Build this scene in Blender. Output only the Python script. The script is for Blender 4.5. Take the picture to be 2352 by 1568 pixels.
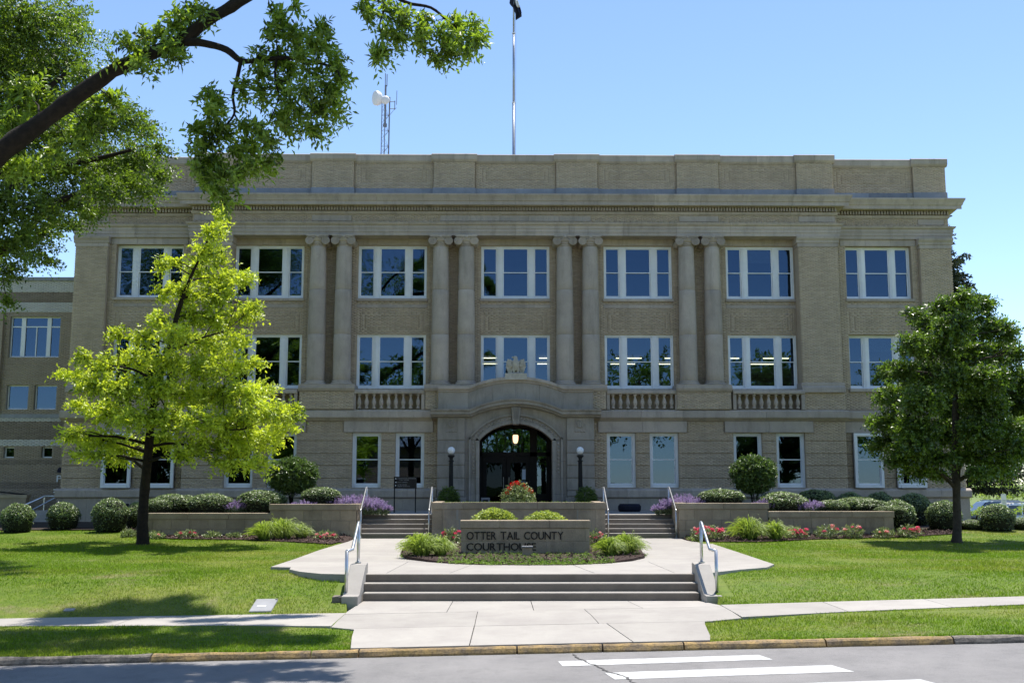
import bpy, bmesh, math, random
import numpy as np
from mathutils import Vector, Matrix, noise as mnoise
from mathutils.geometry import delaunay_2d_cdt

for o in list(bpy.data.objects): bpy.data.objects.remove(o)
S = bpy.context.scene
C = S.collection
random.seed(7); RNG = np.random.default_rng(11)
R = math.radians

# ------------------------------------------------------------ camera, sky, sun, exposure
FPX, CAMX, EYE, YAW, PITCH = 2400.0, -0.6, 2.25, 0.0115, math.atan(320/2400)
cd = bpy.data.cameras.new('camera'); cam = bpy.data.objects.new('camera', cd); C.objects.link(cam)
cam.location = (CAMX, 0, EYE); cam.rotation_euler = (math.pi/2+PITCH, 0, -YAW)
cd.sensor_width = 36; cd.lens = 36*FPX/2352; cd.clip_start = 0.1; cd.clip_end = 2000
S.camera = cam
SUN_EL, SUN_AZ = R(71), R(31)
W = bpy.data.worlds.new('World'); S.world = W; W.use_nodes = True
nt = W.node_tree; nt.nodes.clear()
sky = nt.nodes.new('ShaderNodeTexSky'); sky.sky_type = 'NISHITA'; sky.sun_disc = False
sky.sun_elevation = SUN_EL; sky.sun_rotation = SUN_AZ; sky.altitude = 2000
sky.air_density = 1.0; sky.dust_density = 0.3; sky.ozone_density = 2.2
bg = nt.nodes.new('ShaderNodeBackground'); bg.inputs['Strength'].default_value = 0.14
wo = nt.nodes.new('ShaderNodeOutputWorld')
nt.links.new(sky.outputs[0], bg.inputs[0]); nt.links.new(bg.outputs[0], wo.inputs[0])
sl = bpy.data.lights.new('sun', 'SUN'); sl.energy = 4.4; sl.angle = R(0.53); sl.color = (1.0, 0.955, 0.88)
so = bpy.data.objects.new('sun', sl); C.objects.link(so)
sd = Vector((math.cos(SUN_EL)*math.sin(SUN_AZ), math.cos(SUN_EL)*math.cos(SUN_AZ), math.sin(SUN_EL)))
so.rotation_euler = sd.to_track_quat('Z', 'Y').to_euler(); so.location = (20, 60, 80)
S.view_settings.view_transform = 'Standard'; S.view_settings.look = 'None'
S.view_settings.exposure = 0.84; S.view_settings.gamma = 1.0; S.view_settings.use_curve_mapping = False
S.render.engine = 'CYCLES'
S.cycles.transparent_max_bounces = 24; S.cycles.max_bounces = 8

# survey helpers: where a sight line from the camera meets an upright or a level plane
def ray(px, py):
    x = (px-1176)/FPX; y = (784-py)/FPX
    fy = math.cos(PITCH)-y*math.sin(PITCH); fz = math.sin(PITCH)+y*math.cos(PITCH)
    c, s = math.cos(YAW), math.sin(YAW)
    return (x*c+fy*s, -x*s+fy*c, fz)
def atY(px, py, Y):
    r = ray(px, py); t = Y/r[1]; return Vector((CAMX+r[0]*t, Y, EYE+r[2]*t))
def atZ(px, py, Z):
    r = ray(px, py); t = (Z-EYE)/r[2]; return Vector((CAMX+r[0]*t, r[1]*t, Z))

# ------------------------------------------------------------ materials
def newmat(name):
    m = bpy.data.materials.new(name); m.use_nodes = True
    n = m.node_tree; n.nodes.clear()
    out = n.nodes.new('ShaderNodeOutputMaterial')
    return m, n, out
def N(n, t, **k):
    x = n.nodes.new(t)
    for a, b in k.items():
        if a.startswith('i_'): x.inputs[a[2:].replace('_', ' ')].default_value = b
        else: setattr(x, a, b)
    return x
def ramp(n, fac, stops):
    r = n.nodes.new('ShaderNodeValToRGB'); e = r.color_ramp.elements
    while len(e) < len(stops): e.new(0.5)
    for i, (p, c) in enumerate(stops):
        e[i].position = p; e[i].color = (c[0], c[1], c[2], 1) if not isinstance(c, (int, float)) else (c, c, c, 1)
    n.links.new(fac, r.inputs[0]); return r.outputs[0]
def mixc(n, fac, a, b, mode='MIX'):
    m = n.nodes.new('ShaderNodeMix'); m.data_type = 'RGBA'; m.blend_type = mode
    def s(i, v):
        if isinstance(v, (tuple, list)): m.inputs[i].default_value = (v[0], v[1], v[2], 1)
        elif isinstance(v, (int, float)): m.inputs[i].default_value = v
        else: n.links.new(v, m.inputs[i])
    s(0, fac); s(6, a); s(7, b); return m.outputs[2]
def noise(n, vec, scale, detail=4, rough=0.6, dist=0):
    x = n.nodes.new('ShaderNodeTexNoise'); x.inputs['Scale'].default_value = scale
    x.inputs['Detail'].default_value = detail; x.inputs['Roughness'].default_value = rough
    x.inputs['Distortion'].default_value = dist
    n.links.new(vec, x.inputs['Vector']); return x.outputs['Fac']
def scaled(n, vec, s):
    m = n.nodes.new('ShaderNodeMapping'); m.inputs['Scale'].default_value = s
    n.links.new(vec, m.inputs['Vector']); return m.outputs[0]

def surf(name, c1, c2, scale=3, rough=0.85, bump=0.3, bscale=60, stain=0.0, stainc=(0.05, 0.05, 0.045), rand=0.0, tint=0.0, spec=0.3, metal=0, speck=0.0):
    """mineral, painted or metal surface: two tones by noise, fine grain, drip stains, per-piece variation"""
    m, n, out = newmat(name)
    g = N(n, 'ShaderNodeNewGeometry'); pos = g.outputs['Position']
    f = noise(n, pos, scale, 5, 0.65)
    col = mixc(n, ramp(n, f, [(0.35, 0), (0.65, 1)]), c1, c2)
    if speck:
        f2 = noise(n, pos, bscale*1.3, 2, 0.6)
        col = mixc(n, speck, col, ramp(n, f2, [(0.35, 0.25), (0.5, 0.9), (0.68, 1.0)]), 'MULTIPLY')
    if stain:
        f3 = noise(n, scaled(n, pos, (1.3, 1.3, 0.22)), 2.2, 5, 0.7)
        st = ramp(n, f3, [(0.5, 0), (0.75, stain)])
        col = mixc(n, st, col, stainc)
    if rand:
        oi = N(n, 'ShaderNodeObjectInfo')
        v = ramp(n, oi.outputs['Random'], [(0, 1-rand), (1, 1+rand*0.6)])
        col = mixc(n, 1.0, col, v, 'MULTIPLY')
    if tint:
        at = N(n, 'ShaderNodeAttribute', attribute_name='tint')
        v = ramp(n, at.outputs['Fac'], [(0, (1-tint, 1-tint*1.1, 1-tint*1.25)), (0.5, (1, 0.98, 0.93)), (1, (1+tint*0.5, 1+tint*0.45, 1+tint*0.4))])
        col = mixc(n, 1.0, col, v, 'MULTIPLY')
    b = N(n, 'ShaderNodeBsdfPrincipled'); n.links.new(col, b.inputs['Base Color'])
    b.inputs['Roughness'].default_value = rough; b.inputs['Specular IOR Level'].default_value = spec
    b.inputs['Metallic'].default_value = metal
    if bump:
        bm_ = N(n, 'ShaderNodeBump'); bm_.inputs['Strength'].default_value = bump; bm_.inputs['Distance'].default_value = 0.01
        n.links.new(noise(n, pos, bscale, 4, 0.7), bm_.inputs['Height']); n.links.new(bm_.outputs[0], b.inputs['Normal'])
    n.links.new(b.outputs[0], out.inputs[0]); return m

def leafmat(name, dark, light, trans, spec=0.35, rough=0.45, tw=0.45):
    m, n, out = newmat(name)
    at = N(n, 'ShaderNodeAttribute', attribute_name='tint')
    g = N(n, 'ShaderNodeNewGeometry')
    f = noise(n, g.outputs['Position'], 0.9, 3, 0.6)
    v = N(n, 'ShaderNodeMath', operation='MULTIPLY_ADD'); n.links.new(f, v.inputs[0]); v.inputs[1].default_value = 0.8
    n.links.new(at.outputs['Fac'], v.inputs[2])
    col = mixc(n, ramp(n, v.outputs[0], [(0.45, 0), (1.2 if False else 1.0, 1)]), dark, light)
    b = N(n, 'ShaderNodeBsdfPrincipled'); n.links.new(col, b.inputs['Base Color'])
    b.inputs['Roughness'].default_value = rough; b.inputs['Specular IOR Level'].default_value = spec
    t = N(n, 'ShaderNodeBsdfTranslucent')
    tc = mixc(n, 1.0, col, trans, 'MULTIPLY'); n.links.new(tc, t.inputs[0])
    mx = N(n, 'ShaderNodeMixShader'); mx.inputs[0].default_value = tw
    n.links.new(b.outputs[0], mx.inputs[1]); n.links.new(t.outputs[0], mx.inputs[2])
    n.links.new(mx.outputs[0], out.inputs[0]); return m

def glassmat(name, refl, tintc=(0.6, 0.65, 0.7), rough=0.0):
    """window glass: a mirror-like share of the light and the rest let through"""
    m, n, out = newmat(name)
    gl = N(n, 'ShaderNodeBsdfGlossy'); gl.inputs['Roughness'].default_value = rough; gl.inputs['Color'].default_value = (0.42, 0.66, 1.0, 1)
    g = N(n, 'ShaderNodeNewGeometry')
    bp = N(n, 'ShaderNodeBump'); bp.inputs['Strength'].default_value = 0.05; bp.inputs['Distance'].default_value = 0.02
    n.links.new(noise(n, g.outputs['Position'], 1.1, 2, 0.5), bp.inputs['Height']); n.links.new(bp.outputs[0], gl.inputs['Normal'])
    tr = N(n, 'ShaderNodeBsdfTransparent'); tr.inputs[0].default_value = (*tintc, 1)
    fr = N(n, 'ShaderNodeFresnel'); fr.inputs[0].default_value = 1.5
    ad = N(n, 'ShaderNodeMath', operation='ADD'); n.links.new(fr.outputs[0], ad.inputs[0]); ad.inputs[1].default_value = refl
    mx = N(n, 'ShaderNodeMixShader'); n.links.new(ad.outputs[0], mx.inputs[0])
    n.links.new(tr.outputs[0], mx.inputs[1]); n.links.new(gl.outputs[0], mx.inputs[2])
    n.links.new(mx.outputs[0], out.inputs[0]); return m

def emit(name, c, s):
    m, n, out = newmat(name); e = N(n, 'ShaderNodeEmission'); e.inputs[0].default_value = (*c, 1); e.inputs[1].default_value = s
    n.links.new(e.outputs[0], out.inputs[0]); return m

M = {}
M['brick'] = surf('buff_brick', (0.555, 0.447, 0.33), (0.475, 0.382, 0.283), 1.2, 0.9, 0.2, 90, 0.22, (0.20, 0.17, 0.125), tint=0.15)
M['mortar'] = surf('mortar', (0.38, 0.30, 0.21), (0.33, 0.26, 0.185), 2, 0.95, 0.3, 80)
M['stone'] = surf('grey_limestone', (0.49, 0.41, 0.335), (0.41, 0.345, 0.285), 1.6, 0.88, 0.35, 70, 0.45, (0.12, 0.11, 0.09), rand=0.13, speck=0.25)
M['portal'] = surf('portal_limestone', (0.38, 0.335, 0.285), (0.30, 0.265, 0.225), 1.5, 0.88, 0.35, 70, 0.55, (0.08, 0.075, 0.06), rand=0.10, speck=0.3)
M['slate'] = surf('bluish_base_stone', (0.30, 0.31, 0.335), (0.23, 0.24, 0.265), 1.6, 0.88, 0.3, 70, 0.3, (0.12, 0.12, 0.13), rand=0.2, speck=0.25)
M['pale'] = surf('carved_pale_stone', (0.55, 0.50, 0.42), (0.40, 0.36, 0.29), 9, 0.85, 0.5, 60, 0.3)
M['block'] = surf('split_buff_block', (0.40, 0.325, 0.235), (0.31, 0.25, 0.18), 2.2, 0.92, 0.5, 50, 0.35, (0.10, 0.08, 0.055), rand=0.16, speck=0.35)
M['groove'] = surf('joint_mortar', (0.34, 0.31, 0.26), (0.26, 0.24, 0.20), 3, 0.95, 0.2, 60)
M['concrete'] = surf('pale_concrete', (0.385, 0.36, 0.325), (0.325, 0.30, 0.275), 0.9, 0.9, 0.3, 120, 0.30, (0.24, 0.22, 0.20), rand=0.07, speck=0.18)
M['riser'] = surf('shaded_step_concrete', (0.20, 0.17, 0.14), (0.145, 0.125, 0.105), 1.6, 0.92, 0.3, 90, 0.4, (0.13, 0.12, 0.10), rand=0.06, speck=0.25)  # darker concrete: the shade on the step fronts is put into the colour
M['asphalt'] = surf('worn_asphalt', (0.285, 0.272, 0.265), (0.225, 0.216, 0.212), 0.7, 0.95, 0.8, 150, 0.35, (0.10, 0.10, 0.10), speck=0.6)
M['crack'] = surf('tar_crack', (0.07, 0.068, 0.065), (0.11, 0.105, 0.10), 9, 0.9, 0.4, 60)
M['paint'] = surf('road_paint', (0.60, 0.60, 0.59), (0.42, 0.42, 0.41), 7, 0.8, 0.3, 110, 0.3, (0.25, 0.25, 0.25), speck=0.35)
M['kerb'] = surf('rough_granite', (0.24, 0.21, 0.18), (0.12, 0.105, 0.09), 9, 0.9, 1.0, 28, speck=0.5, rand=0.12)
M['kerby'] = surf('worn_yellow_kerb_paint', (0.42, 0.28, 0.11), (0.20, 0.15, 0.10), 6.5, 0.85, 1.0, 28, speck=0.55, rand=0.10)
M['white'] = surf('white_window_paint', (0.80, 0.80, 0.80), (0.72, 0.73, 0.74), 2, 0.5, 0.05, 30)
M['dark'] = surf('dark_bronze', (0.012, 0.011, 0.011), (0.018, 0.017, 0.016), 5, 0.6, 0.1, 30, spec=0.25)
M['door'] = surf('black_door_paint', (0.010, 0.010, 0.010), (0.016, 0.015, 0.014), 3, 0.6, 0.0, 30, spec=0.15)
M['steel'] = surf('brushed_steel', (0.62, 0.63, 0.64), (0.50, 0.51, 0.53), 6, 0.32, 0.05, 90, metal=0.85, spec=0.5)
M['mast'] = surf('galvanised_steel', (0.24, 0.24, 0.26), (0.16, 0.16, 0.18), 6, 0.5, 0.1, 60, metal=0.3)
M['alu'] = surf('aluminium_pole', (0.36, 0.38, 0.42), (0.28, 0.30, 0.34), 6, 0.35, 0.0, 60, metal=0.5)
M['globe'] = surf('opal_glass', (0.85, 0.85, 0.86), (0.82, 0.82, 0.84), 2, 0.25, 0.0, 30, spec=0.5)
M['dish'] = surf('white_fibreglass', (0.80, 0.77, 0.76), (0.72, 0.69, 0.68), 2, 0.5, 0.0, 30)
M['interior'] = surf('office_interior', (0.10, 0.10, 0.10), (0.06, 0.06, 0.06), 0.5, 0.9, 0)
M['bark'] = surf('dark_bark', (0.030, 0.021, 0.015), (0.014, 0.010, 0.008), 9, 0.95, 1.0, 22)
M['barkb'] = surf('brown_bark', (0.07, 0.055, 0.043), (0.035, 0.027, 0.02), 9, 0.95, 1.0, 22)
M['mulch'] = surf('bark_mulch', (0.075, 0.045, 0.035), (0.03, 0.018, 0.015), 30, 0.95, 1.0, 45, speck=0.8)
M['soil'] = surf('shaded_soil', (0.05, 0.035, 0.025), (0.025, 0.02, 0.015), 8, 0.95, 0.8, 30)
M['glass'] = glassmat('window_glass', 0.05, (0.45, 0.48, 0.5))
M['doorglass'] = glassmat('door_glass', -0.028, (0.2, 0.21, 0.22))
M['tube'] = emit('fluorescent_tube', (1.0, 0.93, 0.62), 5.0)
M['lamp'] = emit('lit_lantern_glass', (1.0, 0.55, 0.30), 1.5)
M['paper'] = surf('printed_notice', (0.50, 0.60, 0.75), (0.42, 0.52, 0.68), 6, 0.7, 0)
M['grey'] = surf('grey_metal_panel', (0.30, 0.30, 0.31), (0.24, 0.24, 0.25), 3, 0.6, 0.1, 40)
M['annexl'] = surf('pale_annex_brick', (0.66, 0.64, 0.60), (0.58, 0.56, 0.53), 1.5, 0.9, 0.2, 60, tint=0.1)
M['annexb'] = surf('tan_annex_brick', (0.40, 0.32, 0.235), (0.35, 0.28, 0.205), 1.5, 0.9, 0.2, 60, tint=0.12)
M['annexd'] = surf('brown_annex_brick', (0.29, 0.235, 0.18), (0.25, 0.20, 0.155), 1.5, 0.9, 0.2, 60, tint=0.2)
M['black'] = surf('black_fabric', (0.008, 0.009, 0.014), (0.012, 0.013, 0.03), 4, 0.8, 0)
M['navy'] = surf('navy_fabric', (0.015, 0.02, 0.06), (0.02, 0.03, 0.08), 4, 0.8, 0)
M['whitecloth'] = surf('white_fabric', (0.7, 0.7, 0.72), (0.6, 0.6, 0.62), 4, 0.8, 0)
M['pot'] = surf('dark_planter', (0.03, 0.028, 0.026), (0.02, 0.02, 0.02), 5, 0.6, 0.1, 30)

M['leaf_yellow'] = leafmat('yellow_green_leaf', (0.07, 0.135, 0.012), (0.58, 0.67, 0.085), (1.3, 1.3, 0.5), 0.4, 0.4, 0.40)
M['leaf_ash'] = leafmat('ash_leaf', (0.02, 0.036, 0.008), (0.23, 0.32, 0.055), (2.0, 2.1, 0.6), 0.45, 0.4, 0.36)
M['leaf_elm'] = leafmat('small_elm_leaf', (0.012, 0.024, 0.006), (0.15, 0.215, 0.04), (1.9, 2.1, 0.6), 0.4, 0.42, 0.34)
M['leaf_linden'] = leafmat('linden_leaf', (0.014, 0.028, 0.007), (0.135, 0.195, 0.035), (1.5, 1.8, 0.7), 0.6, 0.36, 0.36)
M['leaf_far'] = leafmat('far_leaf', (0.05, 0.09, 0.025), (0.15, 0.22, 0.05), (1.5, 1.7, 0.7), 0.3, 0.5, 0.4)
M['leaf_lime'] = leafmat('lime_leaf', (0.16, 0.24, 0.04), (0.34, 0.44, 0.08), (1.3, 1.4, 0.7), 0.3, 0.5, 0.4)
M['needle'] = leafmat('spruce_needle', (0.018, 0.03, 0.018), (0.05, 0.065, 0.035), (1.0, 1.0, 0.7), 0.3, 0.6, 0.2)
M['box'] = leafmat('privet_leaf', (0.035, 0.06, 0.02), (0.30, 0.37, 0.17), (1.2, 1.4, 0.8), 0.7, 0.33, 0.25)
M['grassblade'] = leafmat('arching_blade', (0.07, 0.12, 0.015), (0.33, 0.41, 0.08), (1.4, 1.5, 0.8), 0.4, 0.45, 0.4)
M['sedum'] = leafmat('sedum_leaf', (0.09, 0.15, 0.03), (0.38, 0.45, 0.10), (1.3, 1.3, 0.7), 0.3, 0.5, 0.35)
M['ballleaf'] = leafmat('viburnum_leaf', (0.02, 0.042, 0.012), (0.12, 0.18, 0.05), (1.3, 1.5, 0.7), 0.55, 0.38, 0.3)
M['juniper'] = leafmat('juniper_spray', (0.07, 0.13, 0.025), (0.22, 0.32, 0.055), (1.2, 1.4, 0.8), 0.3, 0.5, 0.3)
M['purple'] = leafmat('catmint_flower', (0.17, 0.125, 0.26), (0.36, 0.28, 0.46), (1.1, 1.0, 1.1), 0.2, 0.6, 0.4)
M['sage'] = leafmat('catmint_leaf', (0.10, 0.14, 0.08), (0.20, 0.25, 0.14), (1.1, 1.1, 0.9), 0.2, 0.6, 0.3)
M['pink'] = leafmat('pink_rose_petal', (0.62, 0.04, 0.14), (0.85, 0.20, 0.30), (1.1, 0.9, 0.9), 0.2, 0.6, 0.35)
M['palepink'] = leafmat('pale_rose_petal', (0.75, 0.25, 0.28), (0.9, 0.55, 0.50), (1.1, 1.0, 1.0), 0.2, 0.6, 0.35)
M['red'] = leafmat('red_geranium_petal', (0.40, 0.002, 0.004), (0.65, 0.004, 0.006), (1.0, 0.6, 0.6), 0.2, 0.6, 0.35)
M['roseleaf'] = leafmat('rose_leaf', (0.06, 0.09, 0.03), (0.24, 0.29, 0.12), (1.2, 1.3, 0.8), 0.6, 0.4, 0.3)

def lawnmat(name, blade):
    m, n, out = newmat(name)
    g = N(n, 'ShaderNodeNewGeometry'); pos = g.outputs['Position']
    f1 = noise(n, scaled(n, pos, (0.22, 0.5, 0.3)), 1.0, 4, 0.6)
    f2 = noise(n, pos, 5, 4, 0.7)
    f3 = noise(n, scaled(n, pos, (0.5, 1.0, 0.5)), 0.9, 6, 0.75)
    green = mixc(n, ramp(n, f2, [(0.3, 0), (0.7, 1)]), (0.095, 0.165, 0.011), (0.17, 0.24, 0.02))
    dry = mixc(n, ramp(n, f2, [(0.3, 0), (0.7, 1)]), (0.20, 0.215, 0.04), (0.30, 0.28, 0.075))
    col = mixc(n, ramp(n, f1, [(0.45, 0), (0.66, 0.6)]), green, dry)
    col = mixc(n, ramp(n, f3, [(0.56, 0), (0.68, 0.75)]), col, (0.27, 0.23, 0.12))
    at = N(n, 'ShaderNodeAttribute', attribute_name='tint')
    if blade:
        col = mixc(n, 1.0, col, ramp(n, at.outputs['Fac'], [(0, 0.65), (1, 1.45)]), 'MULTIPLY')
    else:
        f4 = noise(n, pos, 45, 3, 0.7)
        col = mixc(n, 0.8, col, ramp(n, f4, [(0.3, 0.3), (0.6, 0.8)]), 'MULTIPLY')
    b = N(n, 'ShaderNodeBsdfPrincipled'); n.links.new(col, b.inputs['Base Color']); b.inputs['Roughness'].default_value = 0.7
    b.inputs['Specular IOR Level'].default_value = 0.2
    if blade:
        t = N(n, 'ShaderNodeBsdfTranslucent'); n.links.new(mixc(n, 1.0, col, (1.5, 1.7, 0.8), 'MULTIPLY'), t.inputs[0])
        mx = N(n, 'ShaderNodeMixShader'); mx.inputs[0].default_value = 0.45
        n.links.new(b.outputs[0], mx.inputs[1]); n.links.new(t.outputs[0], mx.inputs[2]); n.links.new(mx.outputs[0], out.inputs[0])
    else: n.links.new(b.outputs[0], out.inputs[0])
    return m
M['lawn'] = lawnmat('lawn_ground', False); M['blade'] = lawnmat('grass_blades', True)

# ------------------------------------------------------------ object helpers
WL = {}                                    # world place of every parent
def tag(o, label=None, cat=None, group=None, kind=None):
    if label: o['label'] = label
    if cat: o['category'] = cat
    if group: o['group'] = group
    if kind: o['kind'] = kind
    return o
def thing(name, loc, label=None, cat=None, group=None, kind=None, rz=0):
    o = bpy.data.objects.new(name, None); C.objects.link(o); o.location = loc; o.rotation_euler[2] = rz
    o.empty_display_size = 0.2; WL[o.name] = Vector(loc) if rz == 0 else None
    return tag(o, label, cat, group, kind)
def link(name, me, parent=None, mat=None, offset=True):
    o = bpy.data.objects.new(name, me); C.objects.link(o)
    if mat is not None:
        me.materials.clear(); me.materials.append(mat)
    if parent is not None:
        o.parent = parent
        wl = WL.get(parent.name, Vector((0, 0, 0)))
        if offset: me.transform(Matrix.Translation(-wl))
    WL[o.name] = Vector((0, 0, 0)) if parent is None else (WL.get(parent.name, Vector((0, 0, 0))) if offset else Vector((0,0,0)))
    return o
class MB:
    def __init__(s): s.v = []; s.f = []
    def box(s, x0, x1, y0, y1, z0, z1):
        b = len(s.v)
        s.v += [(x0,y0,z0),(x1,y0,z0),(x1,y1,z0),(x0,y1,z0),(x0,y0,z1),(x1,y0,z1),(x1,y1,z1),(x0,y1,z1)]
        s.f += [(b,b+3,b+2,b+1),(b+4,b+5,b+6,b+7),(b,b+1,b+5,b+4),(b+1,b+2,b+6,b+5),(b+2,b+3,b+7,b+6),(b+3,b,b+4,b+7)]
        return s
    def prismX(s, prof, x0, x1, x0f=None, x1f=None):
        """profile of (y,z) points pushed along X; ends may be mitred by functions of y"""
        b = len(s.v); n = len(prof)
        for (y, z) in prof: s.v.append((x0 if x0f is None else x0f(y), y, z))
        for (y, z) in prof: s.v.append((x1 if x1f is None else x1f(y), y, z))
        s.f.append(tuple(range(b, b+n))); s.f.append(tuple(range(b+2*n-1, b+n-1, -1)))
        for i in range(n):
            j = (i+1) % n; s.f.append((b+i, b+n+i, b+n+j, b+j))
        return s
    def prismZ(s, poly, z0, z1):
        b = len(s.v); n = len(poly)
        for p in poly: s.v.append((p[0], p[1], z0))
        for p in poly: s.v.append((p[0], p[1], z1))
        s.f.append(tuple(range(b+n-1, b-1, -1))); s.f.append(tuple(range(b+n, b+2*n)))
        for i in range(n):
            j = (i+1) % n; s.f.append((b+i, b+j, b+n+j, b+n+i))
        return s
    def prismY(s, poly, y0, y1):
        b = len(s.v); n = len(poly)
        for p in poly: s.v.append((p[0], y0, p[1]))
        for p in poly: s.v.append((p[0], y1, p[1]))
        s.f.append(tuple(range(b, b+n))); s.f.append(tuple(range(b+2*n-1, b+n-1, -1)))
        for i in range(n):
            j = (i+1) % n; s.f.append((b+j, b+i, b+n+i, b+n+j))
        return s
    def lathe(s, prof, cx, cy, seg=16, cz=0, axis='Z'):
        b = len(s.v); n = len(prof)
        for (r, z) in prof:
            for k in range(seg):
                a = 2*math.pi*k/seg
                if axis == 'Z': s.v.append((cx+r*math.cos(a), cy+r*math.sin(a), cz+z))
                else: s.v.append((cx+r*math.cos(a), cy+z, cz+r*math.sin(a)))
        for i in range(n-1):
            for k in range(seg):
                k2 = (k+1) % seg
                s.f.append((b+i*seg+k, b+i*seg+k2, b+(i+1)*seg+k2, b+(i+1)*seg+k))
        s.f.append(tuple(b+k for k in range(seg-1, -1, -1))); s.f.append(tuple(b+(n-1)*seg+k for k in range(seg)))
        return s
    def tube(s, pts, rad, seg=8):
        pts = [Vector(p) for p in pts]; b = len(s.v); n = len(pts)
        if not isinstance(rad, (list, tuple)): rad = [rad]*n
        up = None
        for i, p in enumerate(pts):
            d = (pts[min(i+1, n-1)]-pts[max(i-1, 0)]).normalized()
            if up is None: up = d.orthogonal().normalized()
            up = (up-d*up.dot(d)).normalized(); w = d.cross(up)
            for k in range(seg):
                a = 2*math.pi*k/seg; q = p+(up*math.cos(a)+w*math.sin(a))*rad[i]; s.v.append(tuple(q))
        for i in range(n-1):
            for k in range(seg):
                k2 = (k+1) % seg; s.f.append((b+i*seg+k, b+i*seg+k2, b+(i+1)*seg+k2, b+(i+1)*seg+k))
        s.f.append(tuple(b+k for k in range(seg-1, -1, -1))); s.f.append(tuple(b+(n-1)*seg+k for k in range(seg)))
        return s
    def ball(s, c, r, seg=12, rings=8, sc=(1, 1, 1)):
        prof = [(r*math.sin(math.pi*i/rings), -r*math.cos(math.pi*i/rings)) for i in range(rings+1)]
        prof[0] = (r*0.02, -r); prof[-1] = (r*0.02, r); b = len(s.v)
        s.lathe(prof, 0, 0, seg)
        for i in range(b, len(s.v)): x, y, z = s.v[i]; s.v[i] = (c[0]+x*sc[0], c[1]+y*sc[1], c[2]+z*sc[2])
        return s
    def build(s, name, mat, parent=None, smooth=False, bevel=0, offset=True):
        me = bpy.data.meshes.new(name); me.from_pydata(s.v, [], s.f)
        bm = bmesh.new(); bm.from_mesh(me); bmesh.ops.recalc_face_normals(bm, faces=bm.faces)
        if bevel: bmesh.ops.bevel(bm, geom=[e for e in bm.edges if len(e.link_faces) == 2 and e.calc_face_angle(0) > 0.6], offset=bevel, segments=1, affect='EDGES', clamp_overlap=True)
        bm.to_mesh(me); bm.free()
        if smooth: me.shade_smooth(); 
        if smooth == 'auto':
            try: me.set_sharp_from_angle(angle=R(40))
            except Exception: pass
        return link(name, me, parent, mat, offset)

def npmesh(name, V, F, tint=None):
    """V (n,3), F (m,k) with k equal corners; optional per-vertex tint"""
    me = bpy.data.meshes.new(name); V = np.asarray(V, np.float32); F = np.asarray(F, np.int32); k = F.shape[1]
    me.vertices.add(len(V)); me.vertices.foreach_set('co', V.ravel())
    me.loops.add(F.size); me.loops.foreach_set('vertex_index', F.ravel())
    me.polygons.add(len(F)); me.polygons.foreach_set('loop_start', np.arange(0, F.size, k, dtype=np.int32))
    try: me.polygons.foreach_set('loop_total', np.full(len(F), k, np.int32))
    except Exception: pass
    if tint is not None:
        a = me.attributes.new('tint', 'FLOAT', 'POINT'); a.data.foreach_set('value', np.asarray(tint, np.float32))
    me.update(calc_edges=True); return me

def leaves(P, D, L, w=0.45, fold=0.25, tint=None, up=0.15, N0=None):
    """leaf-shaped pairs of triangles: P base points, D directions, L lengths"""
    n = len(P); D = D/np.linalg.norm(D, axis=1, keepdims=True)
    nn = RNG.normal(size=(n, 3)); nn[:, 2] += up*2
    if N0 is not None: nn = nn*0.45+N0*1.6
    s = np.cross(D, nn); s /= np.linalg.norm(s, axis=1, keepdims=True)+1e-9
    nrm = np.cross(s, D); L = np.asarray(L).reshape(-1, 1)
    mid = P+D*L*0.45; tip = P+D*L-nrm*L*0.12
    l = mid+s*L*w*0.5+nrm*L*fold*0.3; r = mid-s*L*w*0.5+nrm*L*fold*0.3
    V = np.stack([P, l, tip, r], 1).reshape(-1, 3)
    b = np.arange(n)*4; F = np.concatenate([np.stack([b, b+1, b+2], 1), np.stack([b, b+2, b+3], 1)])
    if tint is None: tint = RNG.random(n)
    return V, F, np.repeat(tint, 4)
def merge(parts):
    Vs, Fs, Ts, o = [], [], [], 0
    for V, F, T in parts: Vs.append(V); Fs.append(F+o); Ts.append(T); o += len(V)
    return np.concatenate(Vs), np.concatenate(Fs), np.concatenate(Ts)
def inpoly(X, Y, poly):
    r = np.zeros(len(X), bool); n = len(poly)
    for i in range(n):
        x0, y0 = poly[i][0], poly[i][1]; x1, y1 = poly[(i+1) % n][0], poly[(i+1) % n][1]
        if y0 == y1: continue
        c = ((y0 > Y) != (y1 > Y)) & (X < (x1-x0)*(Y-y0)/(y1-y0)+x0); r ^= c
    return r

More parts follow.
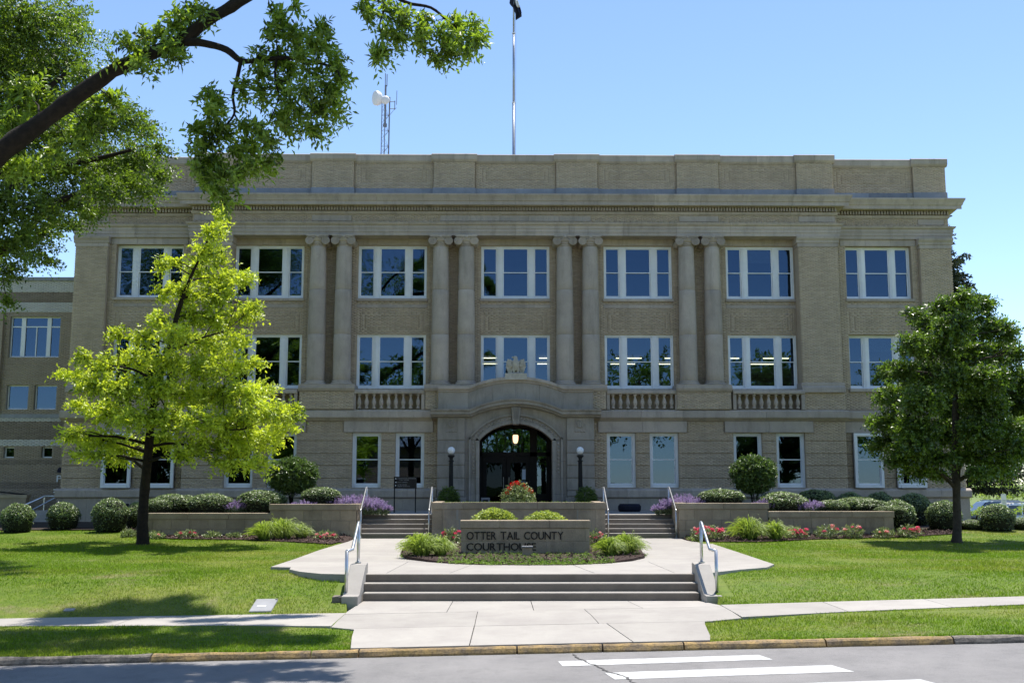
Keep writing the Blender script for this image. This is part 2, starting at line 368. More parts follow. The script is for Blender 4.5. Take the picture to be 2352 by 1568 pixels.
# ------------------------------------------------------------ ground shape
def sst(a, b, x):
    t = min(1, max(0, (x-a)/(b-a))); return t*t*(3-2*t)
def street(x): return 0.02*max(-45, min(45, x))
KB, KF = 15.55, 15.43                      # back and face of the kerb
def gz(x, y):
    st = street(x)
    if y < 3.2: z = -0.30+st+0.55*sst(3.2, 0.5, y) if y < 3.2 else 0
    elif y < KF+0.05: z = -0.32+st
    elif y < 17.5: z = -0.115+st+0.10*(y-15.5)/2.0
    elif y < 19.2: z = st
    else:
        up = [(19.2, 0.0, 1.0), (20.8, 0.33, 0.3), (21.8, 0.39, 0.1), (30, 0.43, 0.0), (33, 0.50, 0), (36, 0.64, 0), (40, 0.72, 0), (46, 0.5, 0), (56, -0.75, 0), (1e9, -0.75, 0)]
        z = 0
        for (a, za, wa), (b, zb, wb) in zip(up, up[1:]):
            if a <= y < b:
                t = (y-a)/(b-a) if b < 1e8 else 0; z = za+(zb-za)*t + st*(wa+(wb-wa)*t); break
        ax = abs(x)
        if ax > 19 and y > 36: z -= 0.9*sst(19, 27, ax)*sst(36, 44, y)*(1 if x > 0 else 0.4)
        if 33.75 < y < 46 and ax < 12.1:
            z = 1.16 if ax > 7.9 else (1.44 if ax > 5.25 else 0.3)
            if y > 39.4: z = 0.6
        elif y > 20.85 and y <= 33.9 and ax < 5.3: z = min(z, 0.405)
        if y > 21 and ax < 3.4: z = min(z, 0.30)
    if 19.1 < y < 21.0 and abs(x) < 3.4: z = -0.2
    elif 15.6 < y < 19.2 and abs(x) < (3.22 if y > 17.2 else 2.38): z -= 0.14
    return z
def zwalk(x, y):
    """surface of the pale concrete between the kerb and the lower steps"""
    w = 1-sst(18.6, 20.1, y)
    k = min(1, max(0, (17.6-y)/2.1))
    return 0.012+street(x)*w-0.10*k

def terrain():
    xs = sorted(set([round(v, 3) for v in np.concatenate([np.arange(-16, 18.01, 0.35), [-900, -400, -200, -120, -80, -60, -45, -36, -30, -26, -23, -20.5, -18, 20, 22, 25, 29, 34, 45, 60, 85, 120, 200, 400, 900], [-12.1, -12.0, -7.95, -7.85, -5.3, -5.2, 5.2, 5.3, -3.42, -3.36, 3.36, 3.42, -3.3, -3.2, 3.2, 3.3, -2.45, -2.36, 2.36, 2.45, 7.85, 7.95, 12.0, 12.1]])]))
    ys = sorted(set([round(v, 3) for v in np.concatenate([np.arange(15.4, 46, 0.35), [-300, -150, -80, -50, -30, -15, -6, 0, 0.5, 1.5, 2.3, 3.2, 3.4, 9, 15.43, 17.15, 17.3, 19.08, 19.2, 20.95, 21.02, 33.74, 33.9, 47, 49, 52, 56, 65, 80, 110, 160, 300, 600, 1200]])]))
    V = [(x, y, gz(x, y)+(0.02*mnoise.noise(Vector((x*0.35, y*0.35, 0))) if y > 15.6 and y < 60 else 0)) for y in ys for x in xs]
    nx = len(xs); F = [(j*nx+i, j*nx+i+1, (j+1)*nx+i+1, (j+1)*nx+i) for j in range(len(ys)-1) for i in range(nx-1)]
    me = npmesh('lawn', V, F); me.shade_smooth()
    tag(link('lawn', me, None, M['lawn']), 'mown green lawn with dry yellow patches around the courthouse', None, kind='structure')
terrain()

def sheet(name, poly, zf, mat, off=0.004, res=0.5, parent=None, thick=0.0, jag=0.0):
    """thin covering over a polygon that follows the ground"""
    pts = []
    for i in range(len(poly)):
        a = Vector(poly[i][:2]); b = Vector(poly[(i+1) % len(poly)][:2]); k = max(1, int((b-a).length/res))
        for j in range(k):
            p = a.lerp(b, j/k)
            if jag: p += Vector((random.uniform(-jag, jag), random.uniform(-jag, jag)))
            pts.append(p)
    nb = len(pts)
    x0 = min(p.x for p in pts); x1 = max(p.x for p in pts); y0 = min(p.y for p in pts); y1 = max(p.y for p in pts)
    X, Y = np.meshgrid(np.arange(x0+res/2, x1, res), np.arange(y0+res/2, y1, res)); X = X.ravel(); Y = Y.ravel()
    k = inpoly(X, Y, [tuple(p) for p in pts]) if len(X) else np.zeros(0, bool)
    inner = [Vector((a, b)) for a, b in zip(X[k], Y[k])]
    vs, es, fs, _, _, _ = delaunay_2d_cdt(pts+inner, [], [list(range(nb))], 1, 0.0005)
    V = [(v[0], v[1], zf(v[0], v[1])+off) for v in vs]; F = [tuple(f) for f in fs]
    if thick:
        n0 = len(V); V += [(p.x, p.y, zf(p.x, p.y)+off) for p in pts]+[(p.x, p.y, zf(p.x, p.y)+off-thick) for p in pts]
        F += [(n0+i, n0+(i+1) % nb, n0+nb+(i+1) % nb, n0+nb+i) for i in range(nb)]
    me = bpy.data.meshes.new(name); me.from_pydata(V, [], F)
    bm = bmesh.new(); bm.from_mesh(me); bmesh.ops.recalc_face_normals(bm, faces=bm.faces)
    bm.faces.ensure_lookup_table()
    top = [f for f in bm.faces if abs(f.normal.z) > 0.7]
    if top and sum(f.normal.z for f in top) < 0: bmesh.ops.reverse_faces(bm, faces=bm.faces)
    bm.to_mesh(me); bm.free()
    return link(name, me, parent, mat)

def clip(poly, a, b, keep=1, gap=0.006):
    """the side of polygon left (+1) or right (-1) of the line a-b, drawn back by half a joint"""
    nx, ny = -(b[1]-a[1]), b[0]-a[0]; l = math.hypot(nx, ny); nx /= l; ny /= l
    d = [keep*((p[0]-a[0])*nx+(p[1]-a[1])*ny)-gap for p in poly]; out = []
    for i in range(len(poly)):
        j = (i+1) % len(poly); p, q = poly[i], poly[j]
        if d[i] >= 0: out.append(p)
        if (d[i] > 0) != (d[j] > 0):
            t = d[i]/(d[i]-d[j]); out.append((p[0]+(q[0]-p[0])*t, p[1]+(q[1]-p[1])*t))
    return out if len(out) > 2 else []
def cut(polys, a, b, gap=0.006):
    o = []
    for p in polys:
        for k in (1, -1):
            q = clip(p, a, b, k, gap)
            if q: o.append(q)
    return o
def area(p): return abs(sum(p[i][0]*p[(i+1) % len(p)][1]-p[(i+1) % len(p)][0]*p[i][1] for i in range(len(p))))/2

# road, painted crossing, cracks
road = tag(thing('road', (0, 9.3, -0.2)), 'grey worn asphalt street in front of the kerb', kind='structure')
zr = lambda x, y: -0.20+street(x)
sheet('asphalt', [(-60, 3.1), (60, 3.1), (60, KF+0.02), (-60, KF+0.02)], zr, M['asphalt'], 0, 1.2, road)
for i, q in enumerate([[(0.2, 14.75), (2.99, 14.90), (3.09, 14.50), (0.24, 14.35)], [(0.74, 13.81), (3.72, 13.99), (3.85, 13.5), (0.82, 13.34)], [(1.2, 12.75), (4.46, 12.92), (4.6, 12.45), (1.3, 12.3)]]):
    sheet('crossing_stripe', q, zr, M['paint'], 0.004, 0.25, road, jag=0.006)
cp = [(0.44, 15.3), (0.5, 14.9), (0.62, 14.5), (0.72, 14.2), (0.78, 13.9), (0.98, 13.5), (1.02, 13.1), (1.25, 12.6), (1.3, 12.0)]
cl = []; cr = []
for i in range(len(cp)-1):
    for k in range(6):
        t = k/6; x = cp[i][0]+(cp[i+1][0]-cp[i][0])*t+random.uniform(-.018, .018); y = cp[i][1]+(cp[i+1][1]-cp[i][1])*t
        w = random.uniform(0.006, 0.02); cl.append((x-w, y)); cr.append((x+w, y))
sheet('tar_crack', cl+cr[::-1], zr, M['crack'], 0.008, 5, road)

# kerb stones
kerb = tag(thing('kerb', (0, 15.4, -0.1)), 'rough granite kerb painted yellow in front of the steps', kind='structure')
jx = [-26, -23.4, -20.6, -18.1, -15.2, -12.7, -10.2, -7.9, -5.58, -3.3, -2.62, -0.35, 0.88, 2.05, 4.1, 5.95, 7.0, 9.2, 11.6, 14.1, 16.6, 19.2, 22]
for a, b in zip(jx, jx[1:]):
    n = max(3, int((b-a)/0.12)); prof0 = [(KF, -0.34), (KF-0.01, -0.17), (KF+0.015, -0.12), (KF+0.045, -0.10), (KB, -0.10), (KB, -0.34)]
    V = []; F = []; m_ = len(prof0)
    for i in range(n+1):
        x = a+0.012+(b-a-0.024)*i/n
        for (y, z) in prof0:
            j = mnoise.noise(Vector((x*3, y*8, z*9)))*0.022
            V.append((x, y+j, z+street(x)+(j*0.6 if z > -0.3 else 0)))
    for i in range(n):
        for k in range(m_): F.append((i*m_+k, (i+1)*m_+k, (i+1)*m_+(k+1) % m_, i*m_+(k+1) % m_))
    F += [tuple(range(m_)), tuple(range(n*m_+m_-1, n*m_-1, -1))]
    q = MB(); q.v = V; q.f = F
    yel = -5.6 < (a+b)/2 < 6.0
    o = q.build('kerb_stone', M['kerby'] if yel else M['kerb'], kerb)

# concrete walk from the kerb to the steps, and the sidewalks
walk = tag(thing('walk', (0, 17.8, 0)), 'pale concrete walk from the kerb to the lower steps', kind='structure')
wp = [(-2.75, KB+0.01), (2.45, KB+0.01), (2.52, 15.9), (2.62, 16.8), (2.66, 17.0), (3.3, 17.25), (3.3, 19.0), (3.16, 20.14), (-3.16, 20.14), (-3.3, 19.0), (-3.3, 17.25), (-2.9, 17.0), (-2.85, 16.4)]
polys = cut([wp], (-9, 17.12), (9, 16.98), 0.008)
rows = []
for p in polys:
    cy = sum(q[1] for q in p)/len(p)
    if cy < 17.05: rows += cut(cut([p], (-1.05, 15), (-0.98, 18), 0.008), (1.42, 15), (0.95, 18), 0.008)
    else:
        for r_ in cut([p], (-9, 18.78), (9, 18.62), 0.006):
            c2 = sum(q[1] for q in r_)/len(r_)
            rows += cut(cut([r_], (-1.0, 17), (-0.98, 19), 0.006), (0.98, 17), (0.86, 19), 0.006) if c2 < 18.5 else cut(cut(cut([r_], (-1.55, 18), (-1.45, 21), 0.006), (0.0, 18), (-0.02, 21), 0.006), (1.95, 18), (1.75, 21), 0.006)
for p in rows:
    if area(p) > 0.02: sheet('paving_slab', p, zwalk, M['concrete'], random.uniform(0, 0.003), 0.6, walk, 0.1)
side = tag(thing('sidewalk', (0, 18, 0)), 'narrow pale concrete sidewalk crossing the lawn beside the street', kind='structure')
for sgn in (-1, 1):
    x = 3.312
    while x < 26:
        x2 = x+1.85
        n0, n1 = (16.9+0.14*min(v, 9) for v in (x, x2)); f0, f1 = (18.75+0.05*min(v, 9) for v in (x, x2))
        if x < 3.4: n0 = 17.25
        p = [(sgn*x, n0), (sgn*(x2-0.012), n1), (sgn*(x2-0.012), f1), (sgn*x, f0)]
        if sgn < 0: p = p[::-1]
        sheet('paving_slab', p, lambda a, b: street(a), M['concrete'], 0.012+random.uniform(0, 0.003), 0.9, side, 0.1)
        x = x2

# upper plaza slab
plaza = tag(thing('plaza', (0, 27, 0.45)), 'pale concrete forecourt between the lower and upper steps', kind='structure')
PL = [(-5.15, 33.58), (-5.15, 31.9), (-5.35, 28.1), (-5.38, 24.9), (-5.45, 22.62), (-5.0, 22.5), (-4.93, 22.0), (-4.6, 21.43), (-4.1, 20.95), (-3.45, 20.80), (3.45, 20.80), (3.7, 21.2), (4.34, 21.84), (5.03, 22.38), (5.39, 23.19), (5.48, 27), (5.55, 30.7), (5.1, 32.2), (5.1, 33.58)]
ISL = [(-2.9, 33.55), (-3.1, 31), (-3.16, 28.1), (-3.02, 25.98), (-2.75, 24.69), (-2.19, 23.9), (-1.63, 23.4), (-1.05, 23.1), (0, 22.98), (1.02, 23.05), (1.82, 23.48), (2.4, 24.1), (2.81, 25.0), (3.1, 28.0), (3.03, 31.4), (2.9, 33.55)]
def bridge(outer, y):
    return outer
pieces = [PL]
for a, b in [((-1.78, 19), (-1.05, 24)), ((1.42, 19), (0.85, 24)), ((-3.0, 19), (-2.0, 26.3)), ((3.0, 19), (2.6, 26))]:
    nxt = []
    for p in pieces:
        lo = clip(p, (-9, 24.4), (9, 24.4), -1, 0); hi = clip(p, (-9, 24.4), (9, 24.4), 1, 0)
        nxt.append(p)
    pieces = nxt
front = clip(PL, (-9, 24.0), (9, 24.0), -1, 0.0)
back = clip(PL, (-9, 24.0), (9, 24.0), 1, 0.006)
fr = [front]
for a, b in [((-1.78, 20), (-1.05, 24)), ((1.42, 20), (0.85, 24)), ((-2.9, 20), (-2.6, 25)), ((2.9, 20), (2.7, 25))]: fr = cut(fr, a, b, 0.006)
bk = cut([back], (-9, 28.4), (9, 28.4), 0.005); bk = cut(bk, (-1, 20), (-1, 40), 0.0)
for p in fr+bk:
    if len(p) > 2 and area(p) > 0.05: sheet('paving_slab', p, lambda x, y: 0.45, M['concrete'], -random.uniform(0, 0.002), 0.8, plaza, 0.16)

# planting island round the sign, mulch beds
isl = sheet('planting_bed', ISL, lambda x, y: 0.46+0.05*min(1, max(0, min(y-23.2, 33-y))), M['mulch'], 0, 0.4, None, 0.06)
tag(isl, 'dark mulch bed round the name sign', kind='structure')
ML = [(-13.9, 35.2), (-12.6, 34.6), (-11.9, 33.3), (-10.5, 32.4), (-8.3, 32.0), (-6.3, 31.0), (-5.4, 30.4), (-5.2, 31.8), (-5.17, 33.58), (-11.9, 33.62), (-12.3, 35.3), (-13.9, 36.3)]
MR = [(5.15, 33.58), (5.12, 32.2), (5.55, 31.2), (7.0, 31.1), (9, 32.1), (11.9, 32.9), (14.1, 34.0), (14.6, 34.9), (12.5, 35.2), (12.1, 33.6)]
for p in (ML, MR): tag(sheet('mulch_bed', p, gz, M['mulch'], 0.035, 0.35), 'dark bark mulch along the foot of the %s retaining wall' % ('left' if p is ML else 'right'), kind='structure')
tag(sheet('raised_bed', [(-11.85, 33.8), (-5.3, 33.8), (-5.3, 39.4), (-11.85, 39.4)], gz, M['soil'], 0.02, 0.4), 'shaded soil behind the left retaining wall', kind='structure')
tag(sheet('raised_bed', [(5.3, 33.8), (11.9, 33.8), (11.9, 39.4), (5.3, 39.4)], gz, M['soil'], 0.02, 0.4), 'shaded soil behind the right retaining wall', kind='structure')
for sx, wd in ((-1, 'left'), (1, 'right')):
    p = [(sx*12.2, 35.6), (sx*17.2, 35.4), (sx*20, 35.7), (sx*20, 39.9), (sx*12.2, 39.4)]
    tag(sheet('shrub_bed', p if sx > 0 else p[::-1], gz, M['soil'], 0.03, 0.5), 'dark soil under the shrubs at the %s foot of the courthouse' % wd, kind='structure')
mulchV = []
def chips(poly, n, zf, hz=0.03):
    x0 = min(p[0] for p in poly); x1 = max(p[0] for p in poly); y0 = min(p[1] for p in poly); y1 = max(p[1] for p in poly)
    X = RNG.uniform(x0, x1, n); Y = RNG.uniform(y0, y1, n); k = inpoly(X, Y, poly); X = X[k]; Y = Y[k]
    Z = np.array([zf(a, b) for a, b in zip(X, Y)])+hz
    D = RNG.normal(size=(len(X), 3)); D[:, 2] *= 0.5
    return leaves(np.stack([X, Y, Z], 1), D, RNG.uniform(0.05, 0.12, len(X)), 0.35, 0.1)
V, F, T = merge([chips(ML, 9000, gz, 0.05), chips(MR, 9000, gz, 0.05), chips(ISL, 5000, lambda x, y: 0.50, 0.01)])
M['chip'] = leafmat('bark_chip', (0.025, 0.015, 0.013), (0.16, 0.10, 0.085), (0.3, 0.3, 0.3), 0.2, 0.8, 0.05)
tag(link('bark_chips', npmesh('bark_chips', V, F, T), None, M['chip']), 'loose bark chips scattered over the mulch beds', kind='stuff')

# grass blades
def blades():
    n = 760000
    y = 15.6+(36.5-15.6)*RNG.random(n)**1.25; x = RNG.uniform(-1, 1, n)*(6.5+y*0.5)-0.6
    k = np.ones(n, bool); ax = np.abs(x)
    wk = inpoly(x, y, [(p[0]*1.0, p[1]) for p in wp]); k &= ~wk
    near = np.where(ax < 3.35, 17.2, 16.9+0.14*np.minimum(ax, 9)); far = np.where(ax < 3.35, 19.1, 18.75+0.05*np.minimum(ax, 9))
    k &= ~((y > near-0.03) & (y < far+0.03))
    k &= ~inpoly(x, y, PL); k &= ~inpoly(x, y, ML); k &= ~inpoly(x, y, MR)
    k &= ~((y > 33.6) & (ax < 12.1)); k &= ~((ax < 3.3) & (y > 19)); k &= ~((y > 35.4) & (ax > 12.1))
    k &= ~((x > -5.11) & (x < -4.69) & (y > 19.23) & (y < 19.87))
    k &= ~((ax < 3.72) & (y < 21.1) & (y > 19.6))
    x = x[k]; y = y[k]; n = len(x)
    z = np.array([gz(a, b) for a, b in zip(x, y)])
    h = RNG.uniform(0.02, 0.043, n)*(1+0.5*np.array([mnoise.noise(Vector((a*0.8, b*0.8, 3))) for a, b in zip(x, y)]))
    a = RNG.uniform(0, math.pi, n); w = 0.005+0.003*RNG.random(n); dx = np.cos(a)*w; dy = np.sin(a)*w
    lx = RNG.normal(0, 0.018, n); ly = RNG.normal(0, 0.018, n)
    V = np.stack([np.stack([x-dx, y-dy, z-0.005], 1), np.stack([x+dx, y+dy, z-0.005], 1), np.stack([x+lx, y+ly, z+h], 1)], 1).reshape(-1, 3)
    F = np.arange(n*3).reshape(-1, 3)
    tag(link('grass', npmesh('grass', V, F, np.repeat(RNG.random(n), 3)), None, M['blade']), 'short mown grass growing over the lawn and the verge', kind='stuff')
blades()

# ------------------------------------------------------------ steps, cheeks, rails
st = thing('lower_steps', (0, 20.4, 0), 'wide flight of three concrete steps up from the walk', 'steps')
SZ = [(20.15, 0.15), (20.45, 0.30), (20.75, 0.45)]
for i, (y, z) in enumerate(SZ):
    y1 = SZ[i+1][0]-0.002 if i < 2 else 21.0
    q = MB(); n = 24; w = 3.17+0.04*i
    for k in range(n):
        a = -w+2*w*k/n; b = -w+2*w*(k+1)/n
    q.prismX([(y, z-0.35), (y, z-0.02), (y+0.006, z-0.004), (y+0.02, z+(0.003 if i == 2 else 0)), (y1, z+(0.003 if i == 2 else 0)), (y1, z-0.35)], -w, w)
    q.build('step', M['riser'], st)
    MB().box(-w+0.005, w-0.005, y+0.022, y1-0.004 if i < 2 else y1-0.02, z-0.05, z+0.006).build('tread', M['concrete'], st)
for sx, wd in ((-1, 'left'), (1, 'right')):
    t = thing('cheek_wall', (sx*3.4, 20.2, 0), 'sloping pale concrete cheek wall at the %s end of the lower steps' % wd, 'wall', 'cheek walls of the lower steps')
    pr = [(19.62, -0.25), (19.62, 0.155), (19.86, 0.165), (20.72, 0.64), (21.05, 0.66), (21.05, -0.2), (20.5, -0.25)]
    x0, x1 = (3.2, 3.50)
    q = MB().prismX(pr, sx*x0, sx*x1); q.build('wall_body', M['concrete'], t, bevel=0.008)
    MB().box(sx*3.50, sx*3.68, 19.68, 20.0, -0.2, 0.14).build('end_block', M['riser'], t)
def rail(name, pts, posts, r, label, group, parts=True):
    t = thing(name, posts[0][0], label, 'handrail', group)
    MB().tube(pts, r, 10).build('rail', M['steel'], t, smooth=True)
    for a, b in posts: MB().tube([a, b], r*1.05, 10).build('post', M['steel'], t, smooth=True)
    for a, b in posts: MB().lathe([(r*2, 0), (r*2, 0.015)], a[0], a[1], 12, a[2]).build('foot_plate', M['steel'], t)
for sx, wd in ((-1, 'left'), (1, 'right')):
    x = sx*3.38; xo = sx*3.46
    rail('handrail', [(xo, 19.93, 0.95), (sx*3.43, 20.0, 0.955), (x, 20.1, 0.97), (x, 20.85, 1.42), (x, 20.93, 1.44), (x, 20.98, 1.43)],
         [((xo, 19.93, 0.165), (xo, 19.93, 0.96)), ((x, 20.95, 0.66), (x, 20.95, 1.44))], 0.03, 'steel handrail on the %s cheek wall of the lower steps' % wd, 'handrails beside the steps')
for sx, wd in ((-1, 'left'), (1, 'right')):
    xa, xb = (2.85, 5.02)
    s = thing('upper_steps', (sx*3.9, 34.2, 0.45), 'flight of five narrow concrete steps up to the entrance landing, %s of the planter' % wd, 'steps', 'upper flights of steps')
    for i in range(5):
        y = 33.8+0.3*i; z = 0.45+0.138*(i+1)
        x0, x1 = sorted((sx*(2.76), sx*5.10))
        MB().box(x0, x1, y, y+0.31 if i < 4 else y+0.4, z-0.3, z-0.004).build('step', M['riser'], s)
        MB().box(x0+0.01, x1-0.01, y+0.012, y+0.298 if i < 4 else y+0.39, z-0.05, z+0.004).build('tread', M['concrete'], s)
    for xx, w2 in ((xa, 'planter side'), (xb, 'outer side')):
        X = sx*xx
        rail('handrail', [(X, 33.62, 1.32), (X, 33.72, 1.34), (X, 34.95, 2.03), (X, 35.15, 2.04), (X, 35.17, 1.98)],
             [((X, 33.7, 0.452), (X, 33.7, 1.34)), ((X, 35.1, 1.145), (X, 35.1, 2.04))], 0.026, 'steel handrail on the %s of the %s upper steps' % (w2, wd), 'handrails beside the steps')
land = MB().box(-5.15, 5.15, 35.03, 40.5, 0.3, 1.14)
tag(land.build('landing', M['concrete'], None), 'concrete landing in front of the entrance', kind='structure')

# ------------------------------------------------------------ block walls
def course(parent, x0, x1, y0, y1, z0, z1, step, off, mat=None, axis='X', name='block', jr=0.006, bev=0.006):
    """one course of blocks along X (or Y), each block its own part"""
    p = x0-off; k = 0
    while p < x1-1e-4:
        a = max(p, x0); b = min(p+step, x1)
        if b-a > 0.05:
            g = jr/2; j = random.uniform(0, 0.004)
            if axis == 'X': q = MB().box(a+g, b-g, y0-j, y1, z0+g, z1-g)
            else: q = MB().box(y0-j, y1, a+g, b-g, z0+g, z1-g)
            q.build(name, mat or M['block'], parent, bevel=bev)
        p += step
def blockwall(name, x0, x1, y0, z0, z1, label, cat, rows, depth=0.3, step=0.58, cap=0.19, capov=0.03, ends=True, cc=1.5, group=None, root=None, coff=0.0):
    t = root or thing(name, ((x0+x1)/2, y0+depth/2, z0), label, cat, group)
    MB().box(x0+0.02, x1-0.02, y0+0.014, y0+depth, z0-0.3, z1-cap-0.002).build('joint_mortar', M['groove'], t)
    h = (z1-cap-z0)/rows
    for i in range(rows):
        course(t, x0, x1, y0, y0+0.1, z0+h*i, z0+h*(i+1), step, (0.29 if i % 2 else 0.0)+0.1)
    n = max(1, round((x1-x0)/cc)); w = (x1-x0)/n
    for k in range(n):
        MB().box(x0+w*k+0.004-(capov if k == 0 and ends else 0), x0+w*(k+1)-0.004+(capov if k == n-1 and ends else 0), y0-capov-random.uniform(0, .004), y0+depth+0.03, z1-cap, z1).build('coping_stone', M['block'], t, bevel=0.008)
    return t
t = blockwall('retaining_wall', -7.88, -5.16, 33.6, 0.36, 1.52, 'stepped buff block retaining wall left of the upper steps', 'retaining wall', 3)
blockwall('', -11.75, -7.9, 33.62, 0.40, 1.24, '', '', 2, root=t)
MB().box(-5.40, -5.16, 33.72, 36.2, 0.3, 1.329).build('return_wall', M['groove'], t)
for i in range(3): course(t, 33.7, 35.2, -5.15, -5.06 if False else -5.12, 0.36+0.323*i, 0.36+0.323*(i+1), 0.58, 0.25*(i % 2), axis='Y')
for a in (33.73, 34.9): MB().box(-5.42, -5.09, a, a+1.16, 1.331, 1.52).build('coping_stone', M['block'], t, bevel=0.008)
t = blockwall('retaining_wall', 5.10, 7.95, 33.6, 0.36, 1.55, 'stepped buff block retaining wall right of the upper steps', 'retaining wall', 3)
blockwall('', 7.97, 11.95, 33.62, 0.40, 1.29, '', '', 2, root=t)
MB().box(5.12, 5.40, 33.72, 36.2, 0.3, 1.359).build('return_wall', M['groove'], t)
for i in range(3): course(t, 33.7, 35.2, 5.085, 5.12, 0.36+0.333*i, 0.36+0.333*(i+1), 0.58, 0.25*(i % 2), axis='Y')
for a in (33.73, 34.9): MB().box(5.06, 5.42, a, a+1.16, 1.361, 1.55).build('coping_stone', M['block'], t, bevel=0.008)

# middle planter with curved shoulders
t = thing('planter_wall', (0, 34.4, 0.45), 'buff block planter with curved shoulders between the two upper flights', 'planter')
def pc(u):                                 # plan line of the front: ends forward, curved shoulders, middle set back
    ax = abs(u)
    return 33.5 if ax > 2.4 else 33.5+0.30*sst(2.4, 1.75, ax)
us = [-2.74, -2.42, -2.1, -1.8, -1.72, -1.15, -0.57, 0, 0.57, 1.15, 1.72, 1.8, 2.1, 2.42, 2.74]
MB().prismZ([(u*0.995, pc(u)+0.02) for u in us]+[(2.7, 35.9), (-2.7, 35.9)], 0.2, 1.362).build('joint_mortar', M['groove'], t)
for i in range(3):
    z0 = 0.40+0.32*i; z1 = z0+0.32
    bs = [-2.74, -2.42, -1.86, -1.29, -0.72, -0.15, 0.42, 0.99, 1.55, 2.05, 2.42, 2.74] if i % 2 else [-2.74, -2.42, -2.1, -1.57, -1.0, -0.43, 0.14, 0.71, 1.28, 1.86, 2.42, 2.74]
    for a, b in zip(bs, bs[1:]):
        k = 4; f_ = [(a+0.004+(b-a-0.008)*j/k) for j in range(k+1)]
        MB().prismZ([(u, pc(u)) for u in f_]+[(u, pc(u)+0.15) for u in f_[::-1]], z0+0.003, z1-0.003).build('block', M['block'], t)
bs = [-2.77, -1.78, -0.6, 0.6, 1.78, 2.77]
for a, b in zip(bs, bs[1:]):
    k = 8; f_ = [(a+0.004+(b-a-0.008)*j/k) for j in range(k+1)]
    MB().prismZ([(u, pc(u)-0.03) for u in f_]+[(u, pc(u)+0.3) for u in f_[::-1]], 1.365, 1.57).build('coping_stone', M['block'], t)
for sx in (-1, 1):
    for i in range(3): course(t, 33.52, 35.9, min(sx*2.745, sx*2.70), max(sx*2.745, sx*2.70), 0.40+0.32*i, 0.40+0.32*(i+1), 0.58, 0.25*(i % 2), axis='Y')
    MB().box(min(sx*2.77, sx*2.47), max(sx*2.77, sx*2.47), 33.81, 35.93, 1.365, 1.568).build('coping_stone', M['block'], t)
tag(sheet('planter_soil', [(-2.4, 33.85), (2.4, 33.85), (2.4, 35.85), (-2.4, 35.85)], lambda x, y: 1.5, M['soil'], 0, 0.5), 'dark soil filling the middle planter', kind='structure')

# name sign
t = thing('sign_wall', (0.02, 26.1, 0.45), 'low buff block sign wall reading OTTER TAIL COUNTY COURTHOUSE', 'sign')
SX0, SX1, SY = -1.55, 1.60, 25.95
MB().box(SX0+0.02, SX1-0.02, SY+0.012, SY+0.42, 0.3, 1.105).build('joint_mortar', M['groove'], t)
hz = (1.11-0.46)/2
MB().box(SX0+0.01, SX1-0.01, SY, SY+0.1, 0.40, 0.455).build('footing', M['block'], t)
for z0, js in ((0.46, [SX0, -1.42, -0.79, -0.13, 0.55, 1.21, SX1]), (0.46+hz, [SX0, -1.05, -0.38, 0.22, 0.9, 1.5, SX1])):
    for a, b in zip(js, js[1:]): MB().box(a+0.004, b-0.004, SY-random.uniform(0, .002), SY+0.1, z0+0.004, z0+hz-0.004).build('block', M['block'], t, bevel=0.004)
js = [SX0-0.025, -0.6, 0.62, SX1+0.025]
for a, b in zip(js, js[1:]): MB().box(a+0.003, b-0.003, SY-0.03-random.uniform(0, .004), SY+0.45, 1.112, 1.29).build('coping_stone', M['block'], t, bevel=0.006)
for a, b in ((SX0, SX0+0.05), (SX1-0.05, SX1)): MB().box(a, b, SY+0.103, SY+0.42, 0.40, 1.108).build('end_block', M['block'], t)

def char_mesh(ch, size, depth, bold=0.0):
    cu = bpy.data.curves.new('glyph', 'FONT'); cu.body = ch; cu.size = size; cu.extrude = depth; cu.offset = bold
    cu.resolution_u = 3
    o = bpy.data.objects.new('glyph', cu); C.objects.link(o)
    bpy.context.view_layer.update()
    me = bpy.data.meshes.new_from_object(o.evaluated_get(bpy.context.evaluated_depsgraph_get()))
    bpy.data.objects.remove(o); bpy.data.curves.remove(cu); return me
def text(parent, s, x0, x1, y, z0, h, mat, each=True, name='letter', depth=0.008, bold=0.0, gap=0.09, space=0.5):
    """upright lettering facing the street, baseline z0, cap height h, from x0 to x1"""
    Rx = Matrix.Rotation(math.pi/2, 4, 'X'); sz = h/0.73; cache = {}; items = []; x = 0
    for ch in s:
        if ch == ' ': x += space*h; continue
        if ch not in cache: cache[ch] = char_mesh(ch, sz, depth, bold)
        me = cache[ch]; xs = [v.co.x for v in me.vertices]; w = max(xs)-min(xs)
        items.append((ch, x-min(xs))); x += w+gap*h
    tot = x-gap*h; k = (x1-x0)/tot; allm = bmesh.new()
    for ch, off in items:
        me = cache[ch].copy()
        me.transform(Matrix.Translation((x0+off*k, y, z0)) @ Matrix.Diagonal((k, 1, 1, 1)) @ Rx)
        if each: link(name, me, parent, mat)
        else: allm.from_mesh(me); bpy.data.meshes.remove(me)
    if not each:
        me = bpy.data.meshes.new(name); allm.to_mesh(me); link(name, me, parent, mat)
    allm.free()
text(t, 'OTTER TAIL COUNTY', atY(1072, 1200, SY).x, atY(1294, 1200, SY).x, SY-0.016, atY(1200, 1238, SY).z, 0.195, M['dark'], space=0.55, bold=0.002)
text(t, 'COURTHOUSE', atY(1072, 1200, SY).x, atY(1231, 1200, SY).x, SY-0.016, atY(1200, 1263, SY).z, 0.185, M['dark'], bold=0.002)
t = thing('floodlight', (0.06, 25.2, 0.5), 'small dark floodlight standing in front of the name sign', 'floodlight')
p = atY(1211, 1262, 25.2)
MB().box(p.x-0.12, p.x+0.12, 25.12, 25.26, p.z-0.16, p.z+0.06).build('housing', M['block'], t, bevel=0.01)
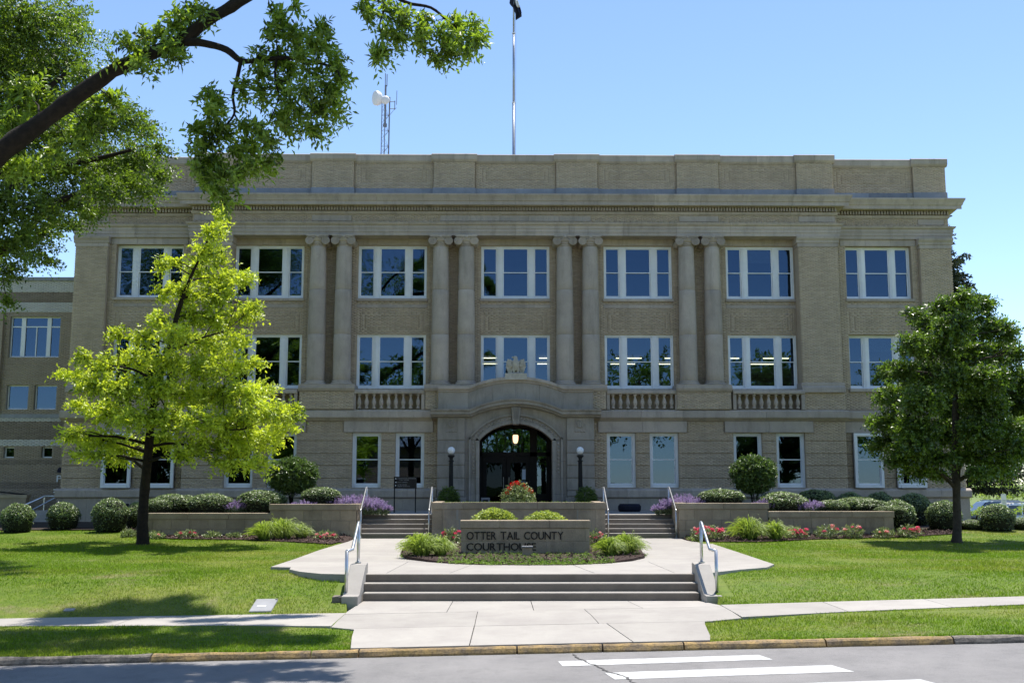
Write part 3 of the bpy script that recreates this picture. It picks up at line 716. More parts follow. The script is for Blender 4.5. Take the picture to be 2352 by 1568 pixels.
MB().box(p.x-0.13, p.x+0.13, 25.09, 25.28, p.z+0.062, p.z+0.09).build('hood', M['grey'], t)
MB().tube([(p.x, 25.2, 0.45), (p.x, 25.2, p.z-0.162)], 0.02, 8).build('stem', M['dark'], t)

# ------------------------------------------------------------ courthouse
CH = thing('courthouse', (0, 40, 1.14), 'three storey buff brick and limestone courthouse with paired ionic columns', 'courthouse')
def cells(x0, x1, z0, z1, holes):
    xs = sorted({x0, x1, *[min(max(v, x0), x1) for h in holes for v in h[:2]]}); zs = sorted({z0, z1, *[min(max(v, z0), z1) for h in holes for v in h[2:]]})
    out = []
    for zi in range(len(zs)-1):
        run = None
        for xi in range(len(xs)-1):
            cx = (xs[xi]+xs[xi+1])/2; cz = (zs[zi]+zs[zi+1])/2
            solid = xs[xi+1]-xs[xi] > 1e-5 and zs[zi+1]-zs[zi] > 1e-5 and not any(h[0] < cx < h[1] and h[2] < cz < h[3] for h in holes)
            if solid: run = [xs[xi], xs[xi+1]] if run is None else [run[0], xs[xi+1]]
            elif run: out.append((run[0], run[1], zs[zi], zs[zi+1])); run = None
        if run: out.append((run[0], run[1], zs[zi], zs[zi+1]))
    return out
def wall(name, x0, x1, z0, z1, yf, d, holes=(), mat='mortar'):
    q = MB()
    for a, b, c, e in cells(x0, x1, z0, z1, holes): q.box(a, b, yf, yf+d, c, e)
    return q.build(name, M[mat], CH)
BR = {'brick': []}
BL, BHh, JT = 0.215, 0.0505, 0.009
def bricks(x0, x1, z0, z1, yf, holes=(), proud=0.0, key='brick', z_org=None):
    """roman bricks as real slabs standing 12 mm proud of the mortar plane yf"""
    for a, b, c, e in cells(x0, x1, z0, z1, holes):
        n = max(1, int(round((e-c)/BHh))); h = (e-c)/n
        for i in range(n):
            zc = c+i*h; row = int(round(c/BHh))+i; off = (0.5 if row % 2 else 0.0)*BL
            k0 = math.floor((a-off)/BL)-1; x = k0*BL+off
            L = np.arange(x, b+BL, BL); l = np.clip(L+JT/2, a, b); r = np.clip(L+BL-JT/2, a, b); k = (r-l) > 0.03
            for u, v in zip(l[k], r[k]): BR[key].append((u, v, yf-0.006-proud, zc+JT/2, zc+h-JT/2))
def flush_bricks(key, name, mat, parent, sides=True):
    A = np.array(BR[key], np.float64); n = len(A)
    if n == 0: return
    u, v, y, z0, z1 = A.T; y = y-RNG.uniform(0, 0.0025, n); yb = y+0.03
    V = np.stack([np.stack(c, 1) for c in ((u, y, z0), (v, y, z0), (v, y, z1), (u, y, z1), (u, yb, z0), (v, yb, z0), (v, yb, z1), (u, yb, z1))], 1)
    wl = WL[parent.name]; V = V-np.array(wl)[None, None, :]
    b = (np.arange(n)*8)[:, None]
    F = np.concatenate([b+np.array(q)[None, :] for q in ((0, 1, 2, 3), (1, 5, 6, 2), (4, 0, 3, 7), (3, 2, 6, 7), (4, 5, 1, 0))])
    t = RNG.random(n)*0.62+0.38*RNG.random(n)**2
    t = np.where(RNG.random(n) < 0.06, t*0.3, t)
    o = link(name, npmesh(name, V.reshape(-1, 3), F, np.repeat(t, 8)), parent, mat, offset=False); o['kind'] = 'stuff'
def stones(name, x0, x1, prof, step, mat='stone', mitre=(None, None), off=0.0, joint=0.007):
    """a run of stones of one profile, each its own part"""
    n = max(1, round((x1-x0)/step)); w = (x1-x0)/n
    for k in range(n):
        a = x0+w*k+(joint/2 if k else 0); b = x0+w*(k+1)-(joint/2 if k < n-1 else 0); dy = -random.uniform(0, .004)
        pr = [(y+(dy if y < 40.4 else 0), z) for y, z in prof]
        MB().prismX(pr, a, b, mitre[0] if k == 0 else None, mitre[1] if k == n-1 else None).build(name, M[mat], CH)
def stone(name, x0, x1, y0, y1, z0, z1, mat='stone', bev=0.006): return MB().box(x0, x1, y0, y1, z0, z1).build(name, M[mat], CH, bevel=bev)

BAYS = [-9.7, -4.85, 0, 4.85, 9.7]; WB = [-14.38, 14.38]
# windows ------------------------------------------------------
def pane_at(win, x0, x1, z0, z1, y):
    MB().box(x0, x1, y, y+0.006, z0, z1).build('pane', M['glass'], win)
def triple(cx, z0, z1, yf, w=2.70):
    """white frame with two heavy mullions and three pairs of sliding sashes"""
    x0, x1 = cx-w/2, cx+w/2
    f = MB(); fr = 0.055; mu = [(0.232, 0.313), (0.693, 0.774)]
    f.box(x0, x0+fr, yf, yf+0.14, z0, z1); f.box(x1-fr, x1, yf, yf+0.14, z0, z1)
    f.box(x0+fr, x1-fr, yf, yf+0.14, z1-0.06, z1); f.box(x0+fr, x1-fr, yf-0.03, yf+0.14, z0, z0+0.05)
    lights = []
    for a, b in mu:
        a = x0+w*a; b = x0+w*b
        f.box(a, b, yf+0.02, yf+0.14, z0+0.05, z1-0.06); f.box(a+0.05, b-0.05, yf+0.002, yf+0.019, z0+0.05, z1-0.06); f.box(a+0.085, b-0.085, yf-0.012, yf+0.001, z0+0.05, z1-0.06)
    win = f.build('window', M['white'], CH); WL[win.name] = Vector(CH.location)
    e = [x0+fr, x0+w*mu[0][0], x0+w*mu[0][1], x0+w*mu[1][0], x0+w*mu[1][1], x1-fr]; zm = (z0+z1)/2+0.01
    if (round(cx, 2), z0) in ((-4.85, 9.36), (9.7, 9.36), (14.38, 5.81)):
        q = MB(); zt_ = z1-0.08
        while zt_ > zm+(0.1 if cx < 0 else 0.45): q.box(e[2]+0.02, e[3]-0.02, yf+0.16, yf+0.175, zt_-0.035, zt_); zt_ -= 0.045
        q.build('blind', M['white'], win)['kind'] = 'stuff'
    for i in (0, 2, 4):
        a, b = e[i]+0.003, e[i+1]-0.003
        for lo, hi, y in ((zm-0.02, z1-0.063, yf+0.045), (z0+0.052, zm+0.02, yf+0.085)):
            s = MB(); t = 0.045; bt = 0.085 if lo < zm-0.1 else 0.035; tt = 0.04 if lo > zm-0.1 else 0.035
            s.box(a, a+t, y, y+0.035, lo, hi); s.box(b-t, b, y, y+0.035, lo, hi)
            s.box(a+t, b-t, y, y+0.035, lo, lo+bt); s.box(a+t, b-t, y, y+0.035, hi-tt, hi)
            s.build('sash', M['white'], win); pane_at(win, a+t, b-t, lo+bt, hi-tt, y+0.017)
def single(x0, x1, z0, z1, yf, blind=0):
    f = MB(); fr = 0.10
    f.box(x0, x0+fr, yf, yf+0.14, z0, z1); f.box(x1-fr, x1, yf, yf+0.14, z0, z1)
    f.box(x0+fr, x1-fr, yf, yf+0.14, z1-0.09, z1); f.box(x0+fr, x1-fr, yf-0.03, yf+0.14, z0, z0+0.10)
    win = f.build('window', M['white'], CH); WL[win.name] = Vector(CH.location); zm = (z0+z1)/2+0.03
    a, b = x0+fr+0.003, x1-fr-0.003
    for lo, hi, y in ((zm-0.02, z1-0.093, yf+0.045), (z0+0.102, zm+0.02, yf+0.085)):
        s = MB(); t = 0.035; bt = 0.07 if lo < zm-0.1 else 0.035
        s.box(a, a+t, y, y+0.035, lo, hi); s.box(b-t, b, y, y+0.035, lo, hi)
        s.box(a+t, b-t, y, y+0.035, lo, lo+bt); s.box(a+t, b-t, y, y+0.035, hi-0.035, hi)
        s.build('sash', M['white'], win); pane_at(win, a+t, b-t, lo+bt, hi-0.035, y+0.017)
    return win
BLIND = []
YR = 40.6                                  # recessed wall behind the columns
Z3 = (9.36, 11.47); Z2 = (5.81, 7.93)
for cx in BAYS+WB:
    triple(cx, *Z3, YR+0.06, 2.70 if abs(cx) < 12 else 2.62); triple(cx, *Z2, YR+0.06, 2.70 if abs(cx) < 12 else 2.62)
GW = []
for cx in BAYS+WB:
    if cx == 0: continue
    for s in (-1, 1):
        c = cx+s*0.82; GW.append((c-0.55, c+0.55, 1.99, 4.07)); single(c-0.55, c+0.55, 1.99, 4.07, 40.14)

# recessed upper wall
H2 = [(c-1.35, c+1.35, *Z3) for c in BAYS]+[(c-1.35, c+1.35, *Z2) for c in BAYS]
wall('recessed_wall', -11.2, 11.2, 5.6, 11.9, YR, 0.3, H2)
obst = H2[:]
for c in BAYS:
    stone('sill', c-1.40, c+1.40, YR-0.07, YR+0.1, 9.25, 9.355)
    for a, b in ((c-1.38, c-0.46), (c-0.455, c+0.455), (c+0.46, c+1.38)): stone('band_stone', a, b, YR-0.022, YR+0.05, 8.99, 9.12)
    for a, b in ((c-1.85, c-0.62), (c-0.615, c+0.615), (c+0.62, c+1.85)): stone('lintel', a, b, YR-0.03, YR+0.06, 11.50, 11.86)
    obst += [(c-1.85, c+1.85, 11.49, 11.9), (c-1.40, c+1.40, 9.24, 9.36), (c-1.38, c+1.38, 8.98, 9.13), (c-1.25, c+1.25, 8.02, 8.80)]
    bricks(c-1.235, c+1.235, 8.035, 8.785, YR, [(c-1.06, c+1.06, 8.16, 8.66)], 0.0); bricks(c-1.045, c+1.045, 8.175, 8.645, YR, (), 0.010)
bricks(-11.0, 11.0, 5.6, 11.9, YR, obst)

# end pavilion walls, upper
for s in (-1, 1):
    a, b = sorted((s*12.6, s*17.2)); c = s*14.38
    hh = [(c-1.31, c+1.31, *Z3), (c-1.31, c+1.31, *Z2)]
    wall('pavilion_wall', a, b, 4.9, 12.3, 40.45, 0.42, hh)
    ob = hh+[(c-1.36, c+1.36, 9.24, 9.36), (c-1.33, c+1.33, 8.98, 9.13), (c-1.25, c+1.25, 8.02, 8.80), (c-1.5, c+1.5, 11.47, 11.9), (a, b, 11.75, 12.3), (a, b, 4.9, 5.0)]
    stone('sill', c-1.36, c+1.36, 40.38, 40.6, 9.25, 9.355)
    for u, v in ((c-1.33, c-0.4), (c-0.395, c+0.395), (c+0.4, c+1.33)): stone('band_stone', u, v, 40.43, 40.5, 8.99, 9.12)
    for u, v in ((c-1.5, c-0.5), (c-0.495, c+0.495), (c+0.5, c+1.5)): stone('lintel', u, v, 40.42, 40.5, 11.475, 11.74)
    bricks(c-1.235, c+1.235, 8.035, 8.785, 40.45, [(c-1.06, c+1.06, 8.16, 8.66)]); bricks(c-1.045, c+1.045, 8.175, 8.645, 40.45, (), 0.010)
    p0, p1 = sorted((s*15.97, s*17.22))
    stone('sill', c-1.36, c+1.36, 40.36, 40.6, 5.68, 5.80)
    bricks(a, b, 5.0, 11.75, 40.45, ob+[(p0, p1, 4.9, 12), (c-1.36, c+1.36, 5.68, 5.81)])
    # corner pier of the pavilion and pier of the middle block
    for q0, q1, y in ((p0, p1, 40.25), (*sorted((s*11.06, s*12.62)), 39.98)):
        MB().box(q0+0.012, q1-0.012, y, 40.9, 4.9, 11.75).build('pier', M['mortar'], CH)
        bricks(q0, q1, 6.0, 11.33, y)
        stone('pier_capital', q0-0.02, q1+0.02, y-0.03, 40.6, 11.335, 11.48)
        MB().prismX([(y-0.03, 11.482), (y-0.05, 11.5), (y-0.06, 11.58), (y-0.11, 11.66), (y-0.12, 11.74), (40.6, 11.74), (40.6, 11.482)], q0-0.06, q1+0.06).build('pier_capital', M['stone'], CH)
        MB().prismX([(y-0.03, 6.0), (y-0.045, 5.93), (y-0.04, 5.88), (y-0.10, 5.82), (y-0.11, 5.76), (y-0.13, 5.755), (y-0.13, 5.62), (40.6, 5.62), (40.6, 6.0)], q0-0.05, q1+0.05).build('pier_base', M['stone'], CH)
        bricks(q0-0.05, q1+0.05, 4.97, 5.60, y-0.02)
        MB().box(q0-0.04, q1+0.04, y-0.018, 40.6, 4.95, 5.618).build('pedestal', M['mortar'], CH)
        # side bricks seen in the return
        sx = q0 if s > 0 else q1
        MB().box(sx-0.004, sx+0.004, y+0.01, 40.44, 6.0, 11.33).build('pier_return', M['brick'], CH)

# entablature
def ent(x0, x1, y, end0=None, end1=None):
    m0 = (lambda yy: x0-max(0, (y-yy))) if end0 else None; m1 = (lambda yy: x1+max(0, (y-yy))) if end1 else None
    A = [(y+0.75, 11.74), (y-0.10, 11.74), (y-0.10, 11.87), (y-0.12, 11.875), (y-0.12, 12.01), (y-0.14, 12.015), (y-0.14, 12.13), (y-0.19, 12.16), (y-0.22, 12.22), (y-0.22, 12.24), (y+0.75, 12.25)]
    stones('architrave_stone', x0, x1, A, 2.1, mitre=(m0, m1))
    MB().box(x0, x1, y, y+0.5, 12.24, 12.6).build('frieze', M['mortar'], CH)
    K = [(y+0.7, 12.60), (y-0.03, 12.60), (y-0.06, 12.64), (y-0.08, 12.70), (y-0.02, 12.72), (y-0.02, 12.885), (y-0.15, 12.90), (y-0.18, 12.935), (y-0.37, 12.93), (y-0.40, 12.89), (y-0.40, 13.03), (y-0.43, 13.05), (y-0.46, 13.14), (y-0.50, 13.22), (y-0.52, 13.25), (y-0.52, 13.31), (y+0.7, 13.38)]
    stones('cornice_stone', x0, x1, K, 1.75, mitre=(m0, m1))
    q = MB(); n = int((x1-x0)/0.112); w = (x1-x0)/n
    for i in range(n): q.box(x0+w*i+0.022, x0+w*i+0.084, y-0.165, y-0.015, 12.735, 12.872)
    o = q.build('dentil_course', M['stone'], CH); o['kind'] = 'stuff'
ent(-12.62, 12.62, 40.0, True, True)
ent(-17.24, -12.69, 40.45, True, False); ent(12.69, 17.24, 40.45, False, True)
plq = [(-7.2, 0.78), (7.2, 0.78), (-11.85, 0.72), (11.85, 0.72)]
ob = [(c-w, c+w, 12.33, 12.565) for c, w in plq]+[(-2.95, 2.95, 12.33, 12.565)]
bricks(-12.62, 12.62, 12.25, 12.6, 40.0, ob)
for c, w in plq: stone('plaque', c-w+0.006, c+w-0.006, 39.975, 40.1, 12.335, 12.56)
for a, b in ((-2.95, -1.78), (-1.775, -0.62), (-0.615, 0.50), (0.505, 1.7), (1.705, 2.95)): stone('inscription_stone', a+0.004, b-0.002, 39.975, 40.1, 12.335, 12.56)
M['carve'] = surf('carved_letter_shade', (0.34, 0.31, 0.27), (0.31, 0.28, 0.245), 3, 0.9, 0)
text(CH, 'OTTER TAIL COUNTY COURT HOUSE', -2.72, 2.70, 39.975, 12.385, 0.13, M['carve'], each=True, depth=0.003, gap=0.35, space=0.9)
for s in (-1, 1):
    a, b = sorted((s*12.7, s*17.24)); c0 = s*16.55
    bricks(a, b, 12.25, 12.6, 40.45, [(c0-0.52, c0+0.52, 12.33, 12.565)])
    stone('plaque', c0-0.515, c0+0.515, 40.425, 40.55, 12.335, 12.56)
# soffit over the colonnade
MB().box(-11.06, 11.06, 40.0, 40.62, 11.875, 11.9).build('soffit', M['stone'], CH)

# parapet
def parapet(x0, x1, y, pil, ends):
    MB().box(x0, x1, y, y+0.4, 13.3, 14.7).build('parapet_wall', M['mortar'], CH)
    stones('parapet_base_stone', x0, x1, [(y-0.05, 13.3), (y-0.05, 13.64), (y-0.02, 13.68), (y+0.05, 13.68), (y+0.05, 13.3)], 1.6, mat='slate')
    h = []; cs = sorted(pil)
    for c, w in cs: h.append((c-w, c+w, 13.6, 14.8))
    gaps = []; e = x0
    for c, w in cs:
        if c-w-e > 0.8: gaps.append((e, c-w))
        e = c+w
    if x1-e > 0.8: gaps.append((e, x1))
    for a, b in gaps:
        m = 0.28; h.append((a+m, b-m, 13.93, 14.52)); k = (b-m-a-m)
        bricks(a+m+0.012, b-m-0.012, 13.942, 14.508, y, [(a+m+0.17, b-m-0.17, 14.04, 14.41)]); bricks(a+m+0.185, b-m-0.185, 14.055, 14.395, y, (), 0.009)
        stones('coping_stone', a+0.003, b-0.003, [(y-0.02, 14.70), (y-0.05, 14.73), (y-0.09, 14.79), (y-0.10, 15.03), (y-0.06, 15.06), (y+0.45, 15.09), (y+0.45, 14.70)], 1.5)
    bricks(x0, x1, 13.68, 14.7, y, h)
    for c, w in cs:
        MB().box(c-w+0.01, c+w-0.01, y-0.11, y+0.1, 13.3, 14.75).build('parapet_pier', M['mortar'], CH)
        bricks(c-w, c+w, 13.68, 14.74, y-0.11)
        stone('parapet_base_stone', c-w-0.03, c+w+0.03, y-0.17, y-0.055, 13.3, 13.675, mat='slate')
        for a, b in ((c-w-0.08, c), (c+0.006, c+w+0.08)):
            MB().prismX([(y-0.13, 14.745), (y-0.16, 14.78), (y-0.20, 14.84), (y-0.21, 15.035), (y-0.17, 15.065), (y+0.46, 15.10), (y+0.46, 14.745)], a, b).build('coping_stone', M['stone'], CH)
parapet(-12.6, 12.6, 40.15, [(-7.2, 0.82), (-2.42, 0.82), (2.42, 0.82), (7.2, 0.82), (-11.85, 0.72), (11.85, 0.72)], 0)
parapet(-17.25, -12.62, 40.6, [(-16.6, 0.65)], 0); parapet(12.62, 17.25, 40.6, [(16.6, 0.65)], 0)

# columns
def capital(cx, cy, zt, parent):
    q = MB()
    q.box(cx-0.42, cx+0.42, cy-0.40, cy+0.36, zt-0.07, zt)
    q.box(cx-0.38, cx+0.38, cy-0.36, cy+0.34, zt-0.115, zt-0.072)
    q.lathe([(0.31, -0.34), (0.33, -0.31), (0.315, -0.27), (0.37, -0.22), (0.39, -0.16), (0.36, -0.118)], cx, cy, 20, zt)
    for s in (-1, 1):
        vx = cx+s*0.315; vz = zt-0.235
        q.lathe([(0.03, 0.0), (0.155, 0.0), (0.165, 0.02), (0.15, 0.05), (0.12, 0.2), (0.11, 0.36), (0.12, 0.5), (0.155, 0.68), (0.155, 0.70)], vx, cy-0.36, 20, vz, 'Y')
        sp = []
        for k in range(44):
            a = k/43*2*math.pi*2.4; rr = 0.148*(1-k/43*0.86); sp.append((vx+s*rr*math.sin(a), cy-0.368, vz+rr*math.cos(a)))
        q.tube(sp, [0.017*(1-0.55*k/43) for k in range(44)], 5)
        q.ball((vx, cy-0.37, vz), 0.028, 8, 5)
        q.tube([(vx, cy-0.365, vz+0.15), (cx+s*0.12, cy-0.375, zt-0.125), (cx, cy-0.375, zt-0.135)], 0.018, 5)
    for k in range(5):
        q.ball((cx-0.14+0.07*k, cy-0.345, zt-0.19), 0.034, 8, 6, (0.75, 0.8, 1.25))
    q.ball((cx, cy-0.40, zt-0.075), 0.055, 8, 6, (1.2, 0.6, 1.1))
    o = q.build('capital', M['stone'], parent, smooth='auto'); return o
CY = 40.13
for c in (-7.2, -2.42, 2.42, 7.2):
    for s in (-1, 1):
        cx = c+s*0.5; zb, zt = 5.90, 11.74
        z = [zb+0.16, zb+1.95, zb+3.7, zt-0.42]
        def rad(zz):
            t = (zz-zb)/(zt-zb); return 0.345-0.055*max(0, t-0.25)**1.2/0.75**1.2
        root = MB().lathe([(0.415, 0.0), (0.43, 0.035), (0.415, 0.07), (0.375, 0.08), (0.37, 0.10), (0.385, 0.115), (0.372, 0.14), (0.352, 0.157)], cx, CY, 28, zb).build('column', M['stone'], CH, smooth='auto')
        WL[root.name] = Vector(CH.location)
        for a, b in zip(z, z[1:]):
            k = 6; pr = [(rad(a)-0.008, a+0.002)]+[(rad(a+0.012+(b-a-0.024)*i/k), a+0.012+(b-a-0.024)*i/k) for i in range(k+1)]+[(rad(b)-0.008, b-0.002)]
            MB().lathe(pr, cx, CY, 28, 0).build('drum', M['stone'], root, smooth='auto')
        MB().lathe([(rad(zt), -0.42), (rad(zt)+0.025, -0.40), (rad(zt)+0.025, -0.375), (rad(zt), -0.36), (rad(zt), -0.33)], cx, CY, 24, zt).build('neck_ring', M['stone'], root, smooth='auto')
        capital(cx, CY, zt-0.004, root)
    # pedestal under the pair
    MB().box(c-1.02, c+1.02, 39.76, 40.6, 4.95, 5.62).build('pedestal', M['mortar'], CH)
    bricks(c-1.03, c+1.03, 4.97, 5.62, 39.76)
    for a, b in ((c-1.07, c-0.002), (c+0.002, c+1.07)):
        MB().prismX([(39.74, 5.62), (39.70, 5.65), (39.66, 5.72), (39.65, 5.78), (39.68, 5.80), (39.68, 5.895), (40.6, 5.895), (40.6, 5.62)], a, b).build('pedestal_cap', M['stone'], CH)

# balustrades under the second-storey windows
bal = MB().lathe([(0.075, 0), (0.075, 0.05), (0.05, 0.06), (0.045, 0.09), (0.075, 0.16), (0.088, 0.22), (0.08, 0.28), (0.05, 0.37), (0.038, 0.43), (0.042, 0.47), (0.06, 0.49), (0.07, 0.50), (0.07, 0.545)], 0, 0, 12).build('baluster', M['stone'], CH, smooth='auto', offset=False)
first = True
for c in (-9.7, -4.85, 4.85, 9.7):
    for k in range(9):
        o = bal if first else bal.copy()
        if not first: C.objects.link(o); o.parent = CH
        first = False
        o.location = (c-1.12+0.28*k, -0.10, 4.99-1.14)
    for a, b in ((c-1.38, c-0.002), (c+0.002, c+1.38)):
        MB().prismX([(39.80, 5.54), (39.77, 5.57), (39.77, 5.66), (39.80, 5.70), (40.6, 5.75), (40.6, 5.54)], a, b).build('rail_stone', M['stone'], CH)
    for a in (c-1.38, c+1.25): stone('end_post', a, a+0.13, 39.82, 40.0, 4.95, 5.538)
    MB().box(c-1.38, c+1.38, 40.5, 40.62, 4.9, 5.6).build('back_wall', M['brick'], CH)
MB().box(-12.6, 12.6, 39.9, 40.64, 4.60, 4.95).build('balcony_floor', M['stone'], CH)

# ground storey: bands of brick between deep joints
gj = [atY(845, y, 40).z for y in (1126, 1098, 1069, 1041, 1012)]+[4.51]
wallh = [g for g in GW]+[(-2.05, 2.05, 0.5, 4.9)]
gjs = [1.98]+gj
for x0, x1, y in ((-12.65, 12.65, 40.0), (-17.33, -12.66, 40.35), (12.66, 17.33, 40.35)):
    wall('ground_storey_wall', x0, x1, 1.0, 4.6, y+0.035, 0.3, wallh)
    for a, b in zip(gjs, gjs[1:]):
        top = b == 4.51
        hs = list(wallh)+[(c-1.72, c+1.72, 4.08, 4.6) for c in BAYS+WB if c]
        for c_ in cells(x0, x1, a+0.022, b-0.022, hs+[(-2.95, 2.95, 0, 5)]): MB().box(c_[0], c_[1], y, y+0.034, c_[2], c_[3]).build('brick_band', M['mortar'], CH)
        bricks(x0, x1, a+0.02, b-0.02, y, hs+[(-2.95, 2.95, 0, 5)])
for c in BAYS+WB:
    if c == 0: continue
    y = 39.95 if abs(c) < 12 else 40.30
    for a, b in ((c-1.70, c-0.003), (c+0.003, c+1.70)):
        a = max(a, -17.3); b = min(b, 17.3)
        MB().box(a, b, y-0.02, y+0.4, 4.085, 4.515).build('lintel', M['stone'], CH, bevel=0.006)
    for s in (-1, 1): stone('sill', c+s*0.82-0.56, c+s*0.82+0.56, y-0.02, y+0.3, 1.975, 1.988)
for x0, x1, y, m0, m1 in ((-12.75, 12.75, 39.78, 1, 1), (-17.45, -12.76, 40.15, 1, 0), (12.76, 17.45, 40.15, 0, 1)):
    for a, b in (((x0, -3.2), (3.2, x1)) if x0 < 0 < x1 else ((x0, x1),)):
        stones('belt_stone', a, b, [(y+0.22, 4.52), (y+0.18, 4.525), (y+0.12, 4.60), (y+0.02, 4.62), (y, 4.66), (y, 4.88), (y+0.03, 4.92), (y+0.5, 4.952), (y+0.5, 4.52)], 1.7)
for x0, x1, y in ((-12.78, 12.78, 39.82), (-17.46, -12.79, 40.17), (12.79, 17.46, 40.17)):
    for a, b in (((x0, -3.0), (3.0, x1)) if x0 < 0 < x1 else ((x0, x1),)):
        stones('water_table_stone', a, b, [(y+0.5, 1.972), (y+0.14, 1.972), (y+0.04, 1.93), (y, 1.88), (y, 1.66), (y+0.03, 1.62), (y+0.12, 1.60), (y+0.5, 1.60)], 1.25)
        stones('plinth_stone', a+0.06, b-0.06, [(y+0.5, 1.598), (y+0.09, 1.598), (y+0.09, 0.2), (y+0.5, 0.2)], 1.25)
MB().box(-14.9, -14.65, 40.08, 40.2, 1.15, 1.4).build('air_vent', M['black'], CH)

# hidden bulk, roof and storeys inside
MB().box(-17.2, -17.1, 40.9, 58, 0.2, 14.6).box(17.1, 17.2, 40.9, 58, 0.2, 14.6).box(-17.2, 17.2, 57.9, 58, 0.2, 14.6).build('side_wall', M['brick'], CH)
MB().box(-17.1, 17.1, 40.9, 57.9, 13.1, 13.3).build('roof', M['grey'], CH)
q = MB()
for z0, z1 in ((1.2, 4.5), (5.2, 8.15), (8.6, 11.7)):
    for a, b in ((-17.0, -6.0), (-5.9, 5.9), (6.0, 17.0)):
        if z0 < 2 and a == -5.9:
            for a2, b2 in ((-5.9, -2.6), (2.6, 5.9)): q.box(a2, b2, 47.0, 47.05, z0, z1)
            continue
        q.box(a, b, 54.0, 54.05, z0, z1)
    q.box(-17, 17, 41.0, 54, z0-0.06, z0-0.02) if z0 > 2 else q.box(-17, -2.7, 41.0, 54, z0-0.06, z0-0.02).box(2.7, 17, 41.0, 54, z0-0.06, z0-0.02)
    q.box(-17, 17, 41.0, 54, z1+0.02, z1+0.06) if z0 > 2 else q.box(-17, -2.7, 41.0, 54, z1+0.02, z1+0.06).box(2.7, 17, 41.0, 54, z1+0.02, z1+0.06)
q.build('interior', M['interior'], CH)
for y in (49.9, 52.4):
    for cx in (-1.15, 3.2, 5.6, 7.95, 10.3, 12.7, 15.0, 1.9):
        MB().box(cx-0.62, cx+0.62, y-0.03, y+0.03, 8.08, 8.12).build('ceiling_tube', M['tube'], CH)

# portal -------------------------------------------------------
def arc_path(half, flat, z_flat, rise, n=17):
    """plan of a moulding that runs level and rises over an arc: list of (x, z)"""
    r = (half*half+rise*rise)/(2*rise); p = [(-flat, z_flat)]
    for k in range(n):
        x = -half+2*half*k/(n-1); p.append((x, z_flat+math.sqrt(max(0, r*r-x*x))-(r-rise)))
    p.append((flat, z_flat)); return p
def sweep(name, path, prof, mat, every=3, joint=0.004):
    """profile of (y, dz) carried along a path of (x, z); a part for each few segments"""
    i = 0
    while i < len(path)-1:
        j = min(i+every, len(path)-1); q = MB(); m_ = len(prof)
        if path[i][1] == path[i+1][1] and i == 0: j = 1
        if j == len(path)-2+0 and False: j = len(path)-1
        for k in range(i, j+1):
            sh = joint/2*(1 if k == i else (-1 if k == j else 0))
            for (y, dz) in prof: q.v.append((path[k][0]+sh, y, path[k][1]+dz))
        for k in range(j-i):
            for l in range(m_): q.f.append((k*m_+l, (k+1)*m_+l, (k+1)*m_+(l+1) % m_, k*m_+(l+1) % m_))
        q.f += [tuple(range(m_-1, -1, -1)), tuple(range((j-i)*m_, (j-i+1)*m_))]
        q.build(name, M[mat], CH); i = j
        if i == len(path)-2: every = 1
YP = 39.42                                 # face of the portal piers
zF = atY(1000, 957, 39.15).z               # underside of the level hood
zC = atY(1183, 933, 39.15).z
hood = arc_path(1.72, 3.0, zF, zC-zF)
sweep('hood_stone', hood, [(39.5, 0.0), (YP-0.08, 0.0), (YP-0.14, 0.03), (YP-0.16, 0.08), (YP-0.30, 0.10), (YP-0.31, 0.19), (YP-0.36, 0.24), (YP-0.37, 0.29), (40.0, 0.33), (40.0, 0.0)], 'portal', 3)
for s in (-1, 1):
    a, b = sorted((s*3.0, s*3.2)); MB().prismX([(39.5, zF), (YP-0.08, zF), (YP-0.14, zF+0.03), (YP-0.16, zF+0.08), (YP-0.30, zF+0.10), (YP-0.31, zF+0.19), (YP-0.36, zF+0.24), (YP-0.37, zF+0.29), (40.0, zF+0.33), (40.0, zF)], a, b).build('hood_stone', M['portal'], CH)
zA = atY(1010, 900, YP).z; zAc = atY(1183, 878, YP).z; zAt = atY(1010, 887, YP).z
top = arc_path(1.78, 2.93, zA, zAc-zA)
# attic face below the top moulding, split into stones
tp = [(-2.93, zA)]+top[1:-1]+[(2.93, zA)]
lowp = [(x, (hood[0][1]+0.3) if abs(x) >= 1.72 else np.interp(x, [h[0] for h in hood], [h[1] for h in hood])+0.3) for x, _ in tp]
cutx = [0, 1, 5, 9, 13, 17, 18]
for i, j in zip(cutx, cutx[1:]):
    poly = [(tp[k][0], tp[k][1]-0.002) for k in range(i, j+1)]+[(lowp[k][0], lowp[k][1]) for k in range(j, i-1, -1)]
    sh = [(p[0]+(0.003 if abs(p[0]-tp[i][0]) < 1e-6 else (-0.003 if abs(p[0]-tp[j][0]) < 1e-6 else 0)), p[1]) for p in poly]
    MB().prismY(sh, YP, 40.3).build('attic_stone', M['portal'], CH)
sweep('attic_coping', top, [(YP+0.1, 0.0), (YP-0.03, 0.0), (YP-0.05, 0.03), (YP-0.03, 0.06), (YP-0.08, 0.09), (YP-0.10, 0.13), (YP-0.09, 0.22), (40.5, 0.25), (40.5, 0.0)], 'stone', 3)
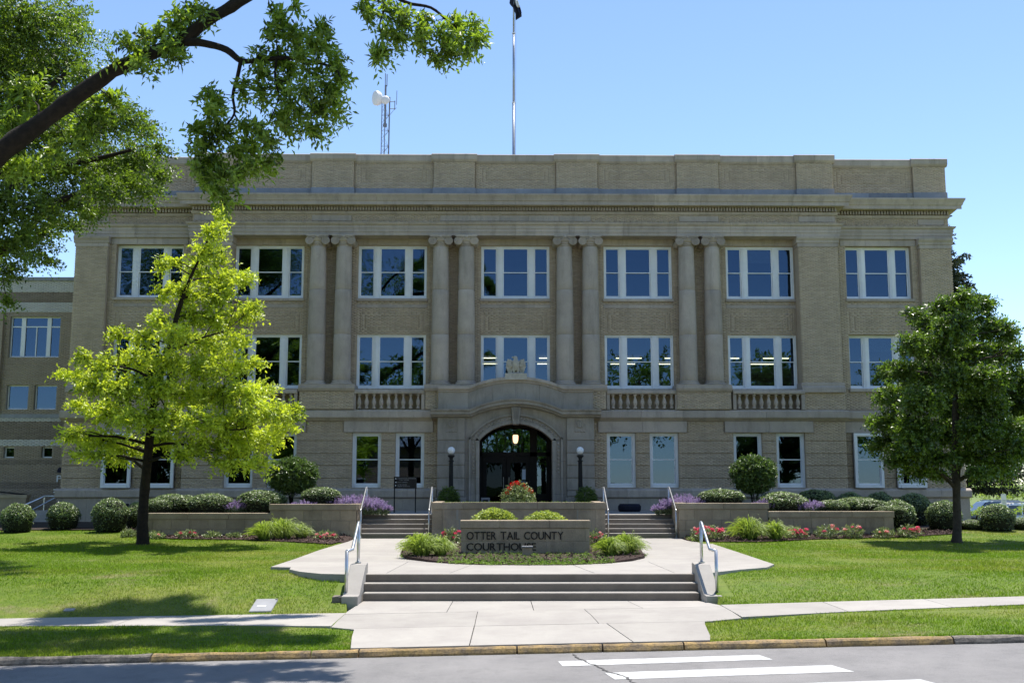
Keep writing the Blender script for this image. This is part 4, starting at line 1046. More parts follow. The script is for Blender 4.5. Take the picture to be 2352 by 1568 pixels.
# piers of the portal, five drafted stones each and a carved cap stone
pj = [1.14, 1.66]+gj[:5]+[zF-0.004]
for s in (-1, 1):
    for i, (a, b) in enumerate(zip(pj, pj[1:])):
        x0, x1 = sorted((s*1.92, s*2.95)); d = 0.0 if i else 0.06
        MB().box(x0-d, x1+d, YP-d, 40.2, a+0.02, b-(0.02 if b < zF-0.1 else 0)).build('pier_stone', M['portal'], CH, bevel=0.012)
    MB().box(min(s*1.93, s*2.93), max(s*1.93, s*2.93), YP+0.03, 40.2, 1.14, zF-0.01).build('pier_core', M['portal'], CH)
    cx = s*2.42; zc = zF-0.26
    q = MB(); q.lathe([(0.02, 0), (0.13, 0.0), (0.14, 0.015), (0.14, 0.05)], cx, YP-0.045, 20, zc, 'Y')
    for k in range(8): q.ball((cx+0.085*math.cos(k*math.pi/4), YP-0.05, zc+0.085*math.sin(k*math.pi/4)), 0.035, 6, 5, (1, 0.5, 1))
    q.ball((cx, YP-0.055, zc), 0.04, 8, 6, (1, 0.5, 1))
    for k in range(4): q.ball((cx-0.17+0.113*k, YP-0.012, zF-0.53), 0.045, 6, 5, (1, 0.5, 0.7))
    for k in (-1, 1): q.box(cx+k*0.2-0.012, cx+k*0.2+0.012, YP-0.018, YP+0.01, zF-0.46, zF-0.03)
    q.build('carved_rosette', M['portal'], CH, smooth='auto')
# arch surround: jambs and ring stones
hs, zs_, zk = 1.375, atY(1100, 1011, 39.6).z, atY(1183, 973, 39.6).z
def ring(x, off):
    rise = zk-zs_; r = (hs*hs+rise*rise)/(2*rise); th = math.asin(min(1, abs(x)/ (r)))
    return r, zk-r
rise = zk-zs_; rr = (hs*hs+rise*rise)/(2*rise); zc0 = zk-rr; am = math.asin(hs/rr)
def arcpts(rad, a0, a1, n): return [(rad*math.sin(a0+(a1-a0)*k/n), zc0+rad*math.cos(a0+(a1-a0)*k/n)) for k in range(n+1)]
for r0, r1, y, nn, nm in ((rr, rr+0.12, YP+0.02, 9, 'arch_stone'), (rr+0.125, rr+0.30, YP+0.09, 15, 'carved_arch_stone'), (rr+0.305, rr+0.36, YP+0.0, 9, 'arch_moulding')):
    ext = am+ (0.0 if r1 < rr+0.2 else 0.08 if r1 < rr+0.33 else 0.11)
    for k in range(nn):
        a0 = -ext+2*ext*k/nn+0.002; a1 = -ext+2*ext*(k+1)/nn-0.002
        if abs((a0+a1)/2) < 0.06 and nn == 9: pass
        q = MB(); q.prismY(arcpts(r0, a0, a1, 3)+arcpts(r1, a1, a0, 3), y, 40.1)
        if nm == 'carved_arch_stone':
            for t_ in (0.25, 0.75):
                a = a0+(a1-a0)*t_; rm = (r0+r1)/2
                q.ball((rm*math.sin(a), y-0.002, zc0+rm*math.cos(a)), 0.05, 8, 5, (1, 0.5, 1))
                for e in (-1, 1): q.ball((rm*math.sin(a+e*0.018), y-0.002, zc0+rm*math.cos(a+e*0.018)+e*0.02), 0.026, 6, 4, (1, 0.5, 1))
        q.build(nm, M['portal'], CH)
for s in (-1, 1):
    for (xa, xb, y) in ((1.375, 1.495, YP+0.02), (1.50, 1.69, YP+0.09), (1.695, 1.765, YP), (1.77, 1.915, YP+0.14)):
        x0, x1 = sorted((s*xa, s*xb)); zt = zs_-0.003 if xa < 1.7 else zF-0.002
        js = [1.14, 1.75, 2.35, 3.0, zt]
        if xb > 1.7: js[-1] = zF-0.005 if xa > 1.76 else zs_+0.12
        for a, b in zip(js, js[1:]): MB().box(x0, x1, y, 40.2, a+0.003, b-0.003).build('jamb_stone', M['portal'], CH)
    q = MB()
    for k in range(9):
        z = zs_-0.12-0.135*k; cx = s*1.595
        q.ball((cx, YP+0.085, z), 0.05, 8, 5, (1, 0.5, 1)); q.box(cx-0.085, cx+0.085, YP+0.078, YP+0.095, z-0.072, z-0.064)
    q.build('carved_leaf_drop', M['portal'], CH)
# spandrel fill above the ring and keystone
xs_ = [-1.93+3.86*k/24 for k in range(25)]
def ztop(x): return (zF if abs(x) >= 1.72 else float(np.interp(x, [h[0] for h in hood], [h[1] for h in hood])))-0.002
def zlow(x):
    R_ = rr+0.2
    return zc0+math.sqrt(R_*R_-x*x) if abs(x) < 1.7 else zs_-0.3
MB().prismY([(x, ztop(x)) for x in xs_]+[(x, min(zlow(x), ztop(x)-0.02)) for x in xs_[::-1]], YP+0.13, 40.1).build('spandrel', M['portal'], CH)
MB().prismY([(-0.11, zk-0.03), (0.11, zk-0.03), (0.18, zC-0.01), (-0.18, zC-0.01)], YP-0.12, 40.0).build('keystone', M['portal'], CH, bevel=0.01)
q = MB()
for k in range(-2, 3): q.prismY([(k*0.035-0.01, zk+0.16), (k*0.035+0.01, zk+0.16), (k*0.052+0.012, zC-0.04), (k*0.052-0.012, zC-0.04)], YP-0.145, YP-0.115)
q.build('keystone_flute', M['portal'], CH)
# vestibule
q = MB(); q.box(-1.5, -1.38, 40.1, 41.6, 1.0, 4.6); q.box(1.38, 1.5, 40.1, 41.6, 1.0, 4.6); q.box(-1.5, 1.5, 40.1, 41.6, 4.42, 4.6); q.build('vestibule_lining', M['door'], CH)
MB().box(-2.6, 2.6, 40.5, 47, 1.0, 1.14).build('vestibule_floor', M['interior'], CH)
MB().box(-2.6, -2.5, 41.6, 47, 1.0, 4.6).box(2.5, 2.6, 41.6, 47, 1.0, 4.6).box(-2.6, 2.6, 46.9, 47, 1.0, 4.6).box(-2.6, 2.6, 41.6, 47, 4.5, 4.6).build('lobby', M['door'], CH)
YD = 41.3
f = MB()
mx_ = [-1.38, -1.1, -0.72, -0.36, 0.0, 0.33, 0.66, 0.80, 1.05, 1.38]
zt0 = atY(1200, 1038, YD).z
f.box(-1.38, 1.38, YD, YD+0.12, zt0-0.16, zt0)
for x in (-1.1, -0.72, -0.40, -0.06, 0.27): f.box(x-0.018, x+0.018, YD, YD+0.08, zt0, 4.42)
for x0, x1 in ((-1.38, -1.3), (0.58, 0.86), (1.22, 1.38)): f.box(x0, x1, YD, YD+0.12, 1.14, 4.42)
f.box(-1.3, 0.58, YD, YD+0.1, 4.3, 4.42); f.box(0.86, 1.22, YD, YD+0.1, 4.2, 4.42); f.box(0.86, 1.22, YD, YD+0.1, 1.14, 1.75)
DF = f.build('door_frame', M['door'], CH); WL[DF.name] = Vector(CH.location)
for x0, x1, z0, z1 in ((-1.3, 0.58, zt0, 4.3), (0.86, 1.22, zt0, 4.2), (0.86, 1.22, 1.75, zt0-0.16)):
    MB().box(x0, x1, YD+0.04, YD+0.046, z0, z1).build('pane', M['glass'], DF)
gx0, gx1 = 0.86, 1.22; gz1 = zt0-0.2; gz0 = gz1-0.36; gm = (gx0+gx1)/2
q = MB()
for a, b in (((gx0, gz0), (gx1, gz1)), ((gx0, gz1), (gx1, gz0)), ((gx0, (gz0+gz1)/2), (gx1, (gz0+gz1)/2)), ((gm, 1.75), (gm, gz1)), ((gx0, gz0), (gx1, gz0))):
    q.tube([(a[0], YD+0.01, a[1]), (b[0], YD+0.01, b[1])], 0.014, 5)
q.ball((gm, YD+0.01, (gz0+gz1)/2), 0.035, 8, 6); q.build('grille', M['door'], DF)
for i, (x0, x1) in enumerate(((-1.28, -0.36), (-0.34, 0.57))):
    d = MB(); d.box(x0, x0+0.16, YD+0.02, YD+0.08, 1.15, zt0-0.17); d.box(x1-0.16, x1, YD+0.02, YD+0.08, 1.15, zt0-0.17)
    d.box(x0+0.16, x1-0.16, YD+0.02, YD+0.08, 1.15, 1.4); d.box(x0+0.16, x1-0.16, YD+0.02, YD+0.08, zt0-0.42, zt0-0.17)
    dr = d.build('door', M['door'], CH); WL[dr.name] = Vector(CH.location)
    MB().box(x0+0.16, x1-0.16, YD+0.05, YD+0.056, 1.4, zt0-0.42).build('pane', M['doorglass'], dr)
    hx = x1-0.1 if i == 0 else x0+0.1
    MB().tube([(hx, YD-0.03, 1.9), (hx, YD-0.03, 2.4)], 0.015, 6).build('handle', M['steel'], dr)
    if i == 1:
        p = atY(1207, 1089, YD); MB().box(p.x-0.13, p.x+0.13, YD+0.03, YD+0.035, p.z-0.2, p.z+0.2).build('notice', M['paper'], dr)
        text(dr, 'Please Wear', p.x-0.2, p.x+0.26, YD+0.03, p.z-0.30, 0.05, M['paper'], each=False, name='notice_lettering', depth=0.001)
        text(dr, 'Your Mask', p.x-0.12, p.x+0.18, YD+0.03, p.z-0.39, 0.05, M['paper'], each=False, name='notice_lettering', depth=0.001)
t = thing('notice_case', (-1.12, 40.4, 1.14), 'small grey cabinet standing in the left corner of the doorway', 'cabinet')
MB().box(-1.32, -0.98, 40.3, 40.5, 1.14, 1.62).build('case', M['grey'], t, bevel=0.01); MB().box(-1.25, -1.05, 40.285, 40.299, 1.38, 1.54).build('dark_window', M['black'], t)
t = thing('hanging_lantern', (0.0, 40.35, 4.42), 'lit faceted glass lantern hanging in the entrance arch', 'lantern')
p = atY(1184, 1008, 40.35)
MB().lathe([(0.05, -0.16), (0.085, -0.10), (0.10, -0.02), (0.105, 0.12), (0.085, 0.16)], 0, 40.35, 8, p.z).build('lamp_shade', M['lamp'], t)
MB().lathe([(0.105, 0.171), (0.06, 0.21), (0.03, 0.22)], 0, 40.35, 8, p.z).build('cap', M['dark'], t)
MB().tube([(0, 40.35, p.z+0.2), (0, 40.35, 4.42)], 0.008, 5).build('chain', M['dark'], t)
flush_bricks('brick', 'brickwork', M['brick'], CH)
print('bricks', len(BR['brick']))

# eagle --------------------------------------------------------
def loft(q, rings, seg=14):
    b = len(q.v)
    for (x, y, z, rx, ry) in rings:
        for k in range(seg):
            a = 2*math.pi*k/seg; q.v.append((x+rx*math.cos(a), y+ry*math.sin(a), z))
    for i in range(len(rings)-1):
        for k in range(seg):
            k2 = (k+1) % seg; q.f.append((b+i*seg+k, b+i*seg+k2, b+(i+1)*seg+k2, b+(i+1)*seg+k))
    q.f += [tuple(b+k for k in range(seg-1, -1, -1)), tuple(b+(len(rings)-1)*seg+k for k in range(seg))]
EY = 39.5; pb = atY(1183, 867, EY).z; pt = atY(1183, 858, EY).z
E_ = thing('eagle_statue', (0, EY, pb), 'pale stone eagle with folded wings on a block above the entrance', 'statue')
MB().box(-0.42, 0.42, EY-0.22, EY+0.22, pb-0.10, pt).build('plinth', M['pale'], E_, bevel=0.01)
H = atY(1183, 817, EY).z-pt; q = MB(); z = lambda f_: pt+H*f_
loft(q, [(0, EY, z(0.16), 0.05, 0.05), (0, EY, z(0.22), 0.11, 0.09), (0, EY, z(0.35), 0.15, 0.12), (0, EY-0.02, z(0.52), 0.165, 0.14), (0, EY-0.02, z(0.66), 0.14, 0.13), (-0.005, EY-0.01, z(0.76), 0.095, 0.1), (-0.01, EY, z(0.86), 0.075, 0.08), (-0.015, EY, z(0.92), 0.075, 0.085), (-0.02, EY, z(0.97), 0.06, 0.07), (-0.02, EY, z(1.0), 0.025, 0.03)])
loft(q, [(-0.07, EY, z(0.87), 0.04, 0.035), (-0.085, EY, z(0.925), 0.05, 0.04), (-0.09, EY, z(0.95), 0.035, 0.03)], 8)
q.tube([(-0.08, EY, z(0.93)), (-0.125, EY, z(0.93)), (-0.15, EY, z(0.905)), (-0.15, EY, z(0.88))], [0.03, 0.024, 0.015, 0.004], 8)
for s in (-1, 1):
    q.ball((-0.05, EY-s*0.06, z(0.925)), 0.014, 6, 4)
    loft(q, [(s*0.075, EY-0.03, z(0.06), 0.03, 0.035), (s*0.08, EY-0.03, z(0.14), 0.045, 0.05), (s*0.085, EY-0.02, z(0.25), 0.07, 0.075), (s*0.075, EY-0.01, z(0.38), 0.07, 0.08)], 10)
    for k in range(3): q.tube([(s*0.075, EY-0.03, z(0.05)), (s*0.075+(k-1)*0.04, EY-0.1, z(0.05)), (s*0.075+(k-1)*0.05, EY-0.15, z(0.01))], [0.022, 0.02, 0.008], 6)
body = q.build('body', M['pale'], E_, smooth='auto')
MB().prismX([(EY+0.02, z(0.35)), (EY+0.1, z(0.02)), (EY+0.14, z(0.02)), (EY+0.1, z(0.4))], -0.09, 0.09).build('tail', M['pale'], E_)
for s in (-1, 1):
    q = MB()
    for k in range(7):                     # long feathers, outer to inner
        t_ = k/6; xt = s*(0.335-0.03*k); top_z = z(0.66-0.03*k); bot = z(0.05+0.045*k+0.02*abs(k-1))
        xb = s*(0.265-0.022*k); yy = EY-0.03-0.008*k
        q.tube([(xt, yy+0.03, top_z), (xt+s*0.015, yy, (top_z+bot)/2), (xb, yy+0.01, bot)], [0.03, 0.03, 0.013], 6)
    for row in range(4):
        for k in range(6-row):
            x = s*(0.335-0.035*k-0.012*row); zz = z(0.50+0.085*row)-0.01*k
            q.ball((x, EY-0.07-0.004*k, zz), 0.035, 7, 5, (0.8, 0.6, 1.35))
    rings = [(s*0.29, EY, z(0.40), 0.07, 0.05), (s*0.275, EY, z(0.55), 0.095, 0.065), (s*0.25, EY, z(0.68), 0.095, 0.065), (s*0.225, EY, z(0.76), 0.06, 0.05), (s*0.21, EY, z(0.80), 0.025, 0.025)]
    loft(q, rings, 12); q.tube([(s*0.24, EY, z(0.74)), (s*0.12, EY, z(0.62))], [0.05, 0.07], 8)
    q.prismY([(s*a, z(b)) for a, b in ((.10, .70), (.2, .79), (.28, .78), (.35, .62), (.365, .42), (.34, .2), (.28, .01), (.16, .01), (.12, .3))], EY-0.03, EY+0.05)
    q.build('wing', M['pale'], E_, smooth='auto')
MB().tube([(-0.2, EY-0.06, z(0.02)), (0.2, EY-0.06, z(0.02))], 0.03, 8).build('perch', M['pale'], E_)

# roof mast, flagpole and flag ----------------------------------
ms = thing('radio_mast', (-6.1, 48, 13.3), 'slim lattice radio mast with a white dish on the courthouse roof', 'mast')
A = [(-6.27, 48.0), (-5.92, 48.0), (-6.10, 47.75)]; ztop_ = 20.4
for x, y in A: MB().tube([(x, y, 13.3), (x+(0.02 if x < -6.2 else 0.03), y, ztop_)], 0.022 if x < -6 else 0.035, 6).build('leg', M['mast'], ms)
q = MB(); zz = 13.4; k = 0
while zz < 20.1:
    for i in range(3):
        a, b = A[i], A[(i+1) % 3]
        q.tube([(a[0], a[1], zz), (b[0], b[1], zz+0.38)] if (k+i) % 2 else [(b[0], b[1], zz), (a[0], a[1], zz+0.38)], 0.008, 4)
        if k % 2 == 0: q.tube([(a[0], a[1], zz), (b[0], b[1], zz)], 0.008, 4)
    zz += 0.38; k += 1
q.build('bracing', M['mast'], ms)
MB().tube([(-6.08, 47.9, 18.95), (-6.08, 47.9, 20.95)], [0.05, 0.045], 8).tube([(-6.08, 47.9, 18.9), (-6.08, 47.9, 19.05)], 0.09, 8).tube([(-6.1, 47.9, 20.9), (-6.1, 47.9, 21.55)], 0.02, 6).tube([(-6.02, 47.9, 20.9), (-6.02, 47.9, 21.5)], 0.022, 6).build('whip_antenna', M['mast'], ms)
p = atY(868, 228, 47.8)
q = MB().lathe([(0.02, 0.30), (0.2, 0.27), (0.38, 0.16), (0.45, 0.0), (0.44, -0.18), (0.41, -0.2)], 0, 0, 24, 0, 'Y'); q.v = [(x*0.72, y*0.75, z_*0.78) for x, y, z_ in q.v]
o = q.build('dish', M['dish'], ms, smooth='auto', offset=False); o.location = Vector((p.x, 47.7, p.z))-ms.location; o.rotation_euler = (0.1, 0.1, R(-55))
MB().ball((-6.05, 47.6, atY(886, 230, 47.6).z), 0.21, 14, 10, (1, 0.5, 1)).build('drum_antenna', M['dish'], ms, smooth=True)
q = MB(); z1 = atY(905, 234, 48).z
q.tube([(-5.9, 48, z1), (-5.62, 48, z1)], 0.018, 5).tube([(-5.9, 48, z1-0.35), (-5.62, 48, z1-0.35)], 0.018, 5).tube([(-5.64, 48, z1-0.4), (-5.64, 48, z1+0.05)], 0.02, 5).tube([(-5.56, 48, z1-0.15), (-5.55, 48, z1+0.55)], 0.015, 5).tube([(-5.9, 48, z1-0.7), (-5.7, 48, z1-0.42), (-5.56, 48, z1-0.3)], 0.01, 4).build('side_arm', M['mast'], ms)
for x2, y2 in ((-8.6, 46), (-3.6, 46), (-6, 53)): MB().tube([(-6.1, 48, 17.9), (x2, y2, 13.4)], 0.006, 4).build('guy_wire', M['mast'], ms)
fp = thing('flagpole', (0.06, 50, 13.3), 'tall aluminium flagpole rising from the courthouse roof', 'flagpole')
ys_ = [13.3, atY(1180, 236, 50).z, atY(1180, 77, 50).z, 27.3]
for a, b, r_ in ((ys_[0], ys_[1], 0.078), (ys_[1], ys_[2], 0.062), (ys_[2], ys_[3], 0.05)): MB().tube([(0.06, 50, a), (0.06, 50, b)], [r_, r_*0.93], 12).build('pole_section', M['alu'], fp, smooth=True)
for a in ys_[1:3]: MB().lathe([(0.085, -0.02), (0.085, 0.02)], 0.06, 50, 12, a).build('collar', M['dish'], fp)
MB().ball((0.06, 50, 27.36), 0.09, 12, 8).build('ball_finial', M['alu'], fp, smooth=True)
MB().tube([(0.13, 49.98, 27.1), (0.17, 49.98, 24), (0.15, 49.98, 20), (0.13, 49.98, 15)], 0.008, 4).build('halyard', M['mast'], fp)
fl = thing('flag', (0.12, 49.95, 26.4), 'limp dark flag with a pale emblem hanging from the top of the flagpole', 'flag')
def cloth(name, prof, mat, dy=0):
    """hanging cloth: rows of (z, x0, x1), folded in depth"""
    V = []; n = 16
    for i, (zz, a, b) in enumerate(prof):
        for k in range(n+1):
            t_ = k/n; V.append((a+(b-a)*t_, 49.93+dy+0.05*math.sin(t_*11+i*0.5)*(0.4+t_), zz))
    F = [(i*(n+1)+k, i*(n+1)+k+1, (i+1)*(n+1)+k+1, (i+1)*(n+1)+k) for i in range(len(prof)-1) for k in range(n)]
    q = MB(); q.v = V; q.f = F; o = q.build(name, mat, fl, smooth=True)
    sm = o.modifiers.new('thickness', 'SOLIDIFY'); sm.thickness = 0.012
def zp(py): return atY(1180, py, 49.9).z
def xp(px): return atY(px, 20, 49.9).x
cloth('black_field', [(zp(-14), xp(1176), xp(1188)), (zp(0), xp(1171), xp(1186)), (zp(7), xp(1170), xp(1186)), (zp(12), xp(1173), xp(1188)), (zp(18), xp(1179), xp(1190)), (zp(24), xp(1181), xp(1196)), (zp(33), xp(1184.5), xp(1198)), (zp(37), xp(1184.5), xp(1198)), (zp(45), xp(1184.5), xp(1185.5))], M['black'])
cloth('emblem', [(zp(2), xp(1183), xp(1188)), (zp(8), xp(1184), xp(1191)), (zp(14), xp(1186), xp(1192)), (zp(19), xp(1189), xp(1194))], M['whitecloth'], -0.09)
cloth('blue_fold', [(zp(10), xp(1190), xp(1191)), (zp(18), xp(1188), xp(1194.5)), (zp(26), xp(1190), xp(1197)), (zp(32), xp(1194), xp(1198.3))], M['navy'], -0.06)

# ------------------------------------------------------------ annex
M['annexm'] = surf('annex_mortar', (0.36, 0.33, 0.29), (0.32, 0.29, 0.25), 2, 0.95, 0.2, 60)
AX = thing('annex_building', (-21, 43, 0.3), 'tan banded brick annex standing behind the left end of the courthouse', 'building')
ay = 43.0
bands = [(0.0, 1.95, 'annexb'), (1.95, 2.2, 'annexd'), (2.2, 2.9, 'annexb'), (2.9, 3.1, 'annexd'), (3.1, 3.66, 'annexb'), (3.66, 3.92, 'annexl'), (3.92, 4.66, 'annexd'), (4.66, 4.80, 'annexl'), (4.80, 9.18, 'annexb'), (9.18, 9.58, 'annexl'), (9.58, 10.02, 'annexd'), (10.02, 10.50, 'annexl')]
holes = [(-20.86, -18.8, 7.3, 8.99), (-20.83, -19.95, 5.15, 6.15), (-19.7, -18.80, 5.15, 6.15), (-20.80, -20.38, 3.18, 3.62), (-19.27, -18.84, 3.18, 3.62)]
holes += [(a-5.6, b-5.6, c, d) for a, b, c, d in holes]
def cells2(x0, x1, z0, z1, hs): return cells(x0, x1, z0, z1, hs)
q = MB()
for a, b, c, e in cells(-34, -17.0, -0.5, 10.5, holes): q.box(a, b, ay, ay+0.3, c, e)
q.build('wall', M['annexm'], AX)
BR2 = {}
for z0, z1, k in bands:
    BR[k] = BR.get(k, [])
    rec = []
    if z0 == 4.80:
        bricks(-24.5, -17.0, 4.80, 9.18, ay, holes, key=k)
    else: bricks(-24.5, -17.0, z0, z1, ay, holes, key=k, proud=0.004)
for k, nm in (('annexl', 'pale_brickwork'), ('annexb', 'tan_brickwork'), ('annexd', 'brown_brickwork')): flush_bricks(k, nm, M[k], AX)
MB().box(-34, -17.0, ay-0.08, ay+0.4, 10.5, 10.64).build('roof_edge', M['grey'], AX)
MB().box(-34, -18.6, ay-0.03, ay+0.02, 4.802, 4.96).build('ledge', M['grey'], AX)
MB().box(-34, -21.1, ay-0.16, ay-0.02, 4.97, 9.16).build('wall_return', M['annexb'], AX)
for (a, b, c, d) in holes:
    big = b-a > 1.5
    f = MB(); t_ = 0.05
    f.box(a, a+t_, ay+0.12, ay+0.2, c, d).box(b-t_, b, ay+0.12, ay+0.2, c, d).box(a+t_, b-t_, ay+0.12, ay+0.2, c, c+t_).box(a+t_, b-t_, ay+0.12, ay+0.2, d-t_, d)
    if big:
        w = b-a
        for u, v in ((0.205, 0.29), (0.72, 0.80)): f.box(a+w*u, a+w*v, ay+0.1, ay+0.2, c+t_, d-t_)
        f.box(a+t_, b-t_, ay+0.115, ay+0.195, c+(d-c)*0.74, c+(d-c)*0.77); f.box(a+w*0.50, a+w*0.52, ay+0.115, ay+0.195, c+t_, c+(d-c)*0.74)
    wn = f.build('window', M['white'], AX); WL[wn.name] = Vector(AX.location)
    MB().box(a+t_, b-t_, ay+0.15, ay+0.156, c+t_, d-t_).build('pane', M['glass'], wn)
q = MB().box(-33.9, -17.1, ay+1.5, ay+1.6, -0.4, 10.4); q.build('interior', M['interior'], AX)
MB().box(-34, -17.2, ay+0.3, 56, 10.3, 10.45).build('roof', M['grey'], AX)
MB().box(-34, -33.8, ay+0.3, 56, -0.5, 10.3).box(-17.2, -17.0, ay+0.3, 56, -0.5, 10.3).build('side_wall', M['annexb'], AX)
p0 = atY(132, 1104, ay-0.03); text(AX, 'P', p0.x-0.03, p0.x+0.19, ay-0.05, p0.z-0.03, 0.27, M['white'], depth=0.02, bold=0.004)
text(AX, 'OLICE', p0.x+0.29, p0.x+1.4, ay-0.05, p0.z-0.03, 0.27, M['white'], depth=0.02, bold=0.004)
p0 = atY(139, 1082, ay-0.2)
MB().prismX([(ay-0.3, p0.z-0.05), (ay-0.28, p0.z+0.05), (ay-0.18, p0.z+0.13), (ay-0.02, p0.z+0.17), (ay-0.02, p0.z-0.05)], p0.x-0.1, p0.x+0.1).build('wall_lamp', M['black'], AX)
t = thing('annex_ramp', (-19.5, 38.5, 0.5), 'buff block ramp wall with pale railings in front of the annex', 'ramp')
rz = atY(60, 1143, 41).z
MB().box(-34, -18.9, 41.0, 41.3, -0.2, rz).build('ramp_wall', M['block'], t); MB().box(-34, -18.85, 40.97, 41.33, rz, rz+0.12).build('coping', M['block'], t)
rt = atY(105, 1139, 40.6); rb = atY(50, 1172, 39.6)
MB().tube([(rt.x-0.95, 39.4, rt.z-0.62), (rt.x, 40.5, rt.z), (rt.x+0.62, 40.5, rt.z)], 0.028, 8).build('rail', M['steel'], t)
MB().tube([(rt.x-0.75, 39.2, rt.z-0.95), (rt.x+0.55, 40.3, rt.z-0.02)], 0.025, 8).build('rail', M['steel'], t)
MB().tube([(rt.x, 40.5, rt.z-1.0), (rt.x, 40.5, rt.z)], 0.025, 8).build('post', M['steel'], t)
for dz in (0.14, 0.24): MB().tube([(rt.x+0.03, 41.2, rt.z+dz), (rt.x+0.5, 41.2, rt.z+dz)], 0.02, 6).build('rail', M['white'], t)
for i in range(4): MB().box(rt.x-1.0+0.25*i, rt.x+0.55, 39.6+0.25*i, 41, 0.2, 0.75+0.13*i).build('step', M['concrete'], t)
tag(MB().tube([(-21.5, 41.2, rz+0.28), (-20.3, 41.2, rz+0.26), (-18.95, 41.2, rz+0.12)], 0.03, 6).build('pipe_rail', M['dark'], None), 'thin dark pipe rail lying along the ramp wall of the annex', 'rail')

# ------------------------------------------------------------ lamps, signs, small fittings
def lamp_post(x, label):
    Y = 38.9; b = 1.14; t = thing('lamp_post', (x, Y, b), label, 'lamp post', 'globe lamp posts flanking the entrance')
    zg = atY(1036, 1034, Y).z; zp_ = zg-0.18
    MB().lathe([(0.24, 0), (0.24, 0.10), (0.18, 0.14), (0.16, 0.24), (0.13, 0.28), (0.135, 0.40), (0.09, 0.46)], x, Y, 14, b).build('base', M['dark'], t, smooth='auto')
    q = MB(); n = 16
    for k in range(8):
        a = 2*math.pi*k/8; q.tube([(x+0.075*math.cos(a), Y+0.075*math.sin(a), b+0.46), (x+0.055*math.cos(a), Y+0.055*math.sin(a), zp_-0.22)], 0.017, 5)
    q.tube([(x, Y, b+0.45), (x, Y, zp_-0.2)], [0.075, 0.055], 12); q.build('pole', M['dark'], t)
    MB().lathe([(0.06, -0.24), (0.10, -0.22), (0.10, -0.19), (0.06, -0.17), (0.075, -0.08), (0.12, -0.05), (0.13, 0.0), (0.09, 0.02)], x, Y, 14, zp_).build('capital', M['dark'], t, smooth='auto')
    MB().ball((x, Y, zg), 0.138, 20, 14).build('globe', M['globe'], t, smooth=True)
lamp_post(atY(1036, 1100, 38.9).x, 'dark fluted lamp post with white globe left of the entrance arch')
lamp_post(atY(1333, 1100, 38.9).x, 'dark fluted lamp post with white globe right of the entrance arch')
t = thing('direction_sign', (-4.0, 37.6, 1.14), 'black direction board on two posts left of the entrance', 'sign')
a = atY(905, 1094, 37.6); b = atY(957, 1121, 37.6)
MB().box(a.x, b.x, 37.56, 37.62, b.z, a.z).build('board', M['dark'], t)
for x in (a.x+0.02, b.x-0.04): MB().box(x-0.02, x+0.02, 37.625, 37.67, 1.14, a.z).build('post', M['dark'], t)
for s_, x0, x1, f_, hh in (('COURTHOUSE ENTRANCE', .16, .96, .80, .038), ('PUBLIC PARKING', .24, .66, .68, .028), ('LAW OFFICE', .16, .60, .48, .036), ('AFTER HOURS', .16, .58, .27, .036), ('SHERIFF ENTRANCE', .16, .70, .13, .036)):
    text(t, s_, a.x+(b.x-a.x)*x0, a.x+(b.x-a.x)*x1, 37.557, b.z+(a.z-b.z)*f_, hh, M['grey'], each=False, name='lettering', depth=0.002)
for f_, pts in ((.83, [(-.03, -.018), (.03, -.018), (0, .025)]), (.52, [(.018, -.03), (.018, .03), (-.022, 0)]), (.24, [(-.018, -.03), (-.018, .03), (.022, 0)])):
    MB().prismY([(a.x+0.07+u, b.z+(a.z-b.z)*f_+v) for u, v in pts], 37.550, 37.558).build('arrow', M['white'], t)
# utility lid and hose in the left lawn
p = [atZ(545, 1367, 0.20), atZ(592, 1367, 0.20), atZ(582, 1390, 0.10), atZ(524, 1390, 0.10)]
t = thing('utility_box', (-4.9, 19.4, 0.1), 'grey rectangular utility lid set in the left lawn', 'utility lid')
cx, cy = -4.93, 19.72; q = MB(); zc = gz(cx, cy)
def lid(x0, x1, y0, y1, o0, o1):
    q = MB(); q.v = [(x, y, gz(x, y)+o) for o in (o0, o1) for x, y in ((x0, y0), (x1, y0), (x1, y1), (x0, y1))]
    q.f = [(3, 2, 1, 0), (4, 5, 6, 7), (0, 1, 5, 4), (1, 2, 6, 5), (2, 3, 7, 6), (3, 0, 4, 7)]; return q
lid(-5.10, -4.70, 19.25, 19.85, -0.05, 0.03).build('lid', M['grey'], t, bevel=0.01)
lid(-5.0, -4.84, 19.45, 19.50, 0.031, 0.036).build('plate', M['white'], t)
for u in (-0.2, 0.2): lid(-4.92+u-0.02, -4.92+u+0.02, 19.78, 19.81, 0.031, 0.036).build('bolt', M['dark'], t)
t2 = tag(lid(-8.5, -8.32, 19.48, 19.58, -0.03, 0.02).build('sprinkler_cover', M['grey'], None), 'small pale sprinkler cover in the lawn near the sidewalk', 'cover')

